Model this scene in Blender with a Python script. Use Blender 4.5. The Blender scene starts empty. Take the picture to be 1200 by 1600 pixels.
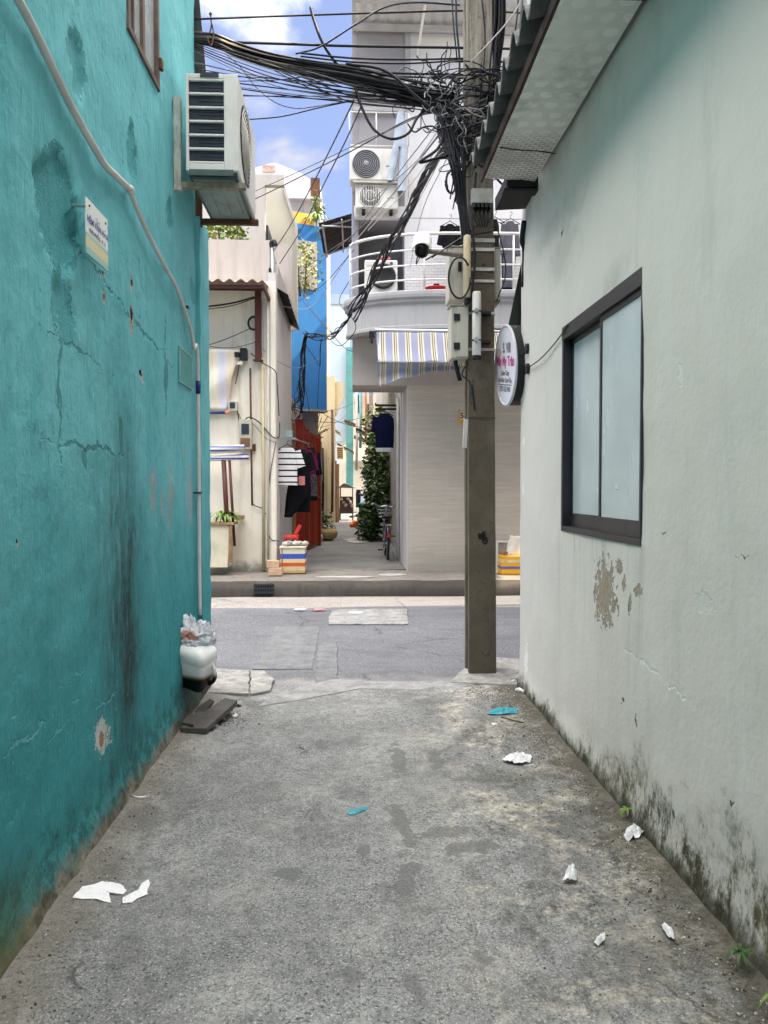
import bpy, bmesh, math, random
from mathutils import Vector, Matrix, Euler, noise as mnoise

S = bpy.context.scene
COL = S.collection
R = math.radians

# ------------------------------------------------------------------ camera
FPX = 1155.0                       # focal length in photo pixels (1200 x 1600)
CAM_H = 1.5
cam_d = bpy.data.cameras.new('camera')
cam = bpy.data.objects.new('camera', cam_d); COL.objects.link(cam)
cam_d.sensor_fit = 'VERTICAL'; cam_d.sensor_height = 36.0
cam_d.lens = FPX / 1600.0 * 36.0
cam_d.clip_start = 0.05; cam_d.clip_end = 3000
cam.location = (0, 0, CAM_H)
cam.rotation_euler = (R(90 - 1.735), 0, R(-2.48))
S.camera = cam
S.render.resolution_x, S.render.resolution_y = 768, 1024

# ------------------------------------------------------------------ exposure, sky, sun
S.view_settings.view_transform = 'Standard'
S.view_settings.look = 'None'
S.view_settings.gamma = 1.0
S.view_settings.exposure = 2.65
SUN = Vector((0.69, 0.05, 1.0)).normalized()      # direction towards the sun
W = bpy.data.worlds.new('World'); S.world = W; W.use_nodes = True
wn, wl = W.node_tree.nodes, W.node_tree.links
wn.clear()
wo = wn.new('ShaderNodeOutputWorld'); bg = wn.new('ShaderNodeBackground')
sky = wn.new('ShaderNodeTexSky'); sky.sky_type = 'NISHITA'; sky.sun_disc = False
sky.sun_elevation = math.asin(SUN.z); sky.sun_rotation = math.atan2(SUN.x, SUN.y)
sky.air_density = 1.0; sky.dust_density = 0.6; sky.ozone_density = 2.0
bg.inputs['Strength'].default_value = 0.065
tc = wn.new('ShaderNodeTexCoord')
sep = wn.new('ShaderNodeSeparateXYZ'); wl.new(tc.outputs['Generated'], sep.inputs[0])
def wm(op, a, b=None):
    n = wn.new('ShaderNodeMath'); n.operation = op
    for i, v in enumerate((a, b)):
        if v is None: continue
        if hasattr(v, 'links'): wl.new(v, n.inputs[i])
        else: n.inputs[i].default_value = v
    return n.outputs[0]
zz = wm('ADD', wm('MAXIMUM', sep.outputs[2], 0.0), 0.18)
cmb = wn.new('ShaderNodeCombineXYZ')
wl.new(wm('DIVIDE', sep.outputs[0], zz), cmb.inputs[0]); wl.new(wm('DIVIDE', sep.outputs[1], zz), cmb.inputs[1])
cmb.inputs[2].default_value = 3.7
cn = wn.new('ShaderNodeTexNoise'); cn.inputs['Scale'].default_value = 2.3; cn.inputs['Detail'].default_value = 9
cn.inputs['Roughness'].default_value = 0.55; cn.inputs['Distortion'].default_value = 0.25
wl.new(cmb.outputs[0], cn.inputs['Vector'])
# clouds thicken with height above the horizon
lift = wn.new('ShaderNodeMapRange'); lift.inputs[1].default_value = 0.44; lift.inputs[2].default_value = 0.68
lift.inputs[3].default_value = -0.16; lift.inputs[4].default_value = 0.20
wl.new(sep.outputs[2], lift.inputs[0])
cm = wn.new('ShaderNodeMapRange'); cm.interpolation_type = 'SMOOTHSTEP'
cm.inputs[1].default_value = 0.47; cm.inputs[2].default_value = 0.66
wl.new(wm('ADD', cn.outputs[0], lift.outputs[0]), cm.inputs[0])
cn2 = wn.new('ShaderNodeTexNoise'); cn2.inputs['Scale'].default_value = 5.0; cn2.inputs['Detail'].default_value = 6
wl.new(cmb.outputs[0], cn2.inputs['Vector'])
# overhead clouds, out of view, are made brighter to light the alley
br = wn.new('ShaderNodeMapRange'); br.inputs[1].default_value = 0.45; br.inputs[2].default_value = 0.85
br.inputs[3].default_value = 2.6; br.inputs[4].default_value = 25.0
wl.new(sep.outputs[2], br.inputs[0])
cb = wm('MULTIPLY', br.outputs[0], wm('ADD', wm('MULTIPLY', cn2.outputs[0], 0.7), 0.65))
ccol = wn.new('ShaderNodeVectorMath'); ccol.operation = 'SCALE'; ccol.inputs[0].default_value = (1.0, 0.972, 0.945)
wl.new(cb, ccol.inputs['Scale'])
# thin high haze lifts the blue
haz = wn.new('ShaderNodeMix'); haz.data_type = 'RGBA'; haz.inputs[0].default_value = 0.70
wl.new(sky.outputs[0], haz.inputs[6]); haz.inputs[7].default_value = (0.86, 0.98, 1.75, 1)
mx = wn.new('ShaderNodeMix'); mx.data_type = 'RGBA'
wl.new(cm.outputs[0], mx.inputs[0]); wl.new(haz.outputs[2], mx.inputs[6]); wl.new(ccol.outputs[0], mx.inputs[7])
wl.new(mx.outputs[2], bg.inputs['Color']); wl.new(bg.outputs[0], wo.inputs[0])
sun_d = bpy.data.lights.new('sun', 'SUN'); sun_d.energy = 2.0; sun_d.angle = R(0.5); sun_d.color = (1.0, 0.83, 0.58)
sun = bpy.data.objects.new('sun', sun_d); COL.objects.link(sun)
sun.rotation_euler = SUN.to_track_quat('Z', 'Y').to_euler(); sun.location = (6, 0, 20)
S.cycles.max_bounces = 8; S.cycles.use_adaptive_sampling = True; S.cycles.adaptive_threshold = 0.02; S.cycles.diffuse_bounces = 4; S.cycles.glossy_bounces = 3
S.cycles.transparent_max_bounces = 8

# ------------------------------------------------------------------ measuring: photo pixel -> point on a real plane
CM = Euler(cam.rotation_euler).to_matrix()
def ray(px, py): return CM @ Vector(((px - 600) / FPX, (800 - py) / FPX, -1))
ORG = Vector((0, 0, CAM_H))
def at(px, py, Y): d = ray(px, py); return ORG + d * (Y / d.y)
def onx(px, py, X): d = ray(px, py); return ORG + d * (X / d.x)
def onz(px, py, Z=0.0): d = ray(px, py); return ORG + d * ((Z - CAM_H) / d.z)
def X_(px, Y): return at(px, 765, Y).x
def Z_(py, Y, px=600): return at(px, py, Y).z

rnd = random.Random(7)
def nz(p, s=1.0): return mnoise.noise(Vector(p) * s)

# ------------------------------------------------------------------ materials
class M:
    def __init__(s, name, rough=0.75, spec=0.3, metal=0.0):
        s.m = bpy.data.materials.new(name); s.m.use_nodes = True
        s.t = s.m.node_tree; s.nd = s.t.nodes; s.b = s.nd['Principled BSDF']
        s.b.inputs['Roughness'].default_value = rough
        s.b.inputs['Specular IOR Level'].default_value = spec
        s.b.inputs['Metallic'].default_value = metal
        g = s.nd.new('ShaderNodeNewGeometry'); s.pos = g.outputs['Position']
        sx = s.nd.new('ShaderNodeSeparateXYZ'); s.t.links.new(s.pos, sx.inputs[0])
        s.x, s.y, s.z = sx.outputs
    def put(s, sock, v):
        if hasattr(v, 'links'): s.t.links.new(v, sock)
        elif isinstance(v, (tuple, list)) and len(v) == 3 and sock.type == 'RGBA': sock.default_value = (*v, 1)
        else: sock.default_value = v
    def math(s, op, a, b=None, c=None):
        n = s.nd.new('ShaderNodeMath'); n.operation = op
        for i, v in enumerate((a, b, c)):
            if v is not None: s.put(n.inputs[i], v)
        return n.outputs[0]
    def vec(s, x=None, y=None, z=None, k=(1, 1, 1)):
        n = s.nd.new('ShaderNodeVectorMath'); n.operation = 'MULTIPLY'
        s.put(n.inputs[0], s.pos); n.inputs[1].default_value = k; return n.outputs[0]
    def noise(s, scale, detail=4, rough=0.55, k=None, dist=0.0, color=False):
        n = s.nd.new('ShaderNodeTexNoise'); n.inputs['Scale'].default_value = scale
        n.inputs['Detail'].default_value = detail; n.inputs['Roughness'].default_value = rough
        n.inputs['Distortion'].default_value = dist
        s.put(n.inputs['Vector'], s.vec(k=k) if k else s.pos); return n.outputs[1 if color else 0]
    def vor(s, scale, feature='F1', k=None, out=0):
        n = s.nd.new('ShaderNodeTexVoronoi'); n.feature = feature; n.inputs['Scale'].default_value = scale
        s.put(n.inputs['Vector'], s.vec(k=k) if k else s.pos); return n.outputs[out]
    def mr(s, v, a, b, c=0.0, d=1.0, smooth=False):
        n = s.nd.new('ShaderNodeMapRange')
        if smooth: n.interpolation_type = 'SMOOTHSTEP'
        for i, q in enumerate((v, a, b, c, d)): s.put(n.inputs[i], q)
        return n.outputs[0]
    def mix(s, f, a, b, mode='MIX'):
        n = s.nd.new('ShaderNodeMix'); n.data_type = 'RGBA'; n.blend_type = mode
        s.put(n.inputs[0], f); s.put(n.inputs[6], a); s.put(n.inputs[7], b); return n.outputs[2]
    def ell(s, u, v, cu, cv, ru, rv, wob=0.5, soft=0.25, ang=0.0, ns=14):
        """soft-edged irregular spot on a plane of coordinates u, v"""
        du = s.math('SUBTRACT', u, cu); dv = s.math('SUBTRACT', v, cv)
        if min(ru, rv) < .02 and wob:      # thin marks wander
            if not hasattr(s, '_wv'):
                s._wv = s.math('MULTIPLY', s.math('SUBTRACT', s.noise(5, 4, .7), .5), .16); s._wu = s.math('MULTIPLY', s.math('SUBTRACT', s.noise(5.7, 4, .7, k=(1, 1.1, .9)), .5), .16)
            du = s.math('ADD', du, s._wu); dv = s.math('ADD', dv, s._wv)
        if ang:
            ca, sa = math.cos(ang), math.sin(ang)
            a = s.math('MULTIPLY_ADD', du, ca, s.math('MULTIPLY', dv, sa))
            b = s.math('MULTIPLY_ADD', dv, ca, s.math('MULTIPLY', du, -sa)); du, dv = a, b
        a = s.math('POWER', s.math('ABSOLUTE', s.math('DIVIDE', du, ru)), 2.0)
        b = s.math('POWER', s.math('ABSOLUTE', s.math('DIVIDE', dv, rv)), 2.0)
        d = s.math('SQRT', s.math('ADD', a, b))
        if wob:
            if not hasattr(s, '_wn'): s._wn = {}
            if ns not in s._wn: s._wn[ns] = s.math('SUBTRACT', s.math('MULTIPLY_ADD', s.noise(ns * 3.3, 3, 0.65), 0.45, s.noise(ns, 5, 0.65)), 0.72)
            d = s.math('MULTIPLY_ADD', s._wn[ns], wob * 4.2, d)
        return s.mr(d, 1 + soft, 1 - soft, smooth=True)
    def bump(s, h, strength=0.3, dist=0.01):
        n = s.nd.new('ShaderNodeBump'); n.inputs['Strength'].default_value = strength
        n.inputs['Distance'].default_value = dist; s.put(n.inputs['Height'], h)
        if s.b.inputs['Normal'].links: s.t.links.new(s.b.inputs['Normal'].links[0].from_socket, n.inputs['Normal'])
        s.t.links.new(n.outputs[0], s.b.inputs['Normal'])
    def col(s, c): s.put(s.b.inputs['Base Color'], c); return s
    def rough(s, r): s.put(s.b.inputs['Roughness'], r); return s
def sc(c, k): return tuple(min(1, x * k) for x in c)

def plain(name, c, rough=0.6, var=0.2, scale=4.0, bump=0.15, bs=60, metal=0.0, spec=0.35, dirt=None, dirtamt=0.4):
    m = M(name, rough, spec, metal)
    a = m.mix(m.mr(m.noise(scale, 6, 0.6), 0.3, 0.7), sc(c, 1 - var), sc(c, 1 + var * 0.6))
    if dirt:
        f = m.math('MULTIPLY', m.mr(m.noise(scale * 2.3, 8, 0.7, k=(1, 1, 0.35)), 0.5, 0.72), dirtamt)
        a = m.mix(f, a, dirt)
    m.col(a)
    if bump: m.bump(m.noise(bs, 4), bump, 0.004)
    return m.m

def wall_mat(name, c, dirt=(0.2, 0.18, 0.15), streak=0.35, var=0.12, bump=0.25, foot=None, rough=0.85):
    m = M(name, rough, 0.2)
    a = m.mix(m.mr(m.noise(1.3, 7, 0.6), 0.3, 0.7), sc(c, 1 - var), sc(c, 1 + var * 0.5))
    st = m.math('MULTIPLY', m.mr(m.noise(3.0, 8, 0.65, k=(2.5, 2.5, 0.25)), 0.50, 0.78), streak)
    a = m.mix(st, a, dirt)
    sp = m.math('MULTIPLY', m.mr(m.noise(17, 5, 0.7), 0.62, 0.75), streak * 0.8)
    a = m.mix(sp, a, dirt)
    if foot is not None:
        z0, h = foot
        f = m.mr(m.math('MULTIPLY_ADD', m.math('SUBTRACT', m.noise(5, 7, 0.7), 0.5), h * 2.2, m.z), z0 + h, z0, smooth=True)
        a = m.mix(m.math('MULTIPLY', f, 0.75), a, (0.07, 0.065, 0.05))
    m.col(a); m.bump(m.math('ADD', m.noise(9, 6), m.math('MULTIPLY', m.noise(70, 3), 0.35)), bump, 0.008)
    return m.m

# ------------------------------------------------------------------ meshes
class MB:
    def __init__(s): s.v, s.f = [], []
    def add(s, vs, fs):
        o = len(s.v); s.v += [Vector(p) for p in vs]; s.f += [tuple(i + o for i in f) for f in fs]; return s
    def box(s, x0, x1, y0, y1, z0, z1, rot=None, c=None):
        vs = [Vector((x, y, z)) for z in (z0, z1) for y in (y0, y1) for x in (x0, x1)]
        if rot is not None:
            cc = c if c is not None else Vector(((x0 + x1) / 2, (y0 + y1) / 2, (z0 + z1) / 2))
            m = Euler(rot).to_matrix(); vs = [cc + m @ (p - cc) for p in vs]
        return s.add(vs, [(0, 2, 3, 1), (4, 5, 7, 6), (0, 1, 5, 4), (2, 6, 7, 3), (0, 4, 6, 2), (1, 3, 7, 5)])
    def tube(s, pts, r, n=6, closed=False, cap=True):
        pts = [Vector(p) for p in pts]; N = len(pts)
        rs = r if isinstance(r, (list, tuple)) else [r] * N
        rings = []; up = None
        for i, p in enumerate(pts):
            a = pts[(i - 1) % N] if closed else pts[max(i - 1, 0)]
            b = pts[(i + 1) % N] if closed else pts[min(i + 1, N - 1)]
            t = (b - a)
            if t.length < 1e-9: t = Vector((0, 0, 1))
            t.normalize()
            if up is None:
                up = Vector((0, 0, 1)) if abs(t.z) < 0.9 else Vector((1, 0, 0))
            u = up - t * up.dot(t)
            if u.length < 1e-6: u = t.orthogonal()
            u.normalize(); w = t.cross(u); up = u
            rings.append([p + (u * math.cos(2 * math.pi * k / n) + w * math.sin(2 * math.pi * k / n)) * rs[i] for k in range(n)])
        vs = [q for rg in rings for q in rg]; fs = []
        for i in range(N if closed else N - 1):
            j = (i + 1) % N
            for k in range(n):
                l = (k + 1) % n; fs.append((i * n + k, i * n + l, j * n + l, j * n + k))
        if cap and not closed:
            fs.append(tuple(range(n - 1, -1, -1))); fs.append(tuple((N - 1) * n + k for k in range(n)))
        return s.add(vs, fs)
    def lathe(s, c, prof, n=20, axis='Z'):
        c = Vector(c); vs = []; fs = []
        for (r, h) in prof:
            for k in range(n):
                a = 2 * math.pi * k / n; x, y = r * math.cos(a), r * math.sin(a)
                vs.append(c + Vector({'Z': (x, y, h), 'Y': (x, h, y), 'X': (h, x, y)}[axis]))
        for i in range(len(prof) - 1):
            for k in range(n):
                l = (k + 1) % n; q = (i * n + k, i * n + l, (i + 1) * n + l, (i + 1) * n + k)
                fs.append(q if axis != 'Y' else q[::-1])
        e = tuple(range(n - 1, -1, -1)); g = tuple((len(prof) - 1) * n + k for k in range(n))
        fs += [e, g] if axis != 'Y' else [e[::-1], g[::-1]]
        return s.add(vs, fs)
    def prism(s, poly, d):
        """polygon of points (any plane) extruded by vector d"""
        n = len(poly); d = Vector(d); a = [Vector(p) for p in poly]
        return s.add(a + [p + d for p in a], [tuple(range(n - 1, -1, -1)), tuple(range(n, 2 * n))] +
                     [(i, (i + 1) % n, (i + 1) % n + n, i + n) for i in range(n)])
    def grid(s, fn, nu, nv, skip=None):
        vs = [fn(i / nu, j / nv) for j in range(nv + 1) for i in range(nu + 1)]
        fs = [(j * (nu + 1) + i, j * (nu + 1) + i + 1, (j + 1) * (nu + 1) + i + 1, (j + 1) * (nu + 1) + i)
              for j in range(nv) for i in range(nu) if not (skip and skip((i + .5) / nu, (j + .5) / nv))]
        return s.add(vs, fs)
    def blob(s, c, r, seed=0, amp=0.2, n=2, k=1.0):
        bm = bmesh.new(); bmesh.ops.create_icosphere(bm, subdivisions=n, radius=1.0)
        c = Vector(c); r = Vector(r) if not isinstance(r, (int, float)) else Vector((r, r, r))
        vs = []
        for v in bm.verts:
            p = v.co * (1 + amp * mnoise.noise(v.co * 1.7 * k + Vector((seed * 3.1, seed, -seed))))
            vs.append(c + Vector((p.x * r.x, p.y * r.y, p.z * r.z)))
        fs = [tuple(v.index for v in f.verts) for f in bm.faces]; bm.free(); return s.add(vs, fs)
    def build(s, name, m, parent=None, smooth=False, bevel=0.0, solid=0.0, origin=None, bseg=2, sub=0):
        if parent is not None: org = Vector(parent['_o'])
        else:
            if origin is None:
                lo = [min(p[i] for p in s.v) for i in range(3)]; hi = [max(p[i] for p in s.v) for i in range(3)]
                origin = ((lo[0] + hi[0]) / 2, (lo[1] + hi[1]) / 2, lo[2])
            org = Vector(origin)
        me = bpy.data.meshes.new(name)
        me.from_pydata([p - org for p in s.v], [], s.f); me.update()
        if smooth:
            for p in me.polygons: p.use_smooth = True
        me.materials.append(m)
        o = bpy.data.objects.new(name, me); COL.objects.link(o)
        o['_o'] = tuple(org)
        if parent is None: o.location = org
        else: o.parent = parent
        if solid:
            q = o.modifiers.new('solid', 'SOLIDIFY'); q.thickness = solid; q.offset = 0
        if sub:
            q = o.modifiers.new('sub', 'SUBSURF'); q.levels = sub; q.render_levels = sub
        if bevel:
            q = o.modifiers.new('bevel', 'BEVEL'); q.width = bevel; q.segments = bseg; q.limit_method = 'ANGLE'; q.angle_limit = R(40)
        return o

def tag(o, label, cat, group=None, kind=None):
    if label: o['label'] = label
    if cat: o['category'] = cat
    if group: o['group'] = group
    if kind: o['kind'] = kind
    return o
def root(name, loc, label, cat, group=None, kind=None):
    o = bpy.data.objects.new(name, None); COL.objects.link(o); o.location = loc; o['_o'] = tuple(loc)
    o.empty_display_size = 0.2
    return tag(o, label, cat, group, kind)
def move_root(o, loc): o.location = loc
def copy_tree(o, parent=None):
    c = o.copy(); COL.objects.link(c)
    if parent is not None: c.parent = parent
    for ch in [q for q in bpy.data.objects if q.parent == o]: copy_tree(ch, c)
    return c
def setting(o, label=None): o['kind'] = 'structure'; return tag(o, label, None)

def spline(pts, n=8):
    pts = [Vector(p) for p in pts]
    if len(pts) < 3:
        return [pts[0].lerp(pts[-1], i / n) for i in range(n + 1)]
    P = [pts[0] * 2 - pts[1]] + pts + [pts[-1] * 2 - pts[-2]]; out = []
    for i in range(1, len(P) - 2):
        for k in range(n):
            t = k / n; a, b, c, d = P[i - 1], P[i], P[i + 1], P[i + 2]
            out.append(0.5 * (2 * b + (c - a) * t + (2 * a - 5 * b + 4 * c - d) * t * t + (3 * b - a - 3 * c + d) * t ** 3))
    out.append(pts[-1]); return out
def sagline(a, b, sag, n=14, wob=0.0, seed=0):
    a, b = Vector(a), Vector(b); o = []
    for i in range(n + 1):
        t = i / n; p = a.lerp(b, t); p.z -= sag * 4 * t * (1 - t)
        if wob and 0 < i < n:
            p += Vector((nz((i * .7, seed, 0)), nz((i * .7, seed, 9)), nz((i * .7, seed, 5)))) * wob
        o.append(p)
    return o
def text(s, size, m, org, right, up, name='lettering', parent=None, align='CENTER', bold=0.0, proud=0.0):
    c = bpy.data.curves.new('t', 'FONT'); c.body = s; c.size = size; c.align_x = align; c.offset = bold; c.resolution_u = 3
    o = bpy.data.objects.new('t', c); me = bpy.data.meshes.new_from_object(o)
    right, up = Vector(right).normalized(), Vector(up).normalized(); nn = right.cross(up)
    org = Vector(org) + nn * proud
    mb = MB(); mb.add([org + right * v.co.x + up * v.co.y for v in me.vertices], [tuple(p.vertices) for p in me.polygons])
    bpy.data.objects.remove(o); bpy.data.curves.remove(c); bpy.data.meshes.remove(me)
    return mb.build(name, m, parent)

# ------------------------------------------------------------------ common materials
K = {}
K['black'] = plain('black_plastic', (0.012, 0.012, 0.014), 0.5, 0.2, bump=0.05)
K['cable'] = plain('cable_rubber', (0.013, 0.013, 0.018), 0.45, 0.3, bump=0)
K['cable_grey'] = plain('cable_grey', (0.16, 0.16, 0.17), 0.55, 0.2, bump=0)
K['cable_mid'] = plain('cable_dusty', (0.24, 0.235, 0.23), 0.6, 0.4, 9, bump=0)
K['cable_pale'] = plain('cable_pale', (0.5, 0.49, 0.47), 0.55, 0.2, bump=0)
K['dark_metal'] = plain('dark_metal', (0.03, 0.032, 0.034), 0.4, 0.3, bump=0.05, metal=0.5)
K['alu'] = plain('window_aluminium', (0.035, 0.036, 0.042), 0.38, 0.15, bump=0.02, metal=0.3)
K['steel'] = plain('galvanised', (0.45, 0.46, 0.47), 0.4, 0.2, bump=0.05, metal=0.8)
K['white'] = plain('white_paint', (0.72, 0.71, 0.68), 0.45, 0.1, bump=0.05, dirt=(0.3, 0.25, 0.2), dirtamt=0.25)
K['ac'] = plain('unit_casing', (0.72, 0.69, 0.645), 0.42, 0.1, 2, bump=0.04, dirt=(0.28, 0.24, 0.18), dirtamt=0.35)
K['ac_dark'] = plain('unit_recess', (0.025, 0.03, 0.045), 0.5, 0.3)
K['ac_fin'] = plain('condenser_fins', (0.05, 0.055, 0.07), 0.4, 0.2, bump=0, metal=0.5)
K['fan_grey'] = plain('fan_grey', (.24, .24, .25), .5, .2, bump=0)
K['rust'] = plain('rusty_steel', (0.12, 0.05, 0.028), 0.8, 0.5, 9, bump=0.3, dirt=(0.03, 0.02, 0.02))
K['brown_frame'] = plain('old_frame', (0.13, 0.085, 0.07), 0.6, 0.4, 9, bump=.2, dirt=(.25, .2, .17))
K['maroon'] = plain('maroon_paint', (0.09, 0.025, 0.018), 0.5, 0.3, 6, bump=0.1, dirt=(0.04, 0.02, 0.01))
K['box'] = plain('cabinet_paint', (0.50, 0.475, 0.41), 0.45, 0.08, 5, bump=0.05, dirt=(0.25, 0.22, 0.16), dirtamt=0.3)
K['pvc'] = plain('pvc_pipe', (0.62, 0.60, 0.57), 0.4, 0.12, 8, bump=0.05, dirt=(0.35, 0.3, 0.25))
K['cream_pvc'] = plain('old_cream_pipe', (0.55, 0.46, 0.30), 0.5, 0.15, 5, bump=0.05, dirt=(0.3, 0.2, 0.1))
K['paper'] = plain('white_paper', (0.74, 0.73, 0.73), 0.8, 0.08, 20, bump=0.2, bs=40)
K['brick'] = plain('pale_brick', (0.55, 0.36, 0.24), 0.9, 0.2, 12, bump=0.4)
K['leaf'] = plain('leaf_green', (0.045, 0.10, 0.025), 0.5, 0.5, 5, bump=0)
K['leaf_pale'] = plain('leaf_pale', (0.17, 0.26, 0.05), 0.5, 0.4, 5, bump=0)
K['leaf_yellow'] = plain('leaf_yellow_green', (0.28, 0.30, 0.05), 0.5, 0.4, 5, bump=0)
K['bark'] = plain('bark', (0.09, 0.065, 0.045), 0.9, 0.3, 20, bump=0.4)
K['red'] = plain('red_paint', (0.30, 0.024, 0.010), 0.5, 0.25, 5, bump=0.1, dirt=(0.12, 0.02, 0.01))
K['red_plastic'] = plain('red_plastic', (0.6, 0.04, 0.03), 0.35, 0.1)
K['orange'] = plain('orange_paint', (0.62, 0.18, 0.02), 0.5, 0.2, 5)
K['amber'] = plain('amber_panel', (0.72, 0.38, 0.05), 0.55, 0.15, 6, dirt=(0.4, 0.2, 0.05))
K['wood'] = plain('weathered_wood', (0.30, 0.17, 0.085), 0.75, 0.35, 8, bump=0.3)
K['concrete'] = wall_mat('old_concrete', (0.33, 0.31, 0.28), (0.09, 0.08, 0.07), 0.5)
K['blue_ink'] = plain('blue_ink', (0.05, 0.05, 0.32), 0.5, 0.1, bump=0)
K['grey_ink'] = plain('grey_ink', (0.10, 0.10, 0.13), 0.5, 0.1, bump=0)
K['magenta_ink'] = plain('magenta_ink', (0.5, 0.06, 0.26), 0.5, 0.1, bump=0)
K['navy_cloth'] = plain('navy_cloth', (0.008, 0.010, 0.045), 0.9, 0.3, 8, bump=0.3, bs=20, spec=0.1)
K['black_cloth'] = plain('black_cloth', (0.010, 0.010, 0.012), 0.9, 0.3, 8, bump=0.3, bs=20, spec=0.1)
K['grey_cloth'] = plain('grey_cloth', (0.10, 0.10, 0.12), 0.9, 0.3, 8, bump=0.3, bs=20, spec=0.1)
K['plum_cloth'] = plain('plum_cloth', (0.16, 0.015, 0.07), 0.9, 0.3, 8, bump=0.3, bs=20, spec=0.1)
K['blue_cloth'] = plain('faded_denim', (0.42, 0.47, 0.55), 0.9, 0.15, 8, bump=0.3, bs=20, spec=0.1)
K['pink_cloth'] = plain('pink_cloth', (0.7, 0.25, 0.25), 0.9, 0.2, 8, bump=0.2, spec=0.1)
K['white_cloth'] = plain('white_cloth', (0.75, 0.74, 0.74), 0.9, 0.08, 8, bump=0.2, spec=0.1)

# ================================================================== THE SETTING
XL, XR = -1.1, 1.27          # faces of the two near walls
YEND = 5.62                  # alley mouth
# ---- far ground to the horizon
gm = plain('earth', (0.16, 0.145, 0.12), 0.95, 0.3, 0.5, bump=0.3)
setting(MB().add([(-800, -800, -.06), (800, -800, -.06), (800, 800, -.06), (-800, 800, -.06)], [(0, 1, 2, 3)]).build('ground', gm))

# ---- alley concrete
def alley_material():
    m = M('alley_concrete', 0.88, 0.25)
    big = m.noise(0.9, 6, 0.6); med = m.noise(4.5, 8, 0.68); fin = m.noise(55, 5, 0.75); mid = m.noise(21, 7, 0.80)
    a = m.mix(m.mr(big, 0.32, 0.68), (0.265, 0.262, 0.256), (0.385, 0.38, 0.37))
    a = m.mix(m.mr(med, 0.40, 0.60), m.mix(0.45, a, (0.15, 0.15, 0.15)), a)
    a = m.mix(m.mr(mid, 0.36, 0.62), m.mix(0.60, a, (0.09, 0.09, 0.09)), a)
    # exposed aggregate: dark pits and pale grit
    zone = m.mr(m.noise(1.7, 5, 0.6), 0.34, 0.60)
    pit = m.mr(m.noise(82, 4, 0.7), 0.445, 0.37)
    a = m.mix(m.math('MULTIPLY', pit, m.math('MULTIPLY_ADD', zone, 0.45, 0.48)), a, (0.022, 0.055, 0.058))
    a = m.mix(m.math('MULTIPLY', m.mr(m.noise(124, 4, .72), 0.55, 0.65), 0.65), a, (0.68, 0.67, 0.64))
    a = m.mix(m.math('MULTIPLY', m.mr(m.noise(260, 2, .6), 0.54, 0.64), 0.45), a, (0.09, 0.09, 0.09))
    # sandy worn patches and dark grime towards the right hand wall
    side = m.mr(m.x, 0.15, 0.75, smooth=True)
    sand = m.math('MULTIPLY', m.math('MULTIPLY', m.mr(m.noise(2.6, 8, 0.75, dist=.4), 0.47, 0.58), m.mr(m.noise(24, 6, .75), .40, .56)), side)
    a = m.mix(m.math('MULTIPLY', sand, 0.70), a, (0.66, 0.59, 0.47))
    grime = m.math('MULTIPLY', m.math('MULTIPLY', m.mr(m.noise(2.9, 8, 0.78, k=(1.6, 1, 1)), 0.49, 0.60), m.mr(m.noise(30, 5, .75), .34, .58)), m.math('MULTIPLY_ADD', side, 0.85, 0.12))
    a = m.mix(grime, a, (0.075, 0.075, 0.065))
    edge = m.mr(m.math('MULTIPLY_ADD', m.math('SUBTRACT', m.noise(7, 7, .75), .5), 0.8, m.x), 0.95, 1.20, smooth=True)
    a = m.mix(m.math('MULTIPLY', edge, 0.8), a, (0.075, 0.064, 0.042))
    edl = m.mr(m.math('MULTIPLY_ADD', m.math('SUBTRACT', m.noise(5, 6, .7), .5), 0.5, m.x), -0.80, -1.04, smooth=True)
    a = m.mix(m.math('MULTIPLY', edl, 0.65), a, (0.17, 0.15, 0.115))
    wear = m.math('MULTIPLY', m.mr(m.noise(1.9, 8, .76, dist=.5), .52, .62), m.mr(m.noise(33, 5, .75), .38, .55)); a = m.mix(m.math('MULTIPLY', wear, .38), a, (.52, .50, .46))
    damp = m.mr(m.noise(1.35, 7, .7, k=(1.3, .8, 1)), .545, .60); a = m.mix(m.math('MULTIPLY', damp, .42), a, (.105, .105, .10))
    # smooth cement patches and damp spots seen in the middle of the alley
    for (px, py, rx, ry, an) in [(628, 1285, .035, .17, .1), (638, 1365, .03, .13, -.2), (455, 1365, .04, .035, .6), (550, 1522, .04, .028, -.5),
                                 (650, 1545, .025, .05, .2), (750, 1495, .022, .04, .6), (468, 1298, .015, .03, 0), (700, 1300, .11, .035, .2),
                                 (570, 1328, .018, .03, 0), (735, 1325, .09, .06, .3), (680, 1188, .04, .09, 0), (622, 1185, .035, .2, 0)]:
        p = onz(px, py)
        a = m.mix(m.math('MULTIPLY', m.ell(m.x, m.y, p.x, p.y, rx * 1.15, ry * 1.3, .8, .18, an, ns=9), 0.75), a, (0.145, 0.143, 0.138))
    for (px, py, rx, ry) in [(780, 1130, .16, .3), (890, 1290, .12, .22), (990, 1455, .12, .2), (1015, 1530, .14, .14), (830, 1075, .14, .18), (780, 1215, .2, .1)]:
        p = onz(px, py)
        a = m.mix(m.math('MULTIPLY', m.ell(m.x, m.y, p.x, p.y, rx, ry, .7, .7, ns=5), 0.45), a, (0.09, 0.088, 0.075))
    # cracks
    warp = m.nd.new('ShaderNodeVectorMath'); warp.operation = 'MULTIPLY_ADD'
    m.put(warp.inputs[0], m.noise(6, 4, .6, color=True)); warp.inputs[1].default_value = (.22, .22, 0); m.put(warp.inputs[2], m.pos)
    cv = m.nd.new('ShaderNodeTexVoronoi'); cv.feature = 'DISTANCE_TO_EDGE'; cv.inputs['Scale'].default_value = 0.75; m.put(cv.inputs['Vector'], warp.outputs[0])
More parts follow.
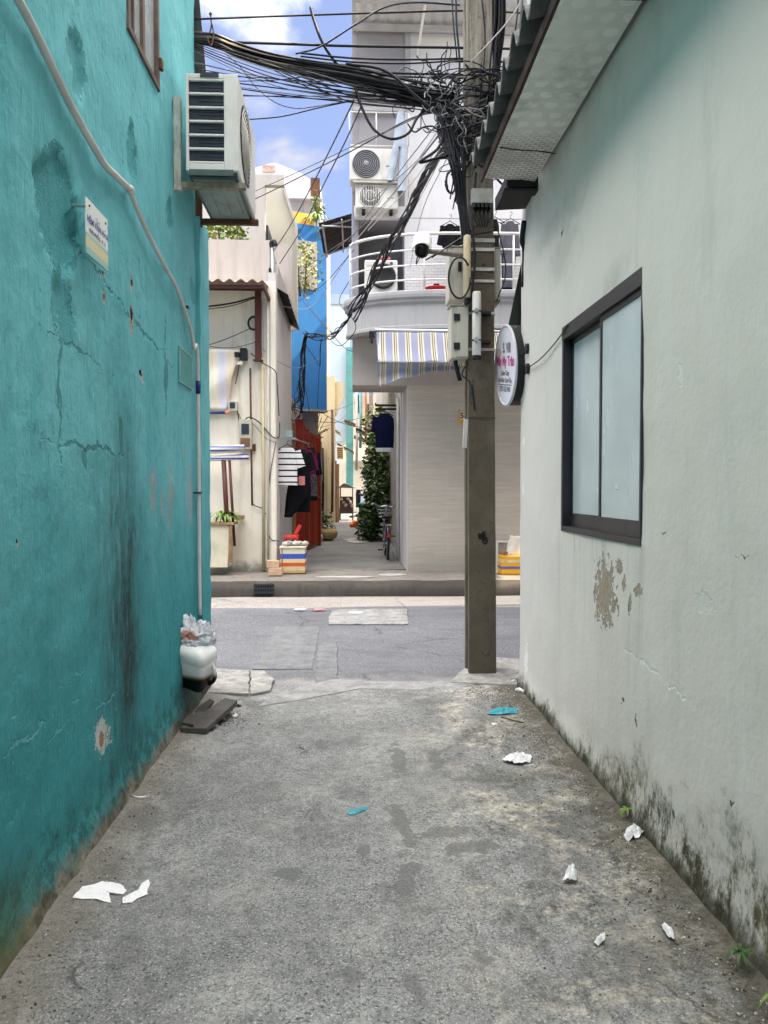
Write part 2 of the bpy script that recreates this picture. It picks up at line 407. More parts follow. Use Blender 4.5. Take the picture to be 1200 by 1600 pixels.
    cr = m.math('MULTIPLY', m.mr(cv.outputs[0], 0.006, 0.0015), m.mr(m.noise(1.1, 3), 0.55, 0.62))
    a = m.mix(m.math('MULTIPLY', cr, 0.6), a, (0.03, 0.03, 0.028))
    m.col(a)
    m.bump(m.math('SUBTRACT', m.math('ADD', m.math('MULTIPLY', fin, 0.7), m.math('MULTIPLY', mid, .8)), m.math('ADD', m.math('MULTIPLY', pit, .35), cr)), 0.75, 0.014)
    return m.m
def alley_h(x, y):
    h = 0.012 * nz((x * .9, y * .9, 0)) + 0.004 * nz((x * 4, y * 4, 3))
    if x > .95: h += (x - .95) * .06
    if x < -.85: h += (-.85 - x) * .08
    return h - max(0, y - 5.0) * 0.02
mb = MB(); mb.grid(lambda u, v: Vector((-1.35 + 2.85 * u, -7 + 12.75 * v, alley_h(-1.35 + 2.85 * u, -7 + 12.75 * v) + (0.010 * nz((u * 9, 7, 0)) if v == 1 else 0))), 44, 180)
setting(mb.build('alley_path', alley_material(), smooth=True, origin=(0, 0, 0)), 'worn grey concrete alley between the two house walls')

# ---- the cross street
def road_material():
    m = M('street_asphalt', 0.85, 0.3)
    a = m.mix(m.mr(m.noise(0.7, 6, .6, k=(.5, 1.4, 1)), .3, .7), (0.115, 0.115, 0.128), (0.175, 0.175, 0.192))
    a = m.mix(m.mr(m.noise(42, 5, .8), .38, .62), m.mix(.55, a, (.05, .05, .055)), a)
    a = m.mix(m.math('MULTIPLY', m.mr(m.noise(80, 3, .7), .57, .65), .6), a, (.5, .5, .5))
    a = m.mix(m.math('MULTIPLY', m.mr(m.noise(2.2, 8, .74, k=(.6, 1.6, 1)), .50, .62), .55), a, (.09, .09, .095))
    dirt = m.mr(m.math('MULTIPLY_ADD', m.math('SUBTRACT', m.noise(4, 6, .7), .5), .8, m.y), 6.15, 5.7, smooth=True)
    a = m.mix(m.math('MULTIPLY', dirt, .6), a, (.33, .31, .28))
    for (px, py, rx, ry) in [(430, 1010, .5, .25), (495, 985, .12, .5)]:
        p = onz(px, py); a = m.mix(m.math('MULTIPLY', m.ell(m.x, m.y, p.x, p.y, rx, ry, .5, .3, ns=4), .4), a, (.12, .12, .125))
    warp = m.nd.new('ShaderNodeVectorMath'); warp.operation = 'MULTIPLY_ADD'
    m.put(warp.inputs[0], m.noise(5, 4, .6, color=True)); warp.inputs[1].default_value = (.35, .35, 0); m.put(warp.inputs[2], m.pos)
    cv = m.nd.new('ShaderNodeTexVoronoi'); cv.feature = 'DISTANCE_TO_EDGE'; cv.inputs['Scale'].default_value = 0.9; m.put(cv.inputs['Vector'], warp.outputs[0])
    cr = m.math('MULTIPLY', m.mr(cv.outputs[0], 0.02, 0.004), m.mr(m.noise(.8, 3), .50, .58))
    a = m.mix(m.math('MULTIPLY', cr, .6), a, (.05, .05, .05))
    m.col(a); m.bump(m.math('SUBTRACT', m.noise(75, 4), cr), .5, .01); return m.m
mb = MB(); mb.grid(lambda u, v: Vector((-40 + 80 * u, 5.3 + 5.6 * v, -0.035 + 0.01 * nz((-40 + 80 * u, v * 3, 1)))), 200, 14)
setting(mb.build('street', road_material(), smooth=True, origin=(0, 8, 0)), 'grey asphalt cross street')

def sheet(name, pts, z, th, m, label):
    poly = [Vector((onz(px, py).x, onz(px, py).y, z)) for px, py in pts]
    # roughen the outline
    out = []
    for i, p in enumerate(poly):
        q = poly[(i + 1) % len(poly)]; L = (q - p).length; k = max(1, int(L / .07))
        for j in range(k):
            w = p.lerp(q, j / k); out.append(w + Vector((.02 * nz((w.x * 9, w.y * 9, 1)), .025 * nz((w.x * 9, w.y * 9, 5)), 0)))
    if sum(a.x * b.y - b.x * a.y for a, b in zip(out, out[1:] + out[:1])) < 0: out.reverse()
    o = MB().prism([p - Vector((0, 0, th)) for p in out], (0, 0, th)).build(name, m, bevel=.006)
    return setting(o, label)
patch_m = plain('cement_patch', (0.27, 0.265, 0.26), 0.9, 0.4, 7, bump=.8, bs=50, dirt=(.10, .10, .095), dirtamt=.7)
pale_m = plain('pale_cement', (0.30, 0.288, 0.27), 0.9, 0.4, 9, bump=.8, bs=45, dirt=(.11, .10, .09), dirtamt=.75)
dark_p = plain('trench_patch', (0.15, 0.15, 0.155), 0.9, 0.3, 8, bump=.7, bs=90, dirt=(.3, .3, .3), dirtamt=.35)
sheet('road_patch', [(512, 972), (638, 972), (636, 949), (518, 950)], -.018, .02, patch_m, 'cement patch in the street asphalt')
sheet('road_patch', [(492, 1064), (528, 1064), (527, 1000), (498, 1002)], -.0235, .02, dark_p, 'dark trench patch in the street')
sheet('road_patch', [(395, 1040), (488, 1040), (500, 975), (432, 975)], -.0275, .02, dark_p, 'rough trench patch in the street')
sheet('concrete_slab', [(318, 1084), (389, 1085), (389, 1049), (322, 1046)], .012, .06, pale_m, 'cement slab at the teal corner')
sheet('concrete_slab', [(391, 1085), (424, 1080), (428, 1062), (412, 1049), (391, 1048)], .008, .06, pale_m, 'broken cement slab at the teal corner')
sheet('concrete_apron', [(400, 1103), (470, 1092), (560, 1075), (700, 1078), (745, 1068), (700, 1062), (590, 1064), (520, 1060), (470, 1072), (430, 1085)], -.004, .03, patch_m, 'worn cement lip where alley meets street')
sheet('concrete_apron', [(702, 1066), (812, 1070), (822, 1055), (815, 1030), (760, 1026), (728, 1040)], .004, .04, pale_m, 'pale cement footing round the pole')

# ---- far pavement, kerb and back alley
PZ = 0.16
pave_m = wall_mat('far_pavement', (0.24, 0.215, 0.19), (0.06, 0.055, 0.045), .75, var=.25, bump=.4)
kerb_m = wall_mat('far_kerb', (0.065, 0.057, 0.05), (0.025, 0.022, 0.02), .8, var=.3, bump=.5)
def kerb_prof(x):
    ramp = 1.0 if -1.4 < x < .75 else 0.0
    return ramp
mb = MB(); prof = [(10.58, -.06), (10.585, .07), (10.63, .125), (10.72, PZ - .008), (10.86, PZ)]
def kp(u, v):
    x = -30 + 60 * u; i = min(int(v * 4 + 1e-6), 4); y, z = prof[i]
    return Vector((x, y + .018 * nz((x * 1.3, 0, i)), z + .012 * nz((x * 2.1, 4, i * .3))))
mb.grid(kp, 400, 4)
setting(mb.build('kerb', kerb_m, smooth=True, origin=(0, 10.7, 0)), 'worn grey kerb')
mb = MB(); mb.grid(lambda u, v: Vector((-30 + 60 * u, 10.84 + 1.6 * v, PZ - .002 + .008 * nz((-30 + 60 * u, v, 2)))), 200, 6)
setting(mb.build('pavement', pave_m, smooth=True, origin=(0, 11.5, 0)), 'grey far pavement')
mb = MB(); mb.grid(lambda u, v: Vector((-2.2 + 3.6 * u, 12.3 + 32 * v, PZ + .004 + .02 * nz((u * 4, v * 16, 2)))), 20, 120)
setting(mb.build('back_alley_path', wall_mat('back_alley_concrete', (0.20, 0.195, 0.185), (0.10, 0.10, 0.10), .5, var=.3, bump=.4), smooth=True, origin=(0, 20, 0)), 'grey back alley paving')
pale2 = plain('pale_spill', (0.42, 0.40, 0.37), .9, .2, 6, bump=.4)
def sheet_z(name, cx, cy, rx, ry, z, m, label, seed=0):
    out = [Vector((cx + rx * math.cos(a) * (1 + .35 * nz((math.cos(a) * 2, math.sin(a) * 2, seed))), cy + ry * math.sin(a) * (1 + .35 * nz((math.cos(a) * 2, math.sin(a) * 2, seed + 5))), z - .02)) for a in [2 * math.pi * k / 40 for k in range(40)]]
    return setting(MB().prism(out, (0, 0, .02)).build(name, m), label)
p = onz(560, 845, PZ); sheet_z('cement_patch', p.x, p.y, .35, 1.0, PZ + .022, pale2, 'pale cement smear on the back alley', 1)
p = onz(600, 845, PZ); sheet_z('cement_patch', -.1, 11.25, .45, .1, PZ + .014, pale2, 'pale cement smear beside the kerb', 2)
sheet_z('cement_patch', .62, 11.5, .22, .14, PZ + .014, pale2, 'small pale cement smear near the tiled corner', 3)

# ================================================================== TEAL HOUSE (left)
def wall_px(m, X, px, py, wpx, hpx):
    c = onx(px, py, X); a = onx(px - wpx / 2, py, X); b = onx(px + wpx / 2, py, X)
    t = onx(px, py - hpx / 2, X); d = onx(px, py + hpx / 2, X)
    return c.y, c.z, abs(b.y - a.y) / 2, abs(t.z - d.z) / 2
def teal_material(pillar=False):
    m = M('teal_render', 0.80, 0.18)
    u, v = m.y, m.z
    a = m.mix(m.mr(m.noise(1.1, 7, .6), .3, .7), (0.135, 0.45, 0.495), (0.185, 0.525, 0.565))
    a = m.mix(m.math('MULTIPLY', m.mr(m.noise(2.2, 8, .7, k=(2, 2, .35)), .48, .72), .50), a, (0.045, 0.31, 0.36))
    a = m.mix(m.math('MULTIPLY', m.mr(m.noise(34, 6, .7), .60, .72), .4), a, (0.20, 0.54, 0.54))
    # scuffed and dirtier low down, with the fall-off of light painted in
    low = m.mr(m.math('MULTIPLY_ADD', m.math('SUBTRACT', m.noise(2.5, 6, .65), .5), .9, v), 1.9, .5, smooth=True)
    a = m.mix(m.math('MULTIPLY', low, .78), a, (0.018, 0.225, 0.245))
    h = m.math('ADD', m.math('MULTIPLY', m.noise(3.2, 8, .62), 1.0), m.math('MULTIPLY', m.noise(26, 6, .65), .28))
    h = m.math('MULTIPLY_ADD', m.noise(9, 6, .65, k=(1, 1.6, .5)), .5, h)
    brush = m.noise(26, 5, .7, k=(1, 2.2, .22)); h = m.math('MULTIPLY_ADD', brush, .22, h)
    a = m.mix(m.math('MULTIPLY', m.mr(brush, .52, .66), .28), a, (0.03, 0.24, 0.275))
    chip = m.math('MULTIPLY', m.mr(m.noise(23, 6, .78), .635, .65), m.mr(m.noise(1.9, 4, .6), .50, .58)); a = m.mix(m.math('MULTIPLY', chip, .8), a, (.34, .46, .45)); h = m.math('MULTIPLY_ADD', chip, -.5, h)
    # a few isolated flaws, darkened inside to paint their relief shade
    gate = m.mr(m.noise(1.3, 5, .6), .52, .62)
    fl = m.math('MULTIPLY', m.mr(m.noise(19, 5, .7, k=(1, 1, .7)), .60, .66), gate)
    a = m.mix(m.math('MULTIPLY', fl, .40), a, (0.025, 0.17, 0.185)); h = m.math('MULTIPLY_ADD', fl, -.35, h)
    def cut(mask, depth):
        nonlocal h; h = m.math('MULTIPLY_ADD', mask, -depth, h)
    if not pillar:
        # hollows where the render has fallen off and been painted over
        for (px, py, w, hh, wob, ang) in [(92, 330, 62, 190, .22, 0), (121, 100, 26, 100, .5, 0), (207, 235, 15, 85, .6, 0), (265, 333, 10, 50, .5, 0), (100, 480, 30, 120, .9, .25), (300, 455, 8, 40, .4, 0)]:
            e = m.ell(u, v, *wall_px(m, XL, px, py, w, hh), wob, .05, ang, ns=9)
            inner = m.math('MULTIPLY', e, m.math('MULTIPLY_ADD', m.noise(55, 5, .75), 1.2, -.05))
            a = m.mix(m.math('MULTIPLY', e, .45), a, (0.04, 0.25, 0.27)); cut(e, 1.0); h = m.math('MULTIPLY_ADD', inner, .6, h)
        # cracked outline of an old patch
        for (px, py, w, hh, ang) in [(92, 620, 5, 190, 0), (142, 700, 100, 7, .0), (130, 555, 90, 5, -.05), (190, 690, 5, 60, 0), (130, 720, 8, 40, .3), (215, 505, 95, 6, -.12), (258, 580, 5, 120, 0)]:
            e = m.ell(u, v, *wall_px(m, XL, px, py, w, hh), .9, .3, ang, ns=7)
            a = m.mix(m.math('MULTIPLY', e, .55), a, (0.02, 0.12, 0.13)); cut(e, .5)
        # screw holes and knocked-out plaster
        for (px, py, w, hh) in [(161, 465, 5, 26), (206, 443, 5, 30), (206, 500, 6, 44), (160, 433, 4, 12), (221, 590, 5, 20), (26, 842, 6, 22)]:
            cy, cz, ru, rv = wall_px(m, XL, px, py, w, hh)
            e = m.ell(u, v, cy, cz, ru, rv, .7, .2, ns=20); a = m.mix(e, a, (.42, .40, .37)); cut(e, .4)
            e2 = m.ell(u, v, cy, cz + rv * .4, ru * .6, rv * .45, .5, .2, ns=20); a = m.mix(e2, a, (.015, .015, .015))
        # chalky scuffs
        for (px, py, w, hh) in [(239, 768, 9, 70), (252, 785, 6, 40), (266, 778, 9, 90), (297, 775, 8, 80), (290, 705, 4, 25)]:
            e = m.ell(u, v, *wall_px(m, XL, px, py, w, hh), .8, .5, ns=14); a = m.mix(m.math('MULTIPLY', e, .62), a, (.33, .34, .34))
        # soot and damp running down the wall
        cy, cz, ru, rv = wall_px(m, XL, 193, 960, 58, 560)
        e = m.ell(u, v, cy, cz, ru, rv, .35, .85, ns=3); e = m.math('MULTIPLY', e, m.mr(m.noise(14, 7, .72, k=(1, 1.5, .3)), .30, .62)); a = m.mix(m.math('MULTIPLY', e, .85), a, (0.030, 0.050, 0.050))
        cy, cz, ru, rv = wall_px(m, XL, 200, 1000, 26, 300)
        e = m.ell(u, v, cy, cz, ru, rv, .4, .8, ns=4); e = m.math('MULTIPLY', e, m.mr(m.noise(17, 7, .75, k=(1, 1.4, .4)), .32, .55)); a = m.mix(m.math('MULTIPLY', e, .85), a, (0.022, 0.026, 0.024))
        # brick showing through a hole
        c4 = wall_px(m, XL, 158, 1152, 22, 52)
        e = m.ell(u, v, *c4, .8, .12, -.3, ns=14); a = m.mix(e, a, (.42, .47, .45)); cut(e, .3)
        e = m.ell(u, v, c4[0], c4[1] - .01, c4[2] * .38, c4[3] * .5, .6, .15, -.3, ns=14); a = m.mix(e, a, (.33, .16, .09)); cut(e, .8)
        # diagonal scratches
        for (px, py, w, hh, an) in [(40, 1150, 75, 6, .05), (122, 1055, 22, 4, .05), (96, 1070, 14, 3, .05), (165, 1092, 36, 4, .05), (90, 1140, 40, 4, .05), (20, 1115, 16, 3, .05), (30, 1130, 14, 3, .05), (118, 1095, 16, 3, .05)]:
            cy, cz, ru, rv = wall_px(m, XL, px, py, w, hh)
            e = m.ell(u, v, cy, cz, ru, max(rv, .004), .3, .3, an, ns=20); a = m.mix(m.math('MULTIPLY', e, .55), a, (.16, .46, .46)); cut(e, .45)
    # foot of the wall: paint gone, cement and moss
    ft = m.mr(m.math('MULTIPLY_ADD', m.math('SUBTRACT', m.noise(4.5, 9, .78, k=(1, 1.4, .7)), .5), .75, v), .34, .12, smooth=True)
    a = m.mix(m.math('MULTIPLY', ft, .75), a, m.mix(m.mr(m.noise(12, 6, .75), .45, .55), (0.020, 0.085, 0.085), (.05, .22, .22)))
    ft2 = m.mr(m.math('MULTIPLY_ADD', m.math('SUBTRACT', m.noise(7, 9, .8), .5), .40, v), .12, .04, smooth=True)
    a = m.mix(ft2, a, m.mix(m.mr(m.noise(9, 6, .7), .4, .6), (.24, .22, .18), (.075, .07, .045)))
    moss = m.math('MULTIPLY', m.mr(m.y, 2.75, 2.25, smooth=True), m.mr(m.math('MULTIPLY_ADD', m.noise(6, 6, .7), .25, v), .48, .25, smooth=True))
    a = m.mix(m.math('MULTIPLY', moss, .7), a, (0.07, 0.085, 0.022))
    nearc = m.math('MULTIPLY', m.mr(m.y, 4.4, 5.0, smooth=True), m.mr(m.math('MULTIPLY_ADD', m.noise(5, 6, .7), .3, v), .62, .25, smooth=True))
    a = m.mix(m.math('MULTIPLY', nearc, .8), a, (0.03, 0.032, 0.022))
    sp = m.math('MULTIPLY', m.mr(m.noise(46, 3, .6), .70, .74), .8)
    a = m.mix(m.math('MULTIPLY', sp, low), a, (.40, .45, .43))
    a = m.mix(m.math('MULTIPLY', m.mr(m.noise(29, 4, .7), .69, .73), .85), a, (.012, .06, .065))
    m.col(a); m.bump(h, .62, .032); return m.m
teal_m = teal_material(); teal_p = teal_material(True)

house_l = root('teal_house', (-2.5, 3, 0), 'weathered teal painted house wall with chipped render and a corner pillar', 'house')
def wallgrid(us, vs, fn, hole=None):
    """grid over explicit coordinate lists with a rectangular hole"""
    mb = MB(); nu, nv = len(us), len(vs)
    vv = [fn(a, b) for b in vs for a in us]; ff = []
    for j in range(nv - 1):
        for i in range(nu - 1):
            cu, cv = (us[i] + us[i + 1]) / 2, (vs[j] + vs[j + 1]) / 2
            if hole and hole[0] < cu < hole[1] and hole[2] < cv < hole[3]: continue
            ff.append((j * nu + i, j * nu + i + 1, (j + 1) * nu + i + 1, (j + 1) * nu + i))
    return mb.add(vv, ff)
def lin(a, b, step, extra=()):
    n = max(1, int(round((b - a) / step))); L = [a + (b - a) * i / n for i in range(n + 1)]
    for e in extra:
        k = min(range(len(L)), key=lambda i: abs(L[i] - e)); L[k] = e
    return sorted(set(L))
WH = (3.74, 4.33, 3.76, 4.86)       # teal window opening
HOLLOWS = [wall_px(None, XL, *q) for q in [(92, 330, 62, 190), (121, 100, 26, 100), (207, 235, 15, 85), (265, 333, 10, 50), (100, 480, 30, 120)]]
def teal_pt(y, z):
    d = .010 * nz((y * 1.6, z * 1.6, 0)) + .006 * nz((y * 5, z * 5, 4)) + .004 * nz((y * 14, z * 14, 2))
    for k, (cy, cz, ry, rz) in enumerate(HOLLOWS):
        q = math.hypot((y - cy) / ry, (z - cz) / rz) + .35 * nz((y * 9, z * 9, k)) + .2 * nz((y * 22, z * 22, k))
        if q < 1: d -= min(1, (1 - q) * 7) * (.020 if k == 0 else .012)
        elif q < 1.16: d += .006 * (1.16 - q) / .16
    if z < .16: d += (.16 - z) * .22 + .02 * max(0, nz((y * 5, z * 7, 8))) * (1 - z / .16)
    return Vector((XL + d, y, z))
TE = 5.30
mb = wallgrid(lin(-7, 1.6, .12) + lin(1.625, TE, .025, WH[:2]), lin(-.08, 5.04, .032, WH[2:]), teal_pt, WH)
mb.build('wall', teal_m, house_l, smooth=True)
mb = MB(); mb.box(-6, XL + .004, TE - .02, TE - .001, -.05, 5.04)      # street front return
mb.box(-6, XL - .05, -7, TE - .03, 4.95, 5.03)
mb.build('front_wall', teal_p, house_l)
pz = onx(322, 355, XL).z
mb = MB(); ny = 10
PXR = onz(329, 1076).x
mb.grid(lambda u, v: Vector((XL - .3 + (PXR - XL + .3) * min(1, u * 1.5) + .008 * nz((u * 3, v * 20, 1)), 5.305 + (0 if u < .667 else (u - .667) * 3 * .32), -.05 + 3.47 * v)), 6, 60)
mb.box(XL - .3, PXR - .012, 5.32, 5.61, -.05, 3.40)
mb.build('corner_pillar', teal_p, house_l, smooth=False)
# verge of the roof over the corner
mb = MB(); mb.box(-6.1, XL + .045, -7, TE + .02, 5.10, 5.125)
ov = MB(); ov.grid(lambda u, v: Vector((-6.1 + (6.1 + XL + .03) * u, TE - .02 + .34 * v, 5.12 - .58 * v + .012 * math.sin(u * 5 * 40) * (v > 0))), 160, 3)
mb.build('roof', K['dark_metal'], house_l)
ov.build('roof_edge', plain('old_tin', (.16, .165, .17), .6, .3, 6, bump=.2, metal=.3, dirt=(.10, .05, .03)), house_l, solid=.008)
# window
wf = MB(); y0, y1, z0, z1 = WH
for (a, b, c, d) in [(y0, y0 + .035, z0, z1), (y1 - .035, y1, z0, z1), (y0 + .035, y1 - .035, z0, z0 + .035), (y0 + .035, y1 - .035, z1 - .035, z1)]:
    wf.box(XL - .06, XL + .012, a, b, c, d)
wf.box(XL - .03, XL + .006, (y0 + y1) / 2 - .02, (y0 + y1) / 2 + .02, z0 + .035, z1 - .035)
wf.box(XL - .03, XL + .003, y0 + .12, y0 + .135, z0 + .035, z1 - .035)
win = wf.build('window', K['brown_frame'], house_l, bevel=.003)
def frosted():
    m = M('figured_glass', .22, .5); a = m.mix(m.mr(m.noise(6, 5), .3, .7), (.30, .34, .36), (.50, .54, .55))
    m.col(a); m.bump(m.vor(60), .5, .006); return m.m
MB().box(XL - .022, XL - .012, y0 + .03, y1 - .03, z0 + .03, z1 - .03).build('pane', frosted(), win)
for (a, b, c, d) in [(y1 - .03, y1 + .012, z0 + .12, z0 + .18), (y1 - .03, y1 + .012, z0 + .75, z0 + .81), (y0 - .01, y0 + .03, z0 + .28, z0 + .36)]:
    MB().box(XL + .012, XL + .03, a, b, c, d).build('hinge', K['rust'], win, bevel=.004)
MB().box(-5.5, XL - .09, -6.9, TE - .04, 0, .02).build('floor', K['concrete'], house_l)
MB().box(XL - .4, XL - .09, 3.5, 4.6, 3.6, 4.9).build('dark_room', K['black'], house_l)

# conduit stapled to the teal wall
pts = [onx(px, py, XL + .028) for px, py in [(-40, -120), (33, 8), (72, 85), (112, 168), (160, 252), (178, 272), (200, 293)]]
pts2 = [onx(px, py, XL + .028) for px, py in [(203, 298), (222, 345), (250, 402), (278, 455), (297, 512), (303, 545)]]
yv = 5.22
down = [Vector((XL + .03, yv - .01, onx(303, 545, XL + .03).z)), Vector((XL + .032, yv, 1.9)), Vector((XL + .03, yv + .004, 1.2)), Vector((XL + .032, yv, .62))]
cd = root('conduit_pipe', pts2[-1], 'old pale plastic conduit sloping down the teal wall and dropping at its corner', 'pipe')
MB().tube(spline(pts, 6), .016, 8).build('upper_run', K['pvc'], cd, smooth=True)
MB().tube(spline([pts[-1]] + pts2, 6), .013, 8).build('sloping_run', K['pvc'], cd, smooth=True)
MB().tube(spline([pts2[-1]] + down, 8), .013, 8).build('downpipe', K['pvc'], cd, smooth=True)
mb = MB()
for t in ((203, 296),): q = onx(*t, XL + .028); mb.blob(q, (.022, .03, .022), 1, .1)
mb.build('elbow', K['pvc'], cd, smooth=True)
q = onx(307, 605, XL + .03); MB().tube([Vector((XL + .031, yv - .002, q.z + .05)), Vector((XL + .032, yv, q.z - .04))], .0165, 8).build('blue_tape', plain('blue_tape', (.01, .02, .16), .4), cd, smooth=True)
for px, py in [(283, 480), (307, 770)]:
    q = onx(px, py, XL); q.y = min(q.y, yv)
    MB().box(XL - .005, XL + .05, q.y - .02, q.y + .02, q.z - .006, q.z + .006).build('clip', K['dark_metal'], cd)

# plates on the teal wall
def wall_sign(name, px0, px1, pyt, pyb, label, cat, tilt=0.0):
    pass
ysa, ysb = onx(135, 350, XL + .06).y, onx(168, 350, XL + .06).y
zt, zb = onx(168, 344, XL + .06).z, onx(168, 424, XL + .06).z
sg = root('notice_plate', (XL + .06, (ysa + ysb) / 2, zb), 'small white printed plate standing off the teal wall below the sloping conduit', 'sign')
pm = M('printed_plate', .35, .5)
hh = zt - zb
fz = pm.mr(pm.z, zb, zb + hh)
a = pm.mix(pm.mr(fz, .36, .40), (.30, .55, .50), (.80, .81, .78))
a = pm.mix(pm.math('MULTIPLY', pm.mr(fz, .12, .14), pm.mr(fz, .34, .30)), a, (.72, .62, .35))
pm.col(pm.mix(pm.mr(pm.noise(14, 5), .6, .75), a, (.55, .55, .5)))
MB().box(XL + .055, XL + .061, ysa, ysb, zb, zt).build('plate', pm.m, sg, bevel=.002)
for yy in (ysa + .03, ysb - .03):
    MB().tube([(XL - .005, yy, zt - .025), (XL + .0545, yy, zt - .025)], .006, 8).build('standoff', K['steel'], sg)
yc = (ysa + ysb) / 2
text('HẺM VĂN HÓA', .036, K['blue_ink'], (XL + .0612, yc, zb + hh * .58), (0, 1, 0), (0, 0, 1), 'lettering', sg, bold=.0012, proud=.0008)
text('KHU PHỐ 5 - P. 11', .024, K['grey_ink'], (XL + .0612, yc, zb + hh * .42), (0, 1, 0), (0, 0, 1), 'lettering', sg, bold=.0008, proud=.0008)
text('TỔ 59', .020, K['grey_ink'], (XL + .0612, yc, zb + hh * .72), (0, 1, 0), (0, 0, 1), 'lettering', sg, proud=.0008)
for yy in (ysa + .03, ysb - .03): MB().lathe((XL + .061, yy, zt - .025), [(.005, 0), (.005, .003)], 10, 'X').build('screw', K['black'], sg)
# painted-over little plate near the corner
q0, q1 = onx(281, 575, XL + .014), onx(301, 575, XL + .014)
zt, zb = onx(290, 548, XL + .014).z, onx(290, 603, XL + .014).z
ps = root('house_plate', (XL, (q0.y + q1.y) / 2, zb), 'small plate painted over in teal with a white rim beside the vertical conduit', 'sign')
MB().box(XL - .004, XL + .012, q0.y, q1.y, zb, zt).build('plate', plain('teal_overpaint', (.06, .31, .30), .5, .15), ps, bevel=.003)
mb = MB()
for (a, b, c, d) in [(q0.y, q1.y, zt - .012, zt - .002), (q0.y, q1.y, zb + .002, zb + .010), (q0.y, q0.y + .012, zb + .010, zt - .012), (q1.y - .012, q1.y, zb + .010, zt - .012)]:
    mb.box(XL + .010, XL + .016, a, b, c, d)
mb.build('rim', plain('plate_rim', (.32, .42, .42), .5, .3, 20), ps)
text('102', .06, plain('faded_ink', (.03, .2, .2), .5), (XL + .013, (q0.y + q1.y) / 2, (zt + zb) / 2 - .02), (0, 1, 0), (0, 0, 1), 'lettering', ps, proud=.0008)

# ---- the big outdoor unit on brackets
def ac_left():
    r = root('air_conditioner', (-.84, 4.98, 3.42), 'cream outdoor unit with six dark side louvres on brackets on the teal wall', 'air conditioner')
    x0, x1, y0, y1, z0, z1 = -1.005, -.690, 4.60, 5.42, 3.44, 4.02
    # side recesses: build end panel as frame bars
    c = MB(); c.box(x0, x1, y0 + .02, y1, z0, z1)
    c.build('casing', K['ac'], r, bevel=.012)
    fr = MB()
    lx0, lx1 = x0 + .018, x1 - .085
    hgt = (z1 - .035 - (z0 + .05)) / 6
    fr.box(x0, lx0, y0, y0 + .019, z0, z1); fr.box(lx1, x1, y0, y0 + .019, z0, z1)
    for i in range(7):
        za = z0 + .05 + i * hgt; fr.box(lx0, lx1, y0, y0 + .019, za - .007, za + .007)
    fr.box(lx0, lx1, y0, y0 + .019, z0, z0 + .043); fr.box(lx0, lx1, y0, y0 + .019, z1 - .028, z1)
    fr.build('end_panel', K['ac'], r, bevel=.004)
    for i in range(6):
        za = z0 + .05 + i * hgt
        MB().box(lx0, lx1, y0 + .0155, y0 + .0195, za + .007, za + hgt - .007).build('louvre', K['ac_dark'], r)
    fins = MB()
    for i in range(6):
        za = z0 + .05 + i * hgt
        for k in range(3): fins.box(lx0 + .06, lx1, y0 + .012, y0 + .0155, za + .02 + k * .02, za + .023 + k * .02)
    fins.build('condenser_fins', K['ac_fin'], r)
    MB().box(x0 + .02, x1 - .03, y0 - .004, y0 + .0, z0 - .03, z0 + .006).box(x0 + .01, x1 - .01, y0 + .03, y1 - .03, z0 - .028, z0 - .002).build('base_tray', plain('tray_green', (.10, .13, .12), .5, .3, 6, metal=.3), r)
    MB().box(x0 + .09, x0 + .20, y0 - .006, y0 + .001, z1 - .022, z1 + .006).build('handle', K['ac_dark'], r)
    # fan grille on the face that looks across the alley
    cx = Vector((x1 + .0, (y0 + y1) / 2 - .08, (z0 + z1) / 2))
    g = MB()
    for rr in [.03 + .024 * k for k in range(9)]:
        g.tube([cx + Vector((.018 * (1 - (rr / .24) ** 2) + .006, rr * math.cos(t), rr * math.sin(t))) for t in [2 * math.pi * k / 36 for k in range(36)]], .003, 4, closed=True)
    for k in range(12):
        t = 2 * math.pi * k / 12; g.tube([cx + Vector((.024, .03 * math.cos(t), .03 * math.sin(t))), cx + Vector((.006, .235 * math.cos(t), .235 * math.sin(t)))], .003, 4)
    g.lathe(cx, [(.02, .0), (.03, .024)], 16, 'X')
    g.build('fan_grille', K['ac'], r, smooth=True)
    MB().lathe(cx, [(.245, .0005), (.24, .003)], 32, 'X').build('fan_opening', K['ac_dark'], r)
    bp = MB(); bp.box(x0 + .03, x1 - .03, y0 + .06, y1 - .05, z0 - .034, z0 - .029)
    for k in range(3): bp.box(x0 + .05 + k * .08, x0 + .10 + k * .08, y0 + .15, y1 - .2, z0 - .039, z0 - .0345)
    bp.build('bottom_plate', plain('underside', (.30, .33, .31), .5, .3, 5, dirt=(.1, .08, .05)), r)
    b = root('wall_bracket', (XL, 4.8, 3.38), 'flaking white steel bracket at the near end of the unit on the teal wall', 'bracket', 'brackets under the big outdoor unit')
    bm_ = plain('flaking_bracket', (.50, .52, .47), .7, .3, 9, bump=.3, dirt=(.16, .08, .04), dirtamt=.8)
    yb = 4.71
    MB().box(XL, XL + .045, yb - .022, yb + .022, 3.355, 3.93).build('upright', bm_, b, bevel=.003)
    MB().box(XL + .046, x1 + .03, yb - .022, yb + .022, 3.372, 3.408).build('arm', plain('rusty_arm', (.35, .28, .22), .8, .4, 12, bump=.3, dirt=(.12, .05, .03), dirtamt=.8), b, bevel=.003)
    b2 = copy_tree(b); b2.location.y += .62; b2['label'] = 'dark steel bracket at the far end of the unit, over the corner pillar'
    for ch in [o for o in bpy.data.objects if o.parent == b2]:
        ch.data = ch.data.copy(); ch.data.materials[0] = K['rust']
ac_left()

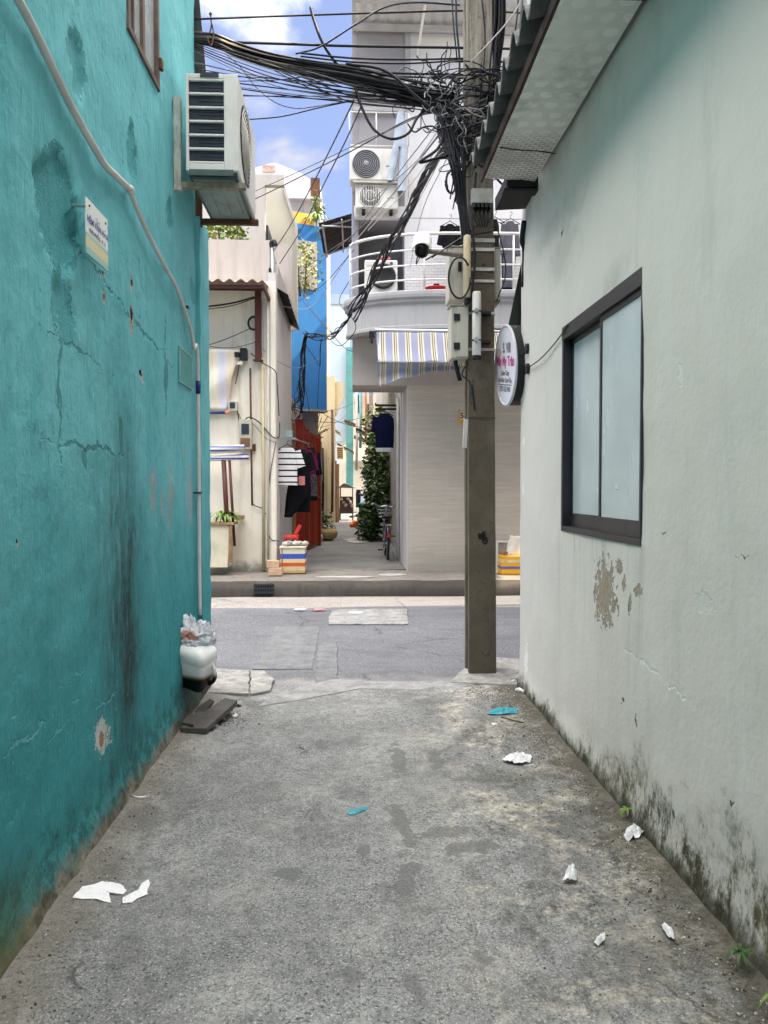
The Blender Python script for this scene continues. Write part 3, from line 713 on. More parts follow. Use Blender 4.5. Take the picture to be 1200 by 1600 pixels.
# ================================================================== GREY-GREEN HOUSE (right)
RW = (3.20, 4.43, 1.255, 2.47)
def green_material():
    m = M('sage_render', .85, .2); u, v = m.y, m.z
    a = m.mix(m.mr(m.noise(.8, 7, .6), .3, .7), (.60, .575, .52), (.68, .65, .60))
    a = m.mix(m.math('MULTIPLY', m.mr(m.noise(1.6, 7, .65, k=(2, 2, .22)), .50, .75), .40), a, (.70, .71, .67))
    a = m.mix(m.math('MULTIPLY', m.mr(m.noise(2.4, 8, .7, k=(2, 2, .3)), .54, .74), .40), a, (.41, .43, .38))
    far = m.mr(m.y, 3.6, 5.2, smooth=True)
    a = m.mix(m.math('MULTIPLY', far, .4), a, (.62, .61, .585))
    # darker in patches towards the top of the wall
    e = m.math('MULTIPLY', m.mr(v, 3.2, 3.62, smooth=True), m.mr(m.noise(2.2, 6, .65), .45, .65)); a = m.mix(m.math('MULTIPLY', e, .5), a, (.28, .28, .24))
    for (px, py, w, hh) in [(880, 400, 40, 70), (960, 440, 30, 50), (870, 350, 60, 40)]:
        e = m.ell(u, v, *wall_px(m, XR, px, py, w, hh), .9, .7, ns=4); a = m.mix(m.math('MULTIPLY', e, .3), a, (.30, .30, .26))
    h = m.math('ADD', m.noise(2.4, 8, .6), m.math('MULTIPLY', m.noise(30, 5, .65), .22))
    # paint peeled back to brown plaster under the window
    for (px, py, w, hh) in [(944, 925, 28, 85), (966, 886, 9, 20), (934, 880, 5, 20), (975, 915, 5, 24), (997, 922, 9, 20), (985, 950, 5, 28), (968, 955, 4, 14)]:
        c4 = wall_px(m, XR, px, py, w, hh)
        e = m.ell(u, v, c4[0], c4[1], c4[2] * 1.12, c4[3] * 1.08, .75, .05, ns=15); a = m.mix(e, a, (.10, .11, .09))
        e = m.ell(u, v, *c4, .75, .05, ns=15)
        a = m.mix(e, a, m.mix(m.mr(m.noise(40, 5, .7), .35, .65), (.26, .21, .155), (.42, .36, .28))); h = m.math('MULTIPLY_ADD', e, -.7, h)
    ru_ = m.math('MULTIPLY', m.math('MULTIPLY', m.mr(v, .55, 1.24), m.math('LESS_THAN', v, 1.26)), m.math('MULTIPLY', m.math('GREATER_THAN', m.y, 3.15), m.math('LESS_THAN', m.y, 4.5)))
    ru_ = m.math('MULTIPLY', ru_, m.mr(m.noise(9, 6, .7, k=(1, 1.6, .08)), .48, .66)); a = m.mix(m.math('MULTIPLY', ru_, .45), a, (.33, .32, .28))
    # pale scars, cracks
    for (px, py, w, hh, an, c) in [(1012, 1040, 75, 5, .10, (.72, .74, .70)), (1060, 1078, 26, 5, .08, (.72, .74, .70)), (822, 1027, 5, 45, 0, (.85, .85, .83)), (1062, 590, 5, 26, 0, (.7, .72, .68)),
                                   (1098, 940, 26, 30, 0, (.62, .63, .58)), (818, 690, 3, 12, 0, (.8, .8, .78)), (818, 765, 3, 12, 0, (.8, .8, .78)), (1005, 250, 20, 90, .2, (.60, .62, .57))]:
        cy, cz, ru, rv = wall_px(m, XR, px, py, w, hh)
        e = m.ell(u, v, cy, cz, ru, max(rv, .004), .9, .3, an, ns=18); a = m.mix(m.math('MULTIPLY', e, .75), a, c); h = m.math('MULTIPLY_ADD', e, -.25, h)
    for (px, py, w, hh) in [(1145, 1248, 6, 8), (1058, 1272, 10, 12), (1035, 830, 8, 3), (995, 1125, 4, 10), (975, 1090, 4, 8), (880, 365, 4, 10), (1160, 860, 20, 2), (885, 640, 3, 6)]:
        e = m.ell(u, v, *wall_px(m, XR, px, py, w, hh), .8, .2, ns=18); a = m.mix(m.math('MULTIPLY', e, .85), a, (.04, .045, .035)); h = m.math('MULTIPLY_ADD', e, -.5, h)
    # moss and black mould creeping up from the ground, worst near the camera
    near = m.mr(m.y, 4.6, 2.4, smooth=True)
    pat = m.mr(m.noise(1.5, 5, .6), .36, .62)
    lim = m.math('MULTIPLY', m.math('MULTIPLY_ADD', near, .36, .12), m.math('MULTIPLY_ADD', pat, 1.0, .25))
    mz = m.math('MULTIPLY_ADD', m.math('SUBTRACT', m.noise(4.2, 9, .76, dist=.3), .5), .85, v)
    f = m.mr(mz, lim, m.math('MULTIPLY', lim, .35), smooth=True)
    tex = m.mr(m.noise(13, 9, .82, k=(1, 1.2, .6)), .43, .56)
    a = m.mix(m.math('MULTIPLY', f, m.math('MULTIPLY_ADD', tex, .90, .08)), a, m.mix(m.mr(m.noise(6, 5), .42, .58), (.028, .030, .012), (.12, .10, .05)))
    h = m.math('MULTIPLY_ADD', m.math('MULTIPLY', f, tex), -.35, h)
    f2 = m.mr(m.math('MULTIPLY_ADD', m.math('SUBTRACT', m.noise(9, 6, .7), .5), .22, v), .13, .02, smooth=True); a = m.mix(m.math('MULTIPLY', f2, .9), a, (.04, .038, .02))
    sp = m.math('MULTIPLY', m.mr(m.noise(38, 4, .7), .70, .75), m.mr(v, 1.0, .2)); a = m.mix(m.math('MULTIPLY', sp, .7), a, (.07, .07, .05))
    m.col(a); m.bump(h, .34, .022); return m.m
house_r = root('sage_house', (2.5, 3, 0), 'pale grey-green rendered house with a dark sliding window and corrugated eave', 'house')
REND = 5.53
def green_pt(y, z):
    d = .012 * nz((y * .9, z * .9, 20)) + .004 * nz((y * 4, z * 4, 24)) + .0018 * nz((y * 13, z * 13, 22))
    k = max(0, min(1, (min(abs(y - RW[0]), abs(y - RW[1])) if RW[2] < z < RW[3] else 1) * 6))
    if z < .14: d += (.14 - z) * .15 + .012 * nz((y * 6, z * 6, 28))
    return Vector((XR - d, y, z))
green_m = green_material()
mb = wallgrid(lin(-7, REND, .06, RW[:2]), lin(-.08, 3.66, .06, RW[2:]), green_pt, RW)
mb.f = [f[::-1] for f in mb.f]
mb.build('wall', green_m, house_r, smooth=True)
green_p = wall_mat('sage_plain', (.50, .53, .47), (.2, .2, .17), .3)
MB().box(XR + .03, 9, REND - .02, REND, -.05, 9.3).box(XR + .02, XR + .06, 5.3, REND - .021, -.05, 3.6).build('front_wall', green_p, house_r)
MB().box(XR + .02, XR + .2, -7, REND - .03, 3.75, 8.8).build('upper_wall', green_p, house_r)  # unseen upper storey, added to keep sun off the alley and teal wall
# window
y0, y1, z0, z1 = RW; XI = XR + .035
wf = MB()
wf.box(XR - .006, XR + .09, y0 - .004, y1 + .004, z1 - .075, z1 + .004); wf.box(XR - .003, XR + .09, y0 - .004, y1 + .004, z0 - .004, z0 + .028)
wf.box(XR - .003, XR + .09, y0 - .004, y0 + .018, z0 + .028, z1 - .075); wf.box(XR - .004, XR + .10, y1 - .03, y1 + .004, z0 + .028, z1 - .075)
win = wf.build('window', K['alu'], house_r, bevel=.003)
ym = 3.79
glass = M('frosted_glass', .16, .55)
g_a = glass.mix(glass.mr(glass.z, z0, z1), (.53, .60, .63), (.60, .67, .71)); glass.col(glass.mix(glass.mr(glass.noise(2.2, 4), (.35), .7), g_a, (.46, .53, .55))); glass.bump(glass.noise(3, 3), .04, .01); glass.rough(glass.mr(glass.noise(5, 6, .7, k=(1, 1.5, .4)), .35, .7, .10, .32))
for (a, b, xx) in [(y0 + .018, ym + .01, XR + .012), (ym - .012, y1 - .03, XR + .045)]:
    s = MB(); w = .028
    s.box(xx, xx + .024, a, b, z0 + .028, z0 + .105); s.box(xx, xx + .024, a, b, z1 - .105, z1 - .076)
    s.box(xx, xx + .024, a, a + w * .5, z0 + .105, z1 - .105); s.box(xx, xx + .024, b - w, b, z0 + .105, z1 - .105)
    so = s.build('sash', K['alu'], win, bevel=.002)
    MB().box(xx + .006, xx + .012, a + w * .4, b - w * .9, z0 + .10, z1 - .10).build('pane', glass.m, win)
q = onx(964, 760, XR + .017); MB().box(XR + .0155, XR + .0178, q.y - .018, q.y + .018, q.z - .013, q.z + .013).build('sticker', K['white'], win)
MB().box(XR + .13, XR + .15, y0 - .1, y1 + .1, z0 - .1, z1 + .1).build('dark_room', K['black'], house_r)
# eave: soffit board, batten, corrugated sheets, gutter end
def soffit_mat():
    m = M('printed_soffit', .7, .3)
    s = .105
    def cell(o): return m.math('SUBTRACT', m.math('FRACT', m.math('DIVIDE', o, s)), .5)
    row = m.math('FLOOR', m.math('DIVIDE', m.y, s)); off = m.math('MULTIPLY', m.math('MODULO', row, 2.0), s * .5)
    cx, cy = cell(m.math('ADD', m.math('ADD', m.x, 10), off)), cell(m.math('ADD', m.y, 10))
    d = m.math('SQRT', m.math('ADD', m.math('MULTIPLY', cx, cx), m.math('MULTIPLY', cy, cy)))
    disc = m.mr(d, .36, .30, smooth=True)
    a = m.mix(m.mr(m.noise(3, 6, .6), .3, .7), (.66, .655, .60), (.78, .77, .72))
    a = m.mix(m.math('MULTIPLY', disc, m.mr(m.noise(1.7, 3), .3, .55)), a, (.84, .83, .80))
    frontp = m.mr(m.y, 4.25, 4.5)
    bk = m.nd.new('ShaderNodeTexBrick'); bk.inputs['Scale'].default_value = 9; bk.inputs['Mortar Size'].default_value = .05; m.put(bk.inputs['Vector'], m.pos)
    bk.inputs[1].default_value = (.82, .79, .74, 1); bk.inputs[2].default_value = (.72, .69, .64, 1); bk.inputs[3].default_value = (.40, .38, .35, 1)
    a = m.mix(frontp, a, bk.outputs[0])
    a = m.mix(m.math('MULTIPLY', m.mr(m.noise(2.6, 8, .7), .52, .68), .6), a, (.27, .26, .24))
    a = m.mix(m.math('MULTIPLY', m.mr(m.noise(7, 6, .7), .62, .70), .5), a, (.55, .54, .5))
    m.col(a); m.bump(m.noise(20, 4), .15, .01); return m.m
EX = onx(750, 285, .876).x; EY = 5.02
mb = MB(); mb.grid(lambda u, v: Vector((.885 + .355 * u, -7 + (EY + 7) * v, 3.585 + .012 * nz((u * 2, v * 20, 0)) - .02 * (1 - u) * math.sin(v * 23))), 4, 90)
mb.f = [f[::-1] for f in mb.f]
mb.build('soffit', soffit_mat(), house_r, smooth=True)
MB().box(.868, .884, -7, EY, 3.572, 3.63).build('fascia_board', plain('dark_rust', (.05, .026, .018), .8, .5, 9, bump=.3, dirt=(.11, .05, .03)), house_r)
tile_m = plain('cement_sheet', (.13, .128, .125), .85, .35, 6, bump=.4, dirt=(.06, .055, .05), dirtamt=.7)
mb = MB(); NW = 800
def sheetp(u, v):
    y = -7 + (EY + 7.02) * v; ph = (y / .215) % 1
    return Vector((.80 + 1.2 * u + .012 * nz((0, y * 3, 1)), y, 3.69 + .30 * u + .048 * math.sin(2 * math.pi * ph) + .014 * (ph < .5) - .02 * (1 - u) * nz((0, y * 2, 7))))
mb.grid(sheetp, 3, NW)
mb.build('roof', tile_m, house_r, solid=.012)
gt = MB(); gt.prism([(1.05, 5.03, 3.545), (1.05, 5.03, 3.64), (1.28, 5.03, 3.63), (1.28, 5.03, 3.56)], (0, .42, 0)); gt.box(1.03, 1.27, 5.02, 5.12, 3.525, 3.544)
gt.build('gutter', K['black'], house_r, bevel=.01)
MB().tube(spline([(1.255, 5.40, 3.46), (1.25, 5.44, 3.33), (1.275, 5.46, 3.25), (1.27, 5.47, 3.0)], 6), .018, 8).build('drain_pipe', K['dark_metal'], house_r, smooth=True)
MB().box(1.02, 1.26, 3.05, 3.16, 3.575, 3.64).build('eave_block', K['black'], house_r, bevel=.01)
setting(MB().box(XR + .3, 9, -7, REND - .1, 8.8, 8.9).build('roof_slab', K['concrete']))
# cable stapled along the soffit
w1 = [Vector((.9, 4.52, 3.578)), Vector((1.02, 4.50, 3.555)), Vector((1.14, 4.53, 3.565)), Vector((1.25, 4.55, 3.56))]
tag(MB().tube(spline(w1, 8), .004, 5).build('soffit_wire', K['cable'], smooth=True), 'short dark wire sagging across the patterned eave soffit', 'cable')
# wire between the round sign and the window
w2 = [onx(825, 575, XR - .012), onx(845, 560, XR - .02), onx(868, 535, XR - .015), onx(887, 508, XR - .012)]
tag(MB().tube(spline(w2, 8), .004, 5).build('sign_cable', K['cable'], smooth=True), 'thin black wire drooping from the round sign to the window corner', 'cable')
# dark green awning of the street front, seen end on
aw = root('green_awning', (2.9, 6.2, 3.0), 'dark green canvas awning sloping out over the street behind the round sign', 'awning')
gm_ = plain('green_canvas', (.008, .016, .011), 1.0, .4, 4, bump=.2, bs=25, spec=.05)
a1 = at(818, 376, 5.56); a2 = at(787, 528, 6.9)
mb = MB(); mb.grid(lambda u, v: Vector((a1.x + .02 + (a2.x - a1.x) * v + 3.0 * u, 5.56 + 1.34 * v, a1.z + (a2.z - a1.z) * v - .03 * math.sin(v * 3.14))), 12, 8)
mb.build('canvas', gm_, aw, smooth=True, solid=.01)
mb = MB(); mb.add([(a1.x + .02, 5.56, a1.z - .01), (a2.x + .02, 6.9, a2.z - .01), (a2.x + .03, 6.86, a2.z - .32), (a1.x + .04, 5.56, a2.z - .35)], [(0, 1, 2, 3)])
mb.build('end_flap', gm_, aw, solid=.008)
MB().tube([(a2.x, 6.9, a2.z), (a2.x + 3, 6.9, a2.z)], .02, 8).tube([(a1.x + .03, 5.56, a1.z - .02), (a2.x + .03, 6.88, a2.z - .02)], .015, 8).build('frame', K['dark_metal'], aw, smooth=True)

MB().box(XR + .07, 2.9, REND + .001, 8.2, 7.12, 7.24).build('shade_slab', K['concrete'], house_r)  # unseen slab added to block sun from the teal pillar
# unseen canopy added at the right to keep the near half street shaded
sc_ = root('shade_canopy', (6, 7.7, 0), 'unseen grey sheet canopy on posts, added to shade the near side of the street', 'canopy')
mb = MB(); mb.grid(lambda u, v: Vector((2.75 + 7.5 * u, 5.54 + 4.41 * v, 7.0 + .03 * math.sin(u * 7.5 * 30))), 220, 4)
mb.build('sheet', plain('canopy_sheet', (.35, .36, .37), .6, .2), sc_, solid=.01)
for px_, in ((2.95,), (10.0,)):
    MB().box(px_ - .05, px_ + .05, 9.75, 9.85, -.03, 6.95).build('post', K['dark_metal'], sc_)
MB().box(2.8, 10.2, 9.76, 9.84, 6.86, 6.94).build('beam', K['dark_metal'], sc_)

# ---- round sign box
def round_sign():
    near, far = at(806, 571, 5.40), at(774, 571, 6.02)
    c = (near + far) / 2; ry = (near - far).length / 2; rz = .31
    t = (near - far).normalized(); nrm = Vector((0, 0, 1)).cross(t)      # sideways
    if nrm.x > 0: nrm = -nrm
    up = Vector((0, 0, 1)); back = -nrm
    r = root('round_sign', (c.x, c.y, c.z - rz), 'oval white light-box sign with pink lettering on the corner of the grey-green house', 'sign')
    def disc(r1, r2, d0, d1, n=48):
        mb = MB(); vs = []
        for (k, d) in ((r1, d0), (r2, d1)):
            vs += [c + t * (ry * k * math.cos(q)) + up * (rz * k * math.sin(q)) + back * d for q in [2 * math.pi * i / n for i in range(n)]]
        return mb.add(vs, [tuple(range(n)), tuple(range(2 * n - 1, n - 1, -1))] + [(i, i + n, (i + 1) % n + n, (i + 1) % n) for i in range(n)])
    fm = plain('sign_face', (.76, .75, .82), .35, .05, 5, bump=0)
    disc(.96, .99, 0, .012).build('face', fm, r, smooth=False)
    disc(1.0, 1.0, .0125, .115).build('case', K['black'], r, bevel=.008)
    mb = MB(); n = 60
    mb.tube([c + t * (ry * .985 * math.cos(q)) + up * (rz * .985 * math.sin(q)) + back * .006 for q in [2 * math.pi * i / n for i in range(n)]], .012, 6, closed=True)
    mb.build('rim', plain('sign_rim', (.62, .61, .66), .4, .08), r, smooth=True)
    right = t                      # reading direction: towards the viewer
    def line(s, sz, mm, dz, dx=0, b=0.0): text(s, sz, mm, c + up * dz + t * dx, right, up, 'lettering', r, bold=b, proud=.0015)
    line('S. Vill', .105, K['grey_ink'], .10, .05, .003)
    line('Mây My Trân', .102, K['magenta_ink'], .0, 0, .004)
    line('Quán Chay', .055, K['grey_ink'], -.075, 0, .001)
    line('Bún Riêu Cơm Đậu', .05, K['grey_ink'], -.13, 0, .001)
    line('0773 362 968', .056, K['grey_ink'], -.20, 0, .001)
    a, b = c - up * .148 - t * .2 - back * .001, c - up * .148 + t * .2 - back * .001
    MB().tube([a, b], .003, 4).build('underline', K['grey_ink'], r)
    f = MB(); q = c + up * .10 - t * .17 - back * .001
    for k in range(6): f.blob(q + t * (.028 * math.cos(k)) + up * (.028 * math.sin(k)), (.004, .017, .017), k, .1, 1)
    f.build('flower_emblem', plain('peach_ink', (.75, .35, .25), .5, .1), r)
    arms = MB()
    for (px, py) in ((825, 545), (826, 576)):
        w = onx(px, py, XR - .0); e = c + back * .08 + t * (ry * .93); e.z = w.z - .02
        arms = MB(); arms.tube([w + Vector((.01, 0, 0)), e], .014, 8); arms.lathe(w + Vector((-.018, 0, 0)), [(.038, 0), (.038, .02)], 16, 'X')
        arms.build('arm', K['black'], r, smooth=False)
    mb = MB()
    for k in (.05,): mb.blob(c + up * (rz * .93) + back * k + t * ry * .38, .008, k, .1, 1)
    mb.build('screw', K['steel'], r)
round_sign()

# ================================================================== BALCONY HOUSE (right, across the street)
FY = 12.1
XC = at(637, 765, FY).x          # tiled ground-floor corner
lav = wall_mat('lavender_render', (.74, .725, .735), (.42, .39, .37), .30, var=.06, bump=.12)
lav2 = wall_mat('lavender_grey_render', (.33, .315, .33), (.20, .18, .175), .3, var=.08, bump=.12)
wht = wall_mat('whitish_render', (.43, .425, .435), (.22, .20, .18), .40, var=.06, bump=.1)
def tile_material():
    m = M('streaked_tiles', .42, .4)
    a = m.mix(m.mr(m.noise(4, 6, .65, k=(.6, 1, 9)), .3, .7), (.46, .405, .345), (.585, .52, .45))
    a = m.mix(m.math('MULTIPLY', m.mr(m.noise(9, 7, .7, k=(.35, .35, 7)), .55, .7), .45), a, (.37, .32, .28))
    def joint(o, s, off, w):
        f = m.math('FRACT', m.math('DIVIDE', m.math('ADD', o, off), s)); return m.math('GREATER_THAN', m.math('ABSOLUTE', m.math('SUBTRACT', f, .5)), .5 - w / s)
    xo = at(700, 765, FY).x
    j = m.math('MAXIMUM', joint(m.x, .62, 6.2 * 3 - xo, .004), joint(m.z, .305, 0, .003))
    # slight change of tone from tile to tile
    cid = m.nd.new('ShaderNodeCombineXYZ')
    m.put(cid.inputs[0], m.math('FLOOR', m.math('DIVIDE', m.math('ADD', m.x, 6.2 * 3 - xo), .62))); m.put(cid.inputs[1], m.math('FLOOR', m.math('DIVIDE', m.z, .305)))
    wn_ = m.nd.new('ShaderNodeTexWhiteNoise'); m.put(wn_.inputs['Vector'], cid.outputs[0])
    a = m.mix(m.math('MULTIPLY', wn_.outputs[0], .22), a, (.34, .31, .29))
    a = m.mix(m.math('MULTIPLY', j, .55), a, (.60, .56, .52))
    dirt = m.mr(m.math('MULTIPLY_ADD', m.math('SUBTRACT', m.noise(4, 6), .5), .3, m.z), .62, .2, smooth=True)
    a = m.mix(m.math('MULTIPLY', dirt, .4), a, (.24, .225, .21))
    m.col(a); m.bump(j, -.25, .003); return m.m
hb = root('balcony_house', (2.5, 14, PZ), 'lavender house with streaked beige tiles below and a curved white balcony', 'house')
MB().box(XC, 4.9, FY, 14.6, 0, 3.20).build('tiled_wall', tile_material(), hb)
MB().box(XC - .012, XC - .0005, FY + .02, 14.6, 0, 3.20).build('side_wall', wall_mat('side_lilac', (.58, .545, .55), (.28, .26, .25), .35, var=.1), hb)
# upper floors overhanging the alley
zb_ = Z_(602, FY)                       # underside of the overhang
X0 = at(551, 765, FY).x
XN = at(632, 765, FY).x                 # right edge of the niche column
MB().box(X0, XC - .002, FY - .001, 13.0, zb_, 4.30).box(XC - .001, 4.9, FY - .001, 15.6, 3.201, 4.30).build('overhang_block', wall_mat('shaded_overhang_render', (.46, .41, .38), (.2, .18, .16), .3), hb)  # overhang colour browned to paint in the shade under the balcony
zn0, zn1 = 4.30, Z_(345, FY)
MB().box(XN, 4.9, FY, 15.6, 4.301, 8.85).build('upper_wall', lav, hb)
MB().box(X0, X0 + .10, FY, 13.0, 4.301, 8.85).build('side_column', lav2, hb)
MB().box(X0 + .101, XN - .001, FY + .75, 13.0, 4.301, zn1).build('niche_back', lav2, hb)
MB().box(X0 + .101, XN - .001, FY - .02, 13.0, zn1, 8.85).build('panel_wall', lav2, hb)
MB().box(X0 + .03, XN + .01, FY - .16, FY - .021, Z_(345, FY), Z_(328, FY)).build('ledge', lav, hb)
MB().box(XN - .0, XN + .09, FY - .06, FY - .001, Z_(170, FY), 8.80).build('pilaster', wht, hb)
MB().box(X0 + .02, XN + .0, FY - .10, FY - .021, Z_(178, FY), Z_(172, FY)).build('string_course', wht, hb)
# white brick-tiled dado behind the railing
bm = M('white_brick_tiles', .35, .4); bk = bm.nd.new('ShaderNodeTexBrick'); bk.inputs['Scale'].default_value = 5; bk.inputs['Mortar Size'].default_value = .012
mpn = bm.nd.new('ShaderNodeCombineXYZ'); bm.put(mpn.inputs[0], bm.x); bm.put(mpn.inputs[1], bm.z); bm.put(bk.inputs['Vector'], mpn.outputs[0])
bk.inputs[1].default_value = (.68, .67, .68, 1); bk.inputs[2].default_value = (.62, .61, .63, 1); bk.inputs[3].default_value = (.38, .37, .38, 1); bm.col(bk.outputs[0])
MB().box(XN + .02, 4.85, FY - .012, FY - .001, 4.301, Z_(385, FY)).build('dado', bm.m, hb)
# balcony
bp = [Vector((at(542, 765, 12.15).x, 12.15, 0)), Vector((X0 - .06, 11.95, 0)), Vector((.10, 11.72, 0)), Vector((.42, 11.50, 0)), Vector((.85, 11.36, 0)), Vector((1.4, 11.28, 0)), Vector((2.2, 11.25, 0)), Vector((3.4, 11.25, 0)), Vector((4.9, 11.25, 0))]
bl = spline(bp, 8)
zt_, zb2 = Z_(452, 11.28), Z_(513, 11.28)
H = zt_ - zb2
def offs(line, d):
    o = []
    for i, p in enumerate(line):
        t = (line[min(i + 1, len(line) - 1)] - line[max(i - 1, 0)]).normalized(); o.append(p + Vector((t.y, -t.x, 0)) * d)
    return o
profile = [(-.12, 0), (.0, 0), (.015, .02), (.015, .10), (-.01, .12), (-.01, .66), (.01, .70), (.03, .72), (.03, .78), (.055, .82), (.055, .98), (.04, 1.0), (-.12, 1.0)]
mb = MB(); n = len(bl); cols = [offs(bl, d) for d, z in profile]; k = len(profile)
vs = [cols[j][i] + Vector((0, 0, zb2 + profile[j][1] * H)) for i in range(n) for j in range(k)]
fs = [(i * k + j, (i + 1) * k + j, (i + 1) * k + j + 1, i * k + j + 1) for i in range(n - 1) for j in range(k - 1)]
mb.add(vs, fs); mb.build('fascia', wht, hb, smooth=False)
mm_ = MB(); cols = [offs(bl, d) for d in (.0315, .0565)]
vs = [cols[j][i] + Vector((0, 0, zb2 + z * H)) for i in range(n) for j, z in ((0, .73), (0, .775), (1, .825), (1, .90))]
mm_.add(vs, [(i * 4 + j, (i + 1) * 4 + j, (i + 1) * 4 + j + 1, i * 4 + j + 1) for i in range(n - 1) for j in (0, 2)])
mm_.build('grey_moulding', lav2, hb)
inn = offs(bl, -.02)
MB().prism([p + Vector((0, 0, zb2 + .03)) for p in inn] + [Vector((4.9, FY + .2, zb2 + .03)), Vector((inn[0].x, FY + .2, zb2 + .03))], (0, 0, H * .8)).build('slab', lav2, hb)
rl = [q for q in offs(bl, -.03) if q.x > X0 - .035 and q.y < 12.05]
railing = MB()
ry_ = 11.28
zs = [Z_(362, ry_), Z_(387, ry_), Z_(411, ry_), Z_(434, ry_)]
whp = plain('white_rail', (.74, .72, .69), .4, .08, 8, bump=.03, dirt=(.4, .3, .22), dirtamt=.35)
rp = MB().tube([p + Vector((0, 0, zs[0])) for p in rl], .024, 8)
rail = rp.build('railing', whp, hb, smooth=True)
for z in zs[1:]: MB().tube([p + Vector((0, 0, z)) for p in rl], .014, 8).build('rail', whp, rail, smooth=True)
for px in (553, 665, 804):
    i = min(range(len(rl)), key=lambda i: abs(rl[i].x - at(px, 765, rl[i].y).x)) if px > 560 else 0; p = rl[i]
    MB().tube([p + Vector((0, 0, zt_ - .02)), p + Vector((0, 0, zs[0]))], .016, 8).build('post', whp, rail, smooth=True)
# top canopy of metal sheets
cm_ = wall_mat('canopy_zinc', (.50, .50, .51), (.33, .31, .30), .35, var=.1, bump=.05, rough=.5)
mb = MB(); mb.grid(lambda u, v: Vector((X0 - .0 + 8.3 * u, 11.0 + 1.15 * v, 9.12 - .24 * v + .016 * math.sin(u * 8.3 * 36))), 260, 3)
can = mb.build('roof_canopy', cm_, hb, solid=.006)
MB().box(X0, 8.2, 11.9, 11.97, 8.78, 8.86).box(X0, 8.2, 11.35, 11.42, 8.86, 8.95).build('purlin', plain('purlin', (.42, .42, .43), .5), can)
q = at(655, 60, 11.95)
MB().tube([(q.x - .02, 12.08, Z_(84, 12.08)), (q.x + .05, 11.4, 8.9)], .022, 6).tube([(q.x + 2.2, 12.08, Z_(84, 12.08)), (q.x + 2.25, 11.4, 8.9)], .022, 6).build('strut', whp, can)
MB().box(X0, 4.9, FY, 15.6, 8.9, 9.0).build('roof', K['concrete'], hb)

# drying cage over the units
cg = MB(); zc0, zc1 = Z_(228, 11.75), Z_(176, 11.75)
xa, xb = at(547, 765, 11.75).x, at(638, 765, 11.75).x
for x in (xa, xa + .42, xb): cg.tube([(x, 11.75, zc0), (x, 11.75, zc1)], .010, 6); cg.tube([(x, 11.75, zc1), (x, FY - .03, zc1)], .010, 6)
cg.tube([(xa, 11.75, zc1), (xb, 11.75, zc1)], .010, 6); cg.tube([(xa, 11.75, zc0), (xb, 11.75, zc0)], .010, 6); cg.tube([(xb, 11.75, Z_(310, 11.75)), (xb, 11.75, zc0)], .010, 6)
tag(cg.build('drying_frame', whp, smooth=True), 'thin white pipe frame above the upper outdoor unit on the lavender house', 'rack')

def outdoor_unit(px0, px1, py0, py1, Y, label, ring):
    x0, x1 = at(px0, 765, Y).x, at(px1, 765, Y).x; z1, z0 = Z_(py0, Y), Z_(py1, Y)
    r = root('air_conditioner', ((x0 + x1) / 2, Y + .15, z0), label, 'air conditioner', 'outdoor units on the balcony house')
    MB().box(x0, x1, Y, Y + .30, z0, z1).build('casing', K['ac'], r, bevel=.012)
    w = x1 - x0; h = z1 - z0; c = Vector((x0 + w * .34, Y - .001, (z0 + z1) / 2)); rr = h * .45
    MB().lathe(c, [(rr, .0), (rr, -.004)], 36, 'Y').build('fan_opening', K['ac_dark'], r)
    g = MB()
    if ring:
        for k in range(6):
            q = rr * (.30 + .13 * k)
            g.tube([c + Vector((q * math.cos(t), -.012, q * math.sin(t))) for t in [2 * math.pi * i / 32 for i in range(32)]], .008, 5, closed=True)
        g.lathe(c + Vector((0, -.016, 0)), [(rr * .24, .01), (rr * .2, -.006), (.01, -.008)], 20, 'Y')
    else:
        for k in range(-6, 7):
            hx = k * rr / 6.5; L = math.sqrt(max(0, rr * rr - hx * hx)); g.tube([c + Vector((hx, -.012, -L)), c + Vector((hx, -.012, L))], .006, 5)
        for q in (.98, .5): g.tube([c + Vector((q * rr * math.cos(t), -.014, q * rr * math.sin(t))) for t in [2 * math.pi * i / 32 for i in range(32)]], .006, 5, closed=True)
        MB().box(x0 + w * .01, x0 + w * .66, Y - .016, Y - .010, z0 + .02, z0 + .035).box(x0 + w * .01, x0 + w * .66, Y - .016, Y - .010, z1 - .035, z1 - .02).build('grille_frame', K['ac'], r)
    g.build('fan_grille', K['fan_grey'] if ring else K['ac'], r, smooth=True)
    MB().box(x0 + w * .68, x1 - .015, Y - .003, Y - .0005, z0 + .04, z1 - .04).build('service_panel', K['ac'], r, bevel=.001)
    MB().box(x0 + w * .74, x0 + w * .90, Y - .0045, Y - .0032, z0 + h * .42, z0 + h * .45).build('badge', K['grey_ink'], r)
    for fx in (.15, .8): MB().box(x0 + w * fx, x0 + w * fx + .05, Y + .02, Y + .28, z0 - .05, z0 - .001).build('foot', K['dark_metal'], r)
    return r
outdoor_unit(547, 622, 232, 281, 11.72, 'upper cream outdoor unit with a ringed fan grille on the lavender house', True)
outdoor_unit(556, 622, 288, 326, 11.76, 'lower cream outdoor unit with a barred fan grille on the lavender house', False)
zz0 = Z_(284, 11.74)
MB_ = MB().box(at(552, 765, 11.9).x, at(630, 765, 11.9).x, 11.70, FY - .02, zz0 - .03, zz0)
MB_.box(at(556, 765, 12.05).x, at(630, 765, 12.05).x, 12.0, FY - .021, Z_(285, 12), Z_(270, 12))
tag(MB_.build('bracket_shelf', K['box']), 'grey shelf carrying the upper outdoor unit', 'bracket')

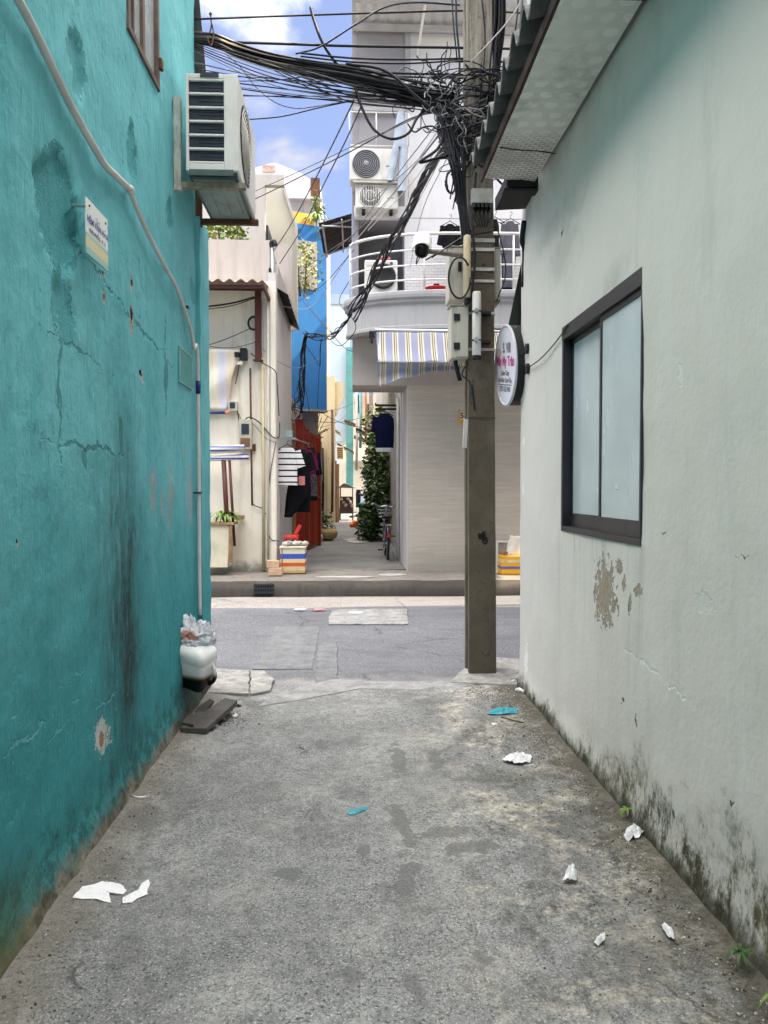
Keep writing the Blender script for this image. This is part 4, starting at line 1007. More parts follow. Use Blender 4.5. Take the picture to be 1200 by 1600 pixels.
# washing machine in the niche
wx = at(590, 430, 12.0)
wm_ = root('washing_machine', (wx.x, 12.1, 4.42), 'white front-loading washing machine with dark round door on the balcony', 'washing machine')
x0, x1 = at(570, 765, 11.95).x, at(621, 765, 11.95).x
z0w, z1w = zt_ - .12, Z_(406, 11.95)
MB().box(x0, x1, 11.95, 12.45, z0w, z1w).build('body', K['white'], wm_, bevel=.02)
c = Vector(((x0 + x1) / 2 + .03, 11.949, Z_(432, 11.95)))
MB().lathe(c, [(.20, 0), (.205, -.03), (.17, -.04), (.15, -.02), (.02, -.03)], 32, 'Y').build('door', K['black'], wm_, smooth=True)
MB().box(x0 + .03, x1 - .03, 11.944, 11.949, z1w - .09, z1w - .03).build('control_panel', K['ac'], wm_)
MB().lathe((x1 - .10, 11.943, z1w - .06), [(.025, 0), (.025, -.02)], 16, 'Y').build('knob', K['grey_ink'], wm_)
tag(MB().blob((at(600, 404, 12.0).x, 12.05, z1w + .045), (.10, .1, .045), 3, .5).build('red_cloth', K['pink_cloth'], smooth=True), 'crumpled pink red cloth on top of the washing machine', 'cloth')
# red basin of laundry
bx = at(682, 445, 11.7); bz = zt_ - .02
bs = root('laundry_basin', (bx.x, 11.75, bz), 'red plastic basin of laundry behind the balcony railing', 'basin')
MB().lathe((bx.x, 11.75, bz), [(.15, 0), (.20, .15), (.215, .15), (.21, .165), (.19, .15), (.14, .03)], 28).build('basin', K['red_plastic'], bs, smooth=True)
for i, kk in enumerate(('white_cloth', 'black_cloth', 'pink_cloth')):
    MB().blob((bx.x - .08 + .08 * i, 11.74, bz + .165 + .02 * (i == 1)), (.08, .08, .05), i, .6).build('clothes', K[kk], bs, smooth=True)

# ---- cloth helper: garment hanging flat with folds
def garment(mb, rows, y, depth=.035, nx=14, seed=0, fold=.015, tilt=0.0):
    """rows: (z, x_left, x_right) from top to bottom"""
    N = len(rows)
    def P(u, j, side):
        z, a, b = rows[j]; x = a + (b - a) * u; e = math.sqrt(max(0, 1 - (2 * u - 1) ** 2))
        w = fold * nz((x * 9, j * .5, seed)) * (.3 + .7 * j / N)
        return Vector((x + .006 * nz((j * .8, u * 3, seed + 4)), y + w + side * depth * e + tilt * (x - a), z + .008 * nz((x * 8, seed, j)) * (j > 0)))
    for side in (-1, 1):
        vs = [P(i / nx, j, side) for j in range(N) for i in range(nx + 1)]
        fs = [(j * (nx + 1) + i, j * (nx + 1) + i + 1, (j + 1) * (nx + 1) + i + 1, (j + 1) * (nx + 1) + i) for j in range(N - 1) for i in range(nx)]
        mb.add(vs, fs if side < 0 else [f[::-1] for f in fs])
    return mb
def rows_of(keys, n=14):
    out = []
    for i in range(n + 1):
        t = i / n; z = keys[0][0] + (keys[-1][0] - keys[0][0]) * t
        for a, b in zip(keys, keys[1:]):
            if a[0] >= z >= b[0] - 1e-9:
                q = (a[0] - z) / max(1e-9, a[0] - b[0]); out.append((z, a[1] + (b[1] - a[1]) * q, a[2] + (b[2] - a[2]) * q)); break
    return out
def pxrows(Y, keys, n=14): return rows_of([(at(600, py, Y).z, at(a, py, Y).x, at(b, py, Y).x) for py, a, b in keys], n)
def hanger(r, x, y, z, w=.2):
    mb = MB(); mb.tube([(x - w, y, z - .09), (x, y, z), (x + w, y, z - .09)], .007, 5); mb.tube([(x - w, y, z - .09), (x + w, y, z - .09)], .006, 5)
    mb.tube(spline([(x, y, z), (x, y, z + .04), (x + .025, y, z + .065), (x + .02, y, z + .10), (x - .01, y, z + .095)], 4), .004, 5)
    return mb.build('hanger', K['dark_metal'], r, smooth=True)
def hung(name, label, cat, Y, keys, m, group=None, hang=True, seed=0, sleeves=None, depth=.03, fold=.015):
    rows = pxrows(Y, keys); x = (rows[0][1] + rows[0][2]) / 2
    r = root(name, (x, Y, rows[-1][0]), label, cat, group)
    mb = garment(MB(), rows, Y, depth, seed=seed, fold=fold)
    mb.build('body', m, r, smooth=True)
    for sl in (sleeves or []):
        (ax, ay), (bx, by), w0, w1 = sl
        A, B = at(ax, ay, Y), at(bx, by, Y); d = (B - A).normalized(); p = Vector((d.z, 0, -d.x))
        mbs = MB(); nn = 8
        for side in (-1, 1):
            vs = []
            for j in range(5):
                c = A.lerp(B, j / 4); w = w0 + (w1 - w0) * j / 4
                for i in range(nn + 1):
                    u = i / nn; e = math.sqrt(max(0, 1 - (2 * u - 1) ** 2)); vs.append(c + p * (u - .5) * w + Vector((0, side * .028 * e - .004, 0)))
            fs = [(j * (nn + 1) + i, j * (nn + 1) + i + 1, (j + 1) * (nn + 1) + i + 1, (j + 1) * (nn + 1) + i) for j in range(4) for i in range(nn)]
            mbs.add(vs, fs)
        mbs.build('sleeve', m, r, smooth=True)
    if hang: hanger(r, x, Y, rows[0][0] + .05, .16)
    return r
# denim trousers over the drying frame
tr = root('trousers', (at(622, 240, 11.7).x, 11.68, Z_(303, 11.68)), 'pale blue trousers hanging upside down from the drying frame', 'trousers')
mb = garment(MB(), pxrows(11.70, [(176, 621, 631), (200, 617, 634), (232, 614, 637)], 8), 11.68, .05, seed=3, fold=.03); mb.build('seat', K['blue_cloth'], tr, smooth=True)
mb = garment(MB(), pxrows(11.69, [(228, 614, 625), (255, 609, 620), (284, 605, 613)], 8), 11.66, .04, seed=4, fold=.03); mb.build('leg', K['blue_cloth'], tr, smooth=True)
mb = garment(MB(), pxrows(11.69, [(228, 625, 637), (260, 623, 636), (300, 620, 634)], 8), 11.67, .05, seed=5, fold=.03); mb.build('leg', K['blue_cloth'], tr, smooth=True)
# clothes on the balcony
ln = at(700, 345, 11.75)
tag(MB().tube([(.9, 11.72, Z_(340, 11.72)), (4.8, 11.72, Z_(338, 11.72))], .008, 6).build('clothes_line', K['steel']), 'thin pipe clothes line above the balcony rail', 'clothes line')
hung('black_jacket', 'black jacket on a hanger left of the pole above the balcony rail', 'jacket', 11.72, [(349, 699, 707), (353, 693, 713), (386, 691, 714)], K['black_cloth'], seed=1, sleeves=[((694, 354), (687, 383), .12, .10), ((712, 354), (718, 383), .12, .10)])
hung('black_shirt', 'black shirt hanging right beside the pole over the balcony rail', 'shirt', 11.72, [(341, 770, 777), (350, 764, 780), (380, 766, 780), (448, 769, 781)], K['black_cloth'], seed=2, sleeves=[((767, 350), (763, 382), .10, .07)])
hung('grey_jacket', 'charcoal and grey jacket hanging at the right end of the balcony', 'jacket', 11.72, [(343, 792, 803), (352, 786, 807), (400, 785, 806), (447, 786, 802)], K['grey_cloth'], seed=5, sleeves=[((804, 352), (809, 400), .12, .09), ((789, 352), (783, 398), .12, .09)])
hung('dark_trousers', 'long dark trousers hanging below the grey jacket on the balcony', 'trousers', 11.80, [(375, 783, 803), (420, 784, 803), (452, 785, 801)], K['navy_cloth'], seed=8, hang=False)
pd = MB(); pd.tube([(at(640, 765, 12.0).x, 11.9, Z_(345, 11.9)), (at(650, 765, 12).x, 11.9, Z_(345, 11.9))], .01, 5)

# ---- striped roller awning
def stripe_mat():
    m = M('striped_canvas', .8, .15)
    f = m.math('FRACT', m.math('DIVIDE', m.math('ADD', m.x, 5.06), .192))
    a = m.mix(m.math('GREATER_THAN', f, .52), (.36, .38, .53), (.74, .69, .58))
    for lo, hi in ((.64, .72), (.80, .86)):
        g = m.math('MULTIPLY', m.math('GREATER_THAN', f, lo), m.math('LESS_THAN', f, hi)); a = m.mix(g, a, (.20, .15, .10))
    a = m.mix(m.math('MULTIPLY', m.mr(m.noise(3, 6, .6), .45, .7), .25), a, (.5, .47, .42))
    m.col(a); m.bump(m.noise(7, 4), .3, .02)
    # thin cloth lets some light through
    tr = m.nd.new('ShaderNodeBsdfTranslucent'); m.put(tr.inputs['Color'], a)
    ms = m.nd.new('ShaderNodeMixShader'); ms.inputs[0].default_value = .35
    out = m.nd['Material Output']; m.t.links.new(m.b.outputs[0], ms.inputs[1]); m.t.links.new(tr.outputs[0], ms.inputs[2]); m.t.links.new(ms.outputs[0], out.inputs[0])
    return m.m
sa = root('striped_awning', (1.5, 11.1, 3.3), 'faded blue and cream striped awning with a sagging valance under the balcony', 'awning')
sx0, sx1 = at(588, 765, 11.15).x, at(820, 765, 11.15).x + .9
zA, zB = Z_(518, 11.25), Z_(566, 10.95)
stm = stripe_mat()
mb = MB(); mb.grid(lambda u, v: Vector((sx0 + (sx1 - sx0) * u + .02 * v * (1 - u), 11.25 - .34 * v, zA + (zB - zA) * v - .07 * math.sin(math.pi * v) * (0.6 + .6 * nz((u * 5, 0, 0))) + .022 * nz((u * 14, v * 3, 2)))), 70, 14)
mb.build('canvas', stm, sa, smooth=True, solid=.004)
def val(u, v):
    droop = .03 + 1.0 * max(0, .24 - u) + .07 * nz((u * 7, 1, 1))
    x = sx0 + (sx1 - sx0) * u + .04 * v * max(0, 1 - 5 * u)
    return Vector((x, 10.91 + .12 * math.sin(v * 2.4) + .05 * nz((u * 16 + v * 2, v * 2, 5)), zB + .05 * (u - .3) * 0 - v * (.09 + droop) + .035 * nz((u * 13, v * 3, 8))))
mb = MB(); mb.grid(val, 90, 8); mb.build('valance', stm, sa, smooth=True, solid=.004)
MB().tube([(sx0 - .02, 11.27, zA + .015), (sx1, 11.27, zA + .015)], .035, 10).build('roller', K['steel'], sa, smooth=True)
q = at(582, 524, 11.2); MB().box(q.x - .05, q.x + .03, 11.2, 11.3, q.z - .03, q.z + .07).box(q.x - .03, q.x + .01, 11.18, 11.22, q.z - .12, q.z - .03).build('bracket', K['black'], sa, bevel=.01)
MB().tube([(sx0 + .05, 11.25, zA - .05), (sx0 + .03, 10.93, zB)], .012, 6).tube([(sx0, 10.92, zB), (sx1, 10.92, zB)], .014, 6).build('arm', K['steel'], sa)

# house number
q = at(723, 651, FY)
hn = root('number_plate', (q.x, FY, q.z - .1), 'small amber house number plate on the tiled wall beside the pole', 'sign')
MB().box(q.x - .075, q.x + .125, FY - .012, FY - .001, q.z - .115, q.z + .105).build('plate', K['amber'], hn, bevel=.003)
MB().box(q.x - .045, q.x + .095, FY - .0135, FY - .0121, q.z - .045, q.z + .085).build('field', plain('plate_cream', (.75, .6, .35), .5), hn)
text('58', .13, K['blue_ink'], (q.x + .018, FY - .0136, q.z - .028), (1, 0, 0), (0, 0, 1), 'lettering', hn, bold=.004, proud=.001)
text('HẺM', .03, K['grey_ink'], (q.x + .02, FY - .0121, q.z - .09), (1, 0, 0), (0, 0, 1), 'lettering', hn, proud=.001)

# cartons at the right end of the pavement
cy = 11.45
def stripes(name, bands, rough=.6):
    m = M(name, rough, .3); a = bands[0][1]
    for z, c in bands[1:]: a = m.mix(m.math('GREATER_THAN', m.z, z), a, c)
    m.col(m.mix(m.math('MULTIPLY', m.mr(m.noise(14, 6, .7), .52, .7), .35), a, (.25, .19, .12))); m.bump(m.noise(30, 4), .2, .004); return m.m
bx0, bx1 = at(784, 765, cy).x, at(836, 765, cy).x
zc = PZ; zt3 = Z_(870, cy); hc = zt3 - zc
carton = root('yellow_carton', ((bx0 + bx1) / 2, cy + .15, zc), 'yellow carton with a blue band on the pavement by the tiled wall', 'carton')
MB().box(bx0, bx1, cy, cy + .32, zc + .005, zt3).build('body', stripes('yellow_card', [(0, (.62, .30, .02)), (zc + hc * .12, (.72, .40, .03)), (zc + hc * .30, (.55, .16, .03)), (zc + hc * .34, (.08, .12, .42)), (zc + hc * .46, (.72, .38, .03)), (zc + hc * .66, (.62, .48, .22)), (zc + hc * .84, (.70, .38, .04))]), carton, bevel=.006)
MB().box(bx0 + .01, bx1 - .01, cy + .01, cy + .15, zt3 + .001, zt3 + .006).box(bx0 + .01, bx1 - .01, cy + .16, cy + .31, zt3 + .001, zt3 + .007).build('flap', K['amber'], carton)
MB().box(bx0 + .1, bx0 + .32, cy - .004, cy - .0005, zc + hc * .66, zc + hc * .78).build('printed_band', plain('card_print', (.75, .6, .38), .6), carton)
wb = MB(); p0 = at(792, 868, cy + .1)
wb.grid(lambda u, v: Vector((p0.x + .02 + .36 * v * .2 + .13 * math.cos(2 * math.pi * u) * (1.0 + .25 * nz((u * 6, v * 2, 3))) + .10, cy + .16 + .10 * math.sin(2 * math.pi * u), zt3 + .008 + .30 * v * (1 + .1 * nz((math.cos(6.28 * u) * 2, math.sin(6.28 * u) * 2, 7))))), 28, 10)
tag(wb.build('paper_sack', plain('sack_paper', (.72, .66, .58), .7, .15, 9, bump=.8, bs=18), smooth=True, solid=.003), 'crumpled whitish sack standing open on the yellow carton', 'sack')
fx0, fx1 = at(776, 765, 11.85).x, at(793, 765, 11.85).x
fr = root('picture_frame', ((fx0 + fx1) / 2, 11.95, PZ), 'white framed board leaning on the tiled wall behind the yellow carton', 'frame')
zq = Z_(845, 11.9)
MB().box(fx0, fx0 + .03, 11.85, 11.88, PZ + .01, zq).box(fx0 + .031, fx1 + .3, 11.85, 11.88, zq - .03, zq).box(fx0 + .031, fx1 + .3, 11.85, 11.88, PZ + .01, PZ + .04).build('border', K['white'], fr)
MB().box(fx0 + .03, fx1 + .3, 11.885, 11.895, PZ + .03, zq - .02).build('board', plain('grey_board', (.35, .36, .38), .5, .4, 6), fr)
tag(MB().box(fx0 + .04, fx0 + .16, 11.55, 11.75, PZ, PZ + .36, rot=(0, 0, .2)).build('brown_box', plain('brown_card', (.25, .15, .08), .8), bevel=.005), 'narrow brown cardboard box between framed board and yellow carton', 'box')

# ================================================================== CREAM HOUSE (left, across the street)
cream = wall_mat('cream_render', (.80, .735, .63), (.33, .24, .15), .55, var=.10, bump=.3, foot=(PZ + .02, .20))
cream_shaded = wall_mat('shaded_side_render', (.62, .595, .57), (.30, .27, .25), .55, var=.1, bump=.2, foot=(PZ + .02, .2))  # greyer copy of the cream, the side wall's shade put into the colour
pinkw = wall_mat('pinkish_parapet', (.50, .45, .415), (.27, .22, .19), .55, var=.07, bump=.15)
XA = at(432, 765, FY).x
hc_ = root('cream_house', (-3.5, 14, PZ), 'cream stained corner house with a rusty corrugated awning across the street', 'house')
MB().box(-7, XA, FY, FY + .2, 0, 4.86).build('front_wall', cream, hc_)
YS = 15.2
MB().box(XA - .12, XA + .003, FY + .003, YS, 0, 5.0).build('side_wall', cream_shaded, hc_)
MB().box(-7, XA - .125, FY + .21, YS, 4.7, 4.8).build('roof_slab', K['concrete'], hc_)
# shallow pilasters at the corner
for a, b in ((414, 421), (424, 431)): MB().box(at(a, 765, FY).x, at(b, 765, FY).x, FY - .025, FY - .001, PZ, 4.55).build('pilaster', cream, hc_)
zp0, zp1 = Z_(455, 12.5), Z_(381, 12.5)
XB = at(424, 765, 12.5).x
MB().box(-7, XB, 12.4, 12.55, 4.3, zp1).box(XB - .15, XB, 12.551, 15, 4.6, zp1).box(XB + .001, at(437, 765, 12.6).x, 12.45, 15.1, 4.6, Z_(420, 12.6)).build('parapet', pinkw, hc_)
# corrugated awning
tin = plain('rusty_tin', (.40, .30, .22), .7, .4, 5, bump=.3, dirt=(.13, .055, .03), dirtamt=.8)
mb = MB(); xe = at(412, 765, 11.3).x
mb.grid(lambda u, v: Vector((-7 + (xe + 7) * u, 11.25 + 1.0 * v, Z_(441, 11.25) + .16 * v + .022 * math.sin((-7 + (xe + 7) * u) * 2 * math.pi / .17))), 420, 3)
mb.build('tin_awning', tin, hc_, solid=.006)
MB().box(-7, xe + .02, 11.32, 11.36, Z_(452, 11.3), Z_(447, 11.3)).box(xe - .01, xe + .03, 11.3, FY - .001, Z_(452, 11.3), Z_(446, 11.3)).box(-7, xe, 11.9, 11.94, Z_(456, 11.9), Z_(451, 11.9)).build('awning_frame', K['maroon'], hc_)
side_aw = MB(); xs = at(433, 765, 12.2).x
side_aw.grid(lambda u, v: Vector((XA - .02 + .20 * v, 12.3 + 2.7 * u, 4.82 - .12 * v + .012 * math.sin(u * 60))), 80, 2)
side_aw.build('side_eave', K['dark_metal'], hc_, solid=.008)
# tower behind
YT = 14.6
tx0, tx1, tx2, tx3 = [at(p, 765, YT).x for p in (396, 416, 446, 465)]
tw = wall_mat('tower_white', (.50, .47, .44), (.30, .27, .24), .5, var=.06)
tcream = wall_mat('tower_cream', (.56, .53, .43), (.48, .43, .32), .3, var=.05)
zt4 = Z_(276, YT)
MB().box(-6, tx1, YT, YT + .15, 4.8, zt4).box(tx1 + .001, tx2, YT, YT + .15, Z_(292, YT), zt4).build('tower_wall', tw, hc_)
MB().prism([(at(443, 765, YT + .8).x, YT + .8, Z_(294, YT + .8)), (at(447, 765, YT + .8).x, YT + .8, Z_(294, YT + .8)), (at(466, 765, YT + .8).x, YT + .8, Z_(354, YT + .8)), (at(466, 765, YT + .8).x, YT + .8, 4.8), (at(463, 765, YT + .8).x, YT + .8, 4.8), (at(462, 765, YT + .8).x, YT + .8, Z_(354, YT + .8))][::-1], (0, .098, 0)).build('stair_cheek', tw, hc_)
rz_ = lambda p: Z_(p, YT + .9)
rx_ = lambda p: at(p, 765, YT + .9).x
MB().prism([(rx_(405), YT + .9, 4.8), (rx_(463), YT + .9, 4.8), (rx_(463), YT + .9, rz_(352)), (rx_(444), YT + .9, rz_(292)), (rx_(405), YT + .9, rz_(286))][::-1], (0, .1, 0)).build('recess_wall', tcream, hc_)
MB().box(at(400, 765, YT).x, at(458, 765, YT).x, YT - .10, YT - .002, 4.8, Z_(386, YT)).build('low_wall', pinkw, hc_)
MB().box(tx1 - .02, tx1 + .04, YT + .16, YT + .88, Z_(385, YT), Z_(350, YT)).build('shutter', K['ac_dark'], hc_)
MB().box(-6, tx1 - .1, YT + 1.01, YT + 2.5, 4.8, zt4 - .3).build('tower_block', tw, hc_)
# tiled gable behind it
YG = 19.2
def marble():
    m = M('marble_tiles', .5, .3)
    bk = m.nd.new('ShaderNodeTexBrick'); c_ = m.nd.new('ShaderNodeCombineXYZ'); m.put(c_.inputs[0], m.x); m.put(c_.inputs[1], m.z); m.put(bk.inputs['Vector'], c_.outputs[0])
    bk.offset = 0; bk.inputs['Scale'].default_value = 2.2; bk.inputs['Mortar Size'].default_value = .012; bk.inputs['Brick Width'].default_value = .9; bk.inputs['Row Height'].default_value = .9
    bk.inputs[1].default_value = (.66, .62, .60, 1); bk.inputs[2].default_value = (.58, .54, .53, 1); bk.inputs[3].default_value = (.42, .38, .36, 1)
    a = m.mix(m.math('MULTIPLY', m.mr(m.noise(3, 9, .7, dist=1.5), .5, .68), .6), bk.outputs[0], (.40, .35, .34)); m.col(a); return m.m
gx = lambda p: at(p, 765, YG).x
gh = root('tiled_gable_house', (gx(440), YG + 1, 0), 'tall house with a pale marble-tiled gable behind the cream house', 'house')
pl = [(gx(330), YG, 4), (gx(502), YG, 4), (gx(502), YG, Z_(292, YG)), (gx(470), YG, Z_(272, YG)), (gx(432), YG, Z_(257, YG)), (gx(398), YG, Z_(266, YG)), (gx(330), YG, Z_(290, YG))]
MB().prism(pl[::-1], (0, 4, 0)).build('gable_wall', marble(), gh)
MB().box(gx(413), gx(432), YG - .02, YG - .001, Z_(272, YG), Z_(262, YG)).build('vent', plain('vent_tile', (.5, .36, .30), .7, .4, 9), gh)
MB().box(gx(452), gx(505), YG - .25, YG - .001, Z_(318, YG), Z_(315, YG)).build('ledge', marble(), gh)
MB().box(gx(487), gx(501), YG - .05, YG - .002, Z_(313, YG), Z_(281, YG)).build('red_panel', K['rust'], gh)

# blue house: upper floor juts over the alley, turned a little towards the sun
YB = 18.6
bx_ = lambda p: at(p, 765, YB).x
bh = root('blue_house', (bx_(480), YB + 1, 0), 'bright blue rendered house with an upper floor jutting over the back alley', 'house')
blue = wall_mat('blue_render', (.040, .185, .46), (.09, .24, .46), .3, var=.1, bump=.1)
za, zb5 = Z_(641, YB), Z_(357, YB)
th = R(22)
P0 = Vector((bx_(511), YB, 0)); dv = Vector((-math.cos(th), -math.sin(th), 0)); bk_ = Vector((-math.sin(th), math.cos(th), 0))
def bpt(l, z, d=0): q = P0 + dv * l + bk_ * d; return Vector((q.x, q.y, z))
def bslab(l0, l1, z0, z1, d0, d1): return MB().prism([bpt(l0, z0, d0), bpt(l1, z0, d0), bpt(l1, z0, d1), bpt(l0, z0, d1)][::-1], (0, 0, z1 - z0))
bslab(0, 3.2, za, zb5, 0, .22).build('front_wall', blue, bh)
bslab(0.03, .2, za, zb5 - .1, .23, 5).build('side_wall', blue, bh)
lw = .26
wz0, wz1 = Z_(457, YB), Z_(383, YB)
win = bslab(lw, lw + .82, wz0, wz1, -.03, -.002).build('window', plain('alu_frame', (.36, .35, .34), .5, .1), bh, bevel=.004)
bslab(lw + .04, lw + .78, wz0 + .04, wz1 - .04, -.036, -.031).build('pane', plain('brownish_glass', (.36, .34, .30), .25, .4, 1.5, spec=.5), win)
bslab(lw + .39, lw + .43, wz0 + .04, wz1 - .04, -.044, -.0365).build('mullion', plain('alu_frame_b', (.34, .33, .32), .5), win)
bslab(.32, 1.1, zb5 + .0, Z_(340, YB), .0, .08).build('balcony_panel', K['amber'], bh)
bslab(.05, 2.5, .0, za - .001, .5, .65).build('lower_wall', wall_mat('grey_lower', (.42, .40, .385), (.2, .18, .16), .5), bh)
bslab(-.02, 3.2, za - .06, za - .001, -.01, .3).build('edge_beam', plain('beam_grey', (.33, .30, .27), .8), bh)

# cream house with a long pillar at the alley bend
YP = 30
px_ = lambda p: at(p, 765, YP).x
ph = root('yellowish_house', (px_(510) - 1, YP + 1, 0), 'narrow yellowish house end with a peeling pillar in the back alley', 'house')
yel = wall_mat('yellowish_render', (.62, .52, .33), (.35, .26, .16), .45, var=.12)
MB().box(-5, px_(512), YP, YP + 4, 0, Z_(346, YP)).build('end_wall', yel, ph)
MB().box(px_(512) + .002, px_(524), YP - .3, YP + .3, 0, Z_(590, YP)).build('pillar', yel, ph)
MB().box(px_(524), px_(537), YP - .2, YP + .3, Z_(622, YP), Z_(598, YP)).prism([(px_(524), YP - .2, Z_(650, YP)), (px_(526), YP - .2, Z_(650, YP)), (px_(537), YP - .2, Z_(622, YP)), (px_(524), YP - .2, Z_(622, YP))][::-1], (0, .3, 0)).build('corbel', yel, ph)
# light blue block further back
YL = 38
lx = lambda p: at(p, 765, YL).x
lb = root('pale_blue_house', (lx(530), YL, 0), 'pale blue plain block with a teal corner column at the far end', 'house')
pb = wall_mat('pale_blue_render', (.50, .60, .72), (.40, .48, .58), .25, var=.06)
MB().box(lx(480), lx(546), YL, YL + 3, Z_(690, YL), Z_(461, YL)).build('wall', pb, lb)
MB().box(lx(480), lx(546), YL - .06, YL - .001, Z_(476, YL), Z_(461, YL)).build('parapet_band', wall_mat('pale_blue_band', (.36, .46, .56), (.3, .36, .42), .2), lb)
MB().box(lx(541), lx(552), YL - .4, YL - .061, Z_(760, YL), Z_(545, YL)).build('column', plain('teal_column', (.10, .33, .34), .6, .2, 3, dirt=(.3, .32, .3)), lb)
# far end of the alley
YE = 43
ex = lambda p: at(p, 765, YE).x
eh = root('end_house', (ex(556), YE + 1, 0), 'sunlit cream wall closing the far end of the back alley', 'house')
MB().box(ex(530), ex(640), YE, YE + 2, 0, Z_(724, YE)).build('wall', wall_mat('end_cream', (.66, .61, .50), (.4, .36, .3), .3), eh)
MB().box(ex(528), ex(640), YE + 2.1, YE + 6, 0, Z_(610, YE)).build('back_wall', wall_mat('end_back', (.52, .47, .40), (.3, .26, .22), .5, var=.25), eh)
MB().box(ex(545), ex(640), YE - .3, YE + .1, Z_(724, YE), Z_(720, YE)).build('coping', K['concrete'], eh)
for a, b, c, d in ((556, 566, 640, 610), (575, 583, 660, 625)): MB().box(ex(a), ex(b), YE + 2.05, YE + 2.099, Z_(c, YE), Z_(d, YE)).build('window', K['ac_fin'], eh)
for i, (a, b, c, d, Y, kk, lab) in enumerate([(527, 553, 706, 692, 33, 'dark_metal', 'grey tin lean-to roof sloping over the back alley'), (553, 580, 690, 680, 36, 'rust', 'rusty tin lean-to roof at the far end of the back alley')]):
    p0, p1 = at(a, d, Y), at(b, c, Y)
    tag(MB().prism([(p0.x, Y, p0.z), (p1.x, Y, p1.z), (p1.x, Y, p1.z - .06), (p0.x, Y, p0.z - .06)][::-1], (0, 1.6, 0)).build('lean_to_roof', K[kk]), lab, 'roof')
# right side of the back alley: neighbour beyond the tiled corner
nb = root('neighbour_house', (3, 20, 0), 'grey house wall on the right of the back alley behind the vines', 'house')
nbm = wall_mat('neighbour_render', (.48, .45, .42), (.17, .15, .13), .65, var=.15)
XNB = 1.0
MB().box(XNB, 6, 14.7, 31, 0, 8.2).build('wall', nbm, nb)
for a, b, Y in ((577, 583, 24.0),):
    MB().box(at(a, 765, Y).x, at(b, 765, Y).x, Y, Y + .2, PZ, 5.2).build('pillar', wall_mat('pinkish_pillar', (.58, .45, .36), (.3, .22, .18), .4), nb)
MB().box(at(585, 765, 17).x, XNB, 15.7, 20, 4.3, 4.45).build('slab', nbm, nb)
# left wall of the back alley
la = root('left_alley_wall', (-1.6, 22, 0), 'grimy grey alley wall behind the red shop gate', 'wall')
MB().box(-2.6, at(470, 765, 17.2).x - .05, YS + .01, 29.9, 0, 3.4).build('wall', wall_mat('grimy_wall', (.40, .37, .33), (.12, .10, .08), .7, var=.2), la)

# dark corrugated lean-to on the flank of the balcony house
lt = root('side_canopy', (-.3, 13.7, 6), 'dark corrugated canopy on a white frame at the flank of the lavender house', 'canopy')
A, D_ = at(498, 349, 13.0), at(506, 399, 14.5)
B, C_ = at(553, 334, 13.0), at(553, 385, 14.5)
A, B, C_, D_ = D_, Vector((X0 - .01, C_.y, C_.z)), Vector((X0 - .01, B.y, B.z)), A
mb = MB()
def ltp(u, v):
    p = (D_.lerp(C_, u)).lerp(A.lerp(B, u), v); p.z += .014 * math.sin(v * 100); return p
mb.grid(ltp, 6, 120); mb.build('sheet', plain('brown_sheet', (.060, .045, .040), .7, .3, 5, metal=.1), lt, solid=.006)
f = MB()
for v in (.08, .92): f.tube([(D_.lerp(C_, t)).lerp(A.lerp(B, t), v) - Vector((0, 0, .04)) for t in (0, 1)], .022, 6)
for u in (.12, .7): f.tube([(D_.lerp(C_, u)).lerp(A.lerp(B, u), t) - Vector((0, 0, .055)) for t in (0, 1)], .018, 6)
f.tube([D_.lerp(C_, .1) - Vector((0, 0, .06)), Vector((X0 - .01, 13.1, D_.z - .02))], .016, 6)
f.build('frame', K['steel'], lt, smooth=True)

# ================================================================== UTILITY POLE AND WHAT HANGS ON IT
PY = 6.05
def pole_mat():
    m = M('pole_concrete', .9, .2)
    a = m.mix(m.mr(m.noise(3, 8, .65), .3, .7), (.085, .070, .052), (.165, .138, .102))
    hi = m.mr(m.z, 3.4, 4.4, smooth=True)
    a = m.mix(m.math('MULTIPLY', hi, .8), a, m.mix(m.mr(m.noise(5, 8, .7, k=(6, 6, .5)), .4, .62), (.40, .36, .30), (.20, .17, .135)))
    a = m.mix(m.math('MULTIPLY', m.mr(m.noise(26, 6, .75, k=(1, 1, .6)), .60, .68), .75), a, (.02, .018, .015))
    c = at(755, 838, PY - .1); e = m.ell(m.x, m.z, c.x, c.z, .035, .05, .8, .3); a = m.mix(e, a, (.012, .012, .012))
    low = m.mr(m.math('MULTIPLY_ADD', m.noise(6, 6), .3, m.z), .6, .2); a = m.mix(m.math('MULTIPLY', low, .4), a, (.10, .09, .075))
    m.col(a); m.bump(m.math('ADD', m.noise(40, 6, .7), m.math('MULTIPLY', m.noise(6, 6), .6)), .7, .012); return m.m
def pole_at(z):
    """centre x and half width of the shaft at height z"""
    t = z / 6.0
    return 1.062 - .050 * t, .112 - .012 * t
pole = root('utility_pole', (1.06, PY, 0), 'square concrete utility pole with cable strands, standing at the alley mouth', 'utility pole')
mb = MB(); NZ = 60; pr = []
zs_ = [(-.05 + 8.6 * i / NZ) for i in range(NZ + 1)]
sec = [(-1, -1), (1, -1), (1, 1), (-1, 1), (-1, .45), (-.72, .35), (-.72, -.35), (-1, -.45)]
vs = []
for i, z in enumerate(zs_):
    cx, hw = pole_at(z)
    for k, (sx, sy) in enumerate(sec):
        vs.append(Vector((cx + sx * hw + .004 * nz((i * .7, k * 3, 1)), PY + sy * hw * 1.05 + .004 * nz((i * .7, k * 3, 5)), z)))
n = len(sec); fs = [(i * n + k, i * n + (k + 1) % n, (i + 1) * n + (k + 1) % n, (i + 1) * n + k) for i in range(NZ) for k in range(n)]
mb.add(vs, fs); mb.build('shaft', pole_mat(), pole, bevel=.006)
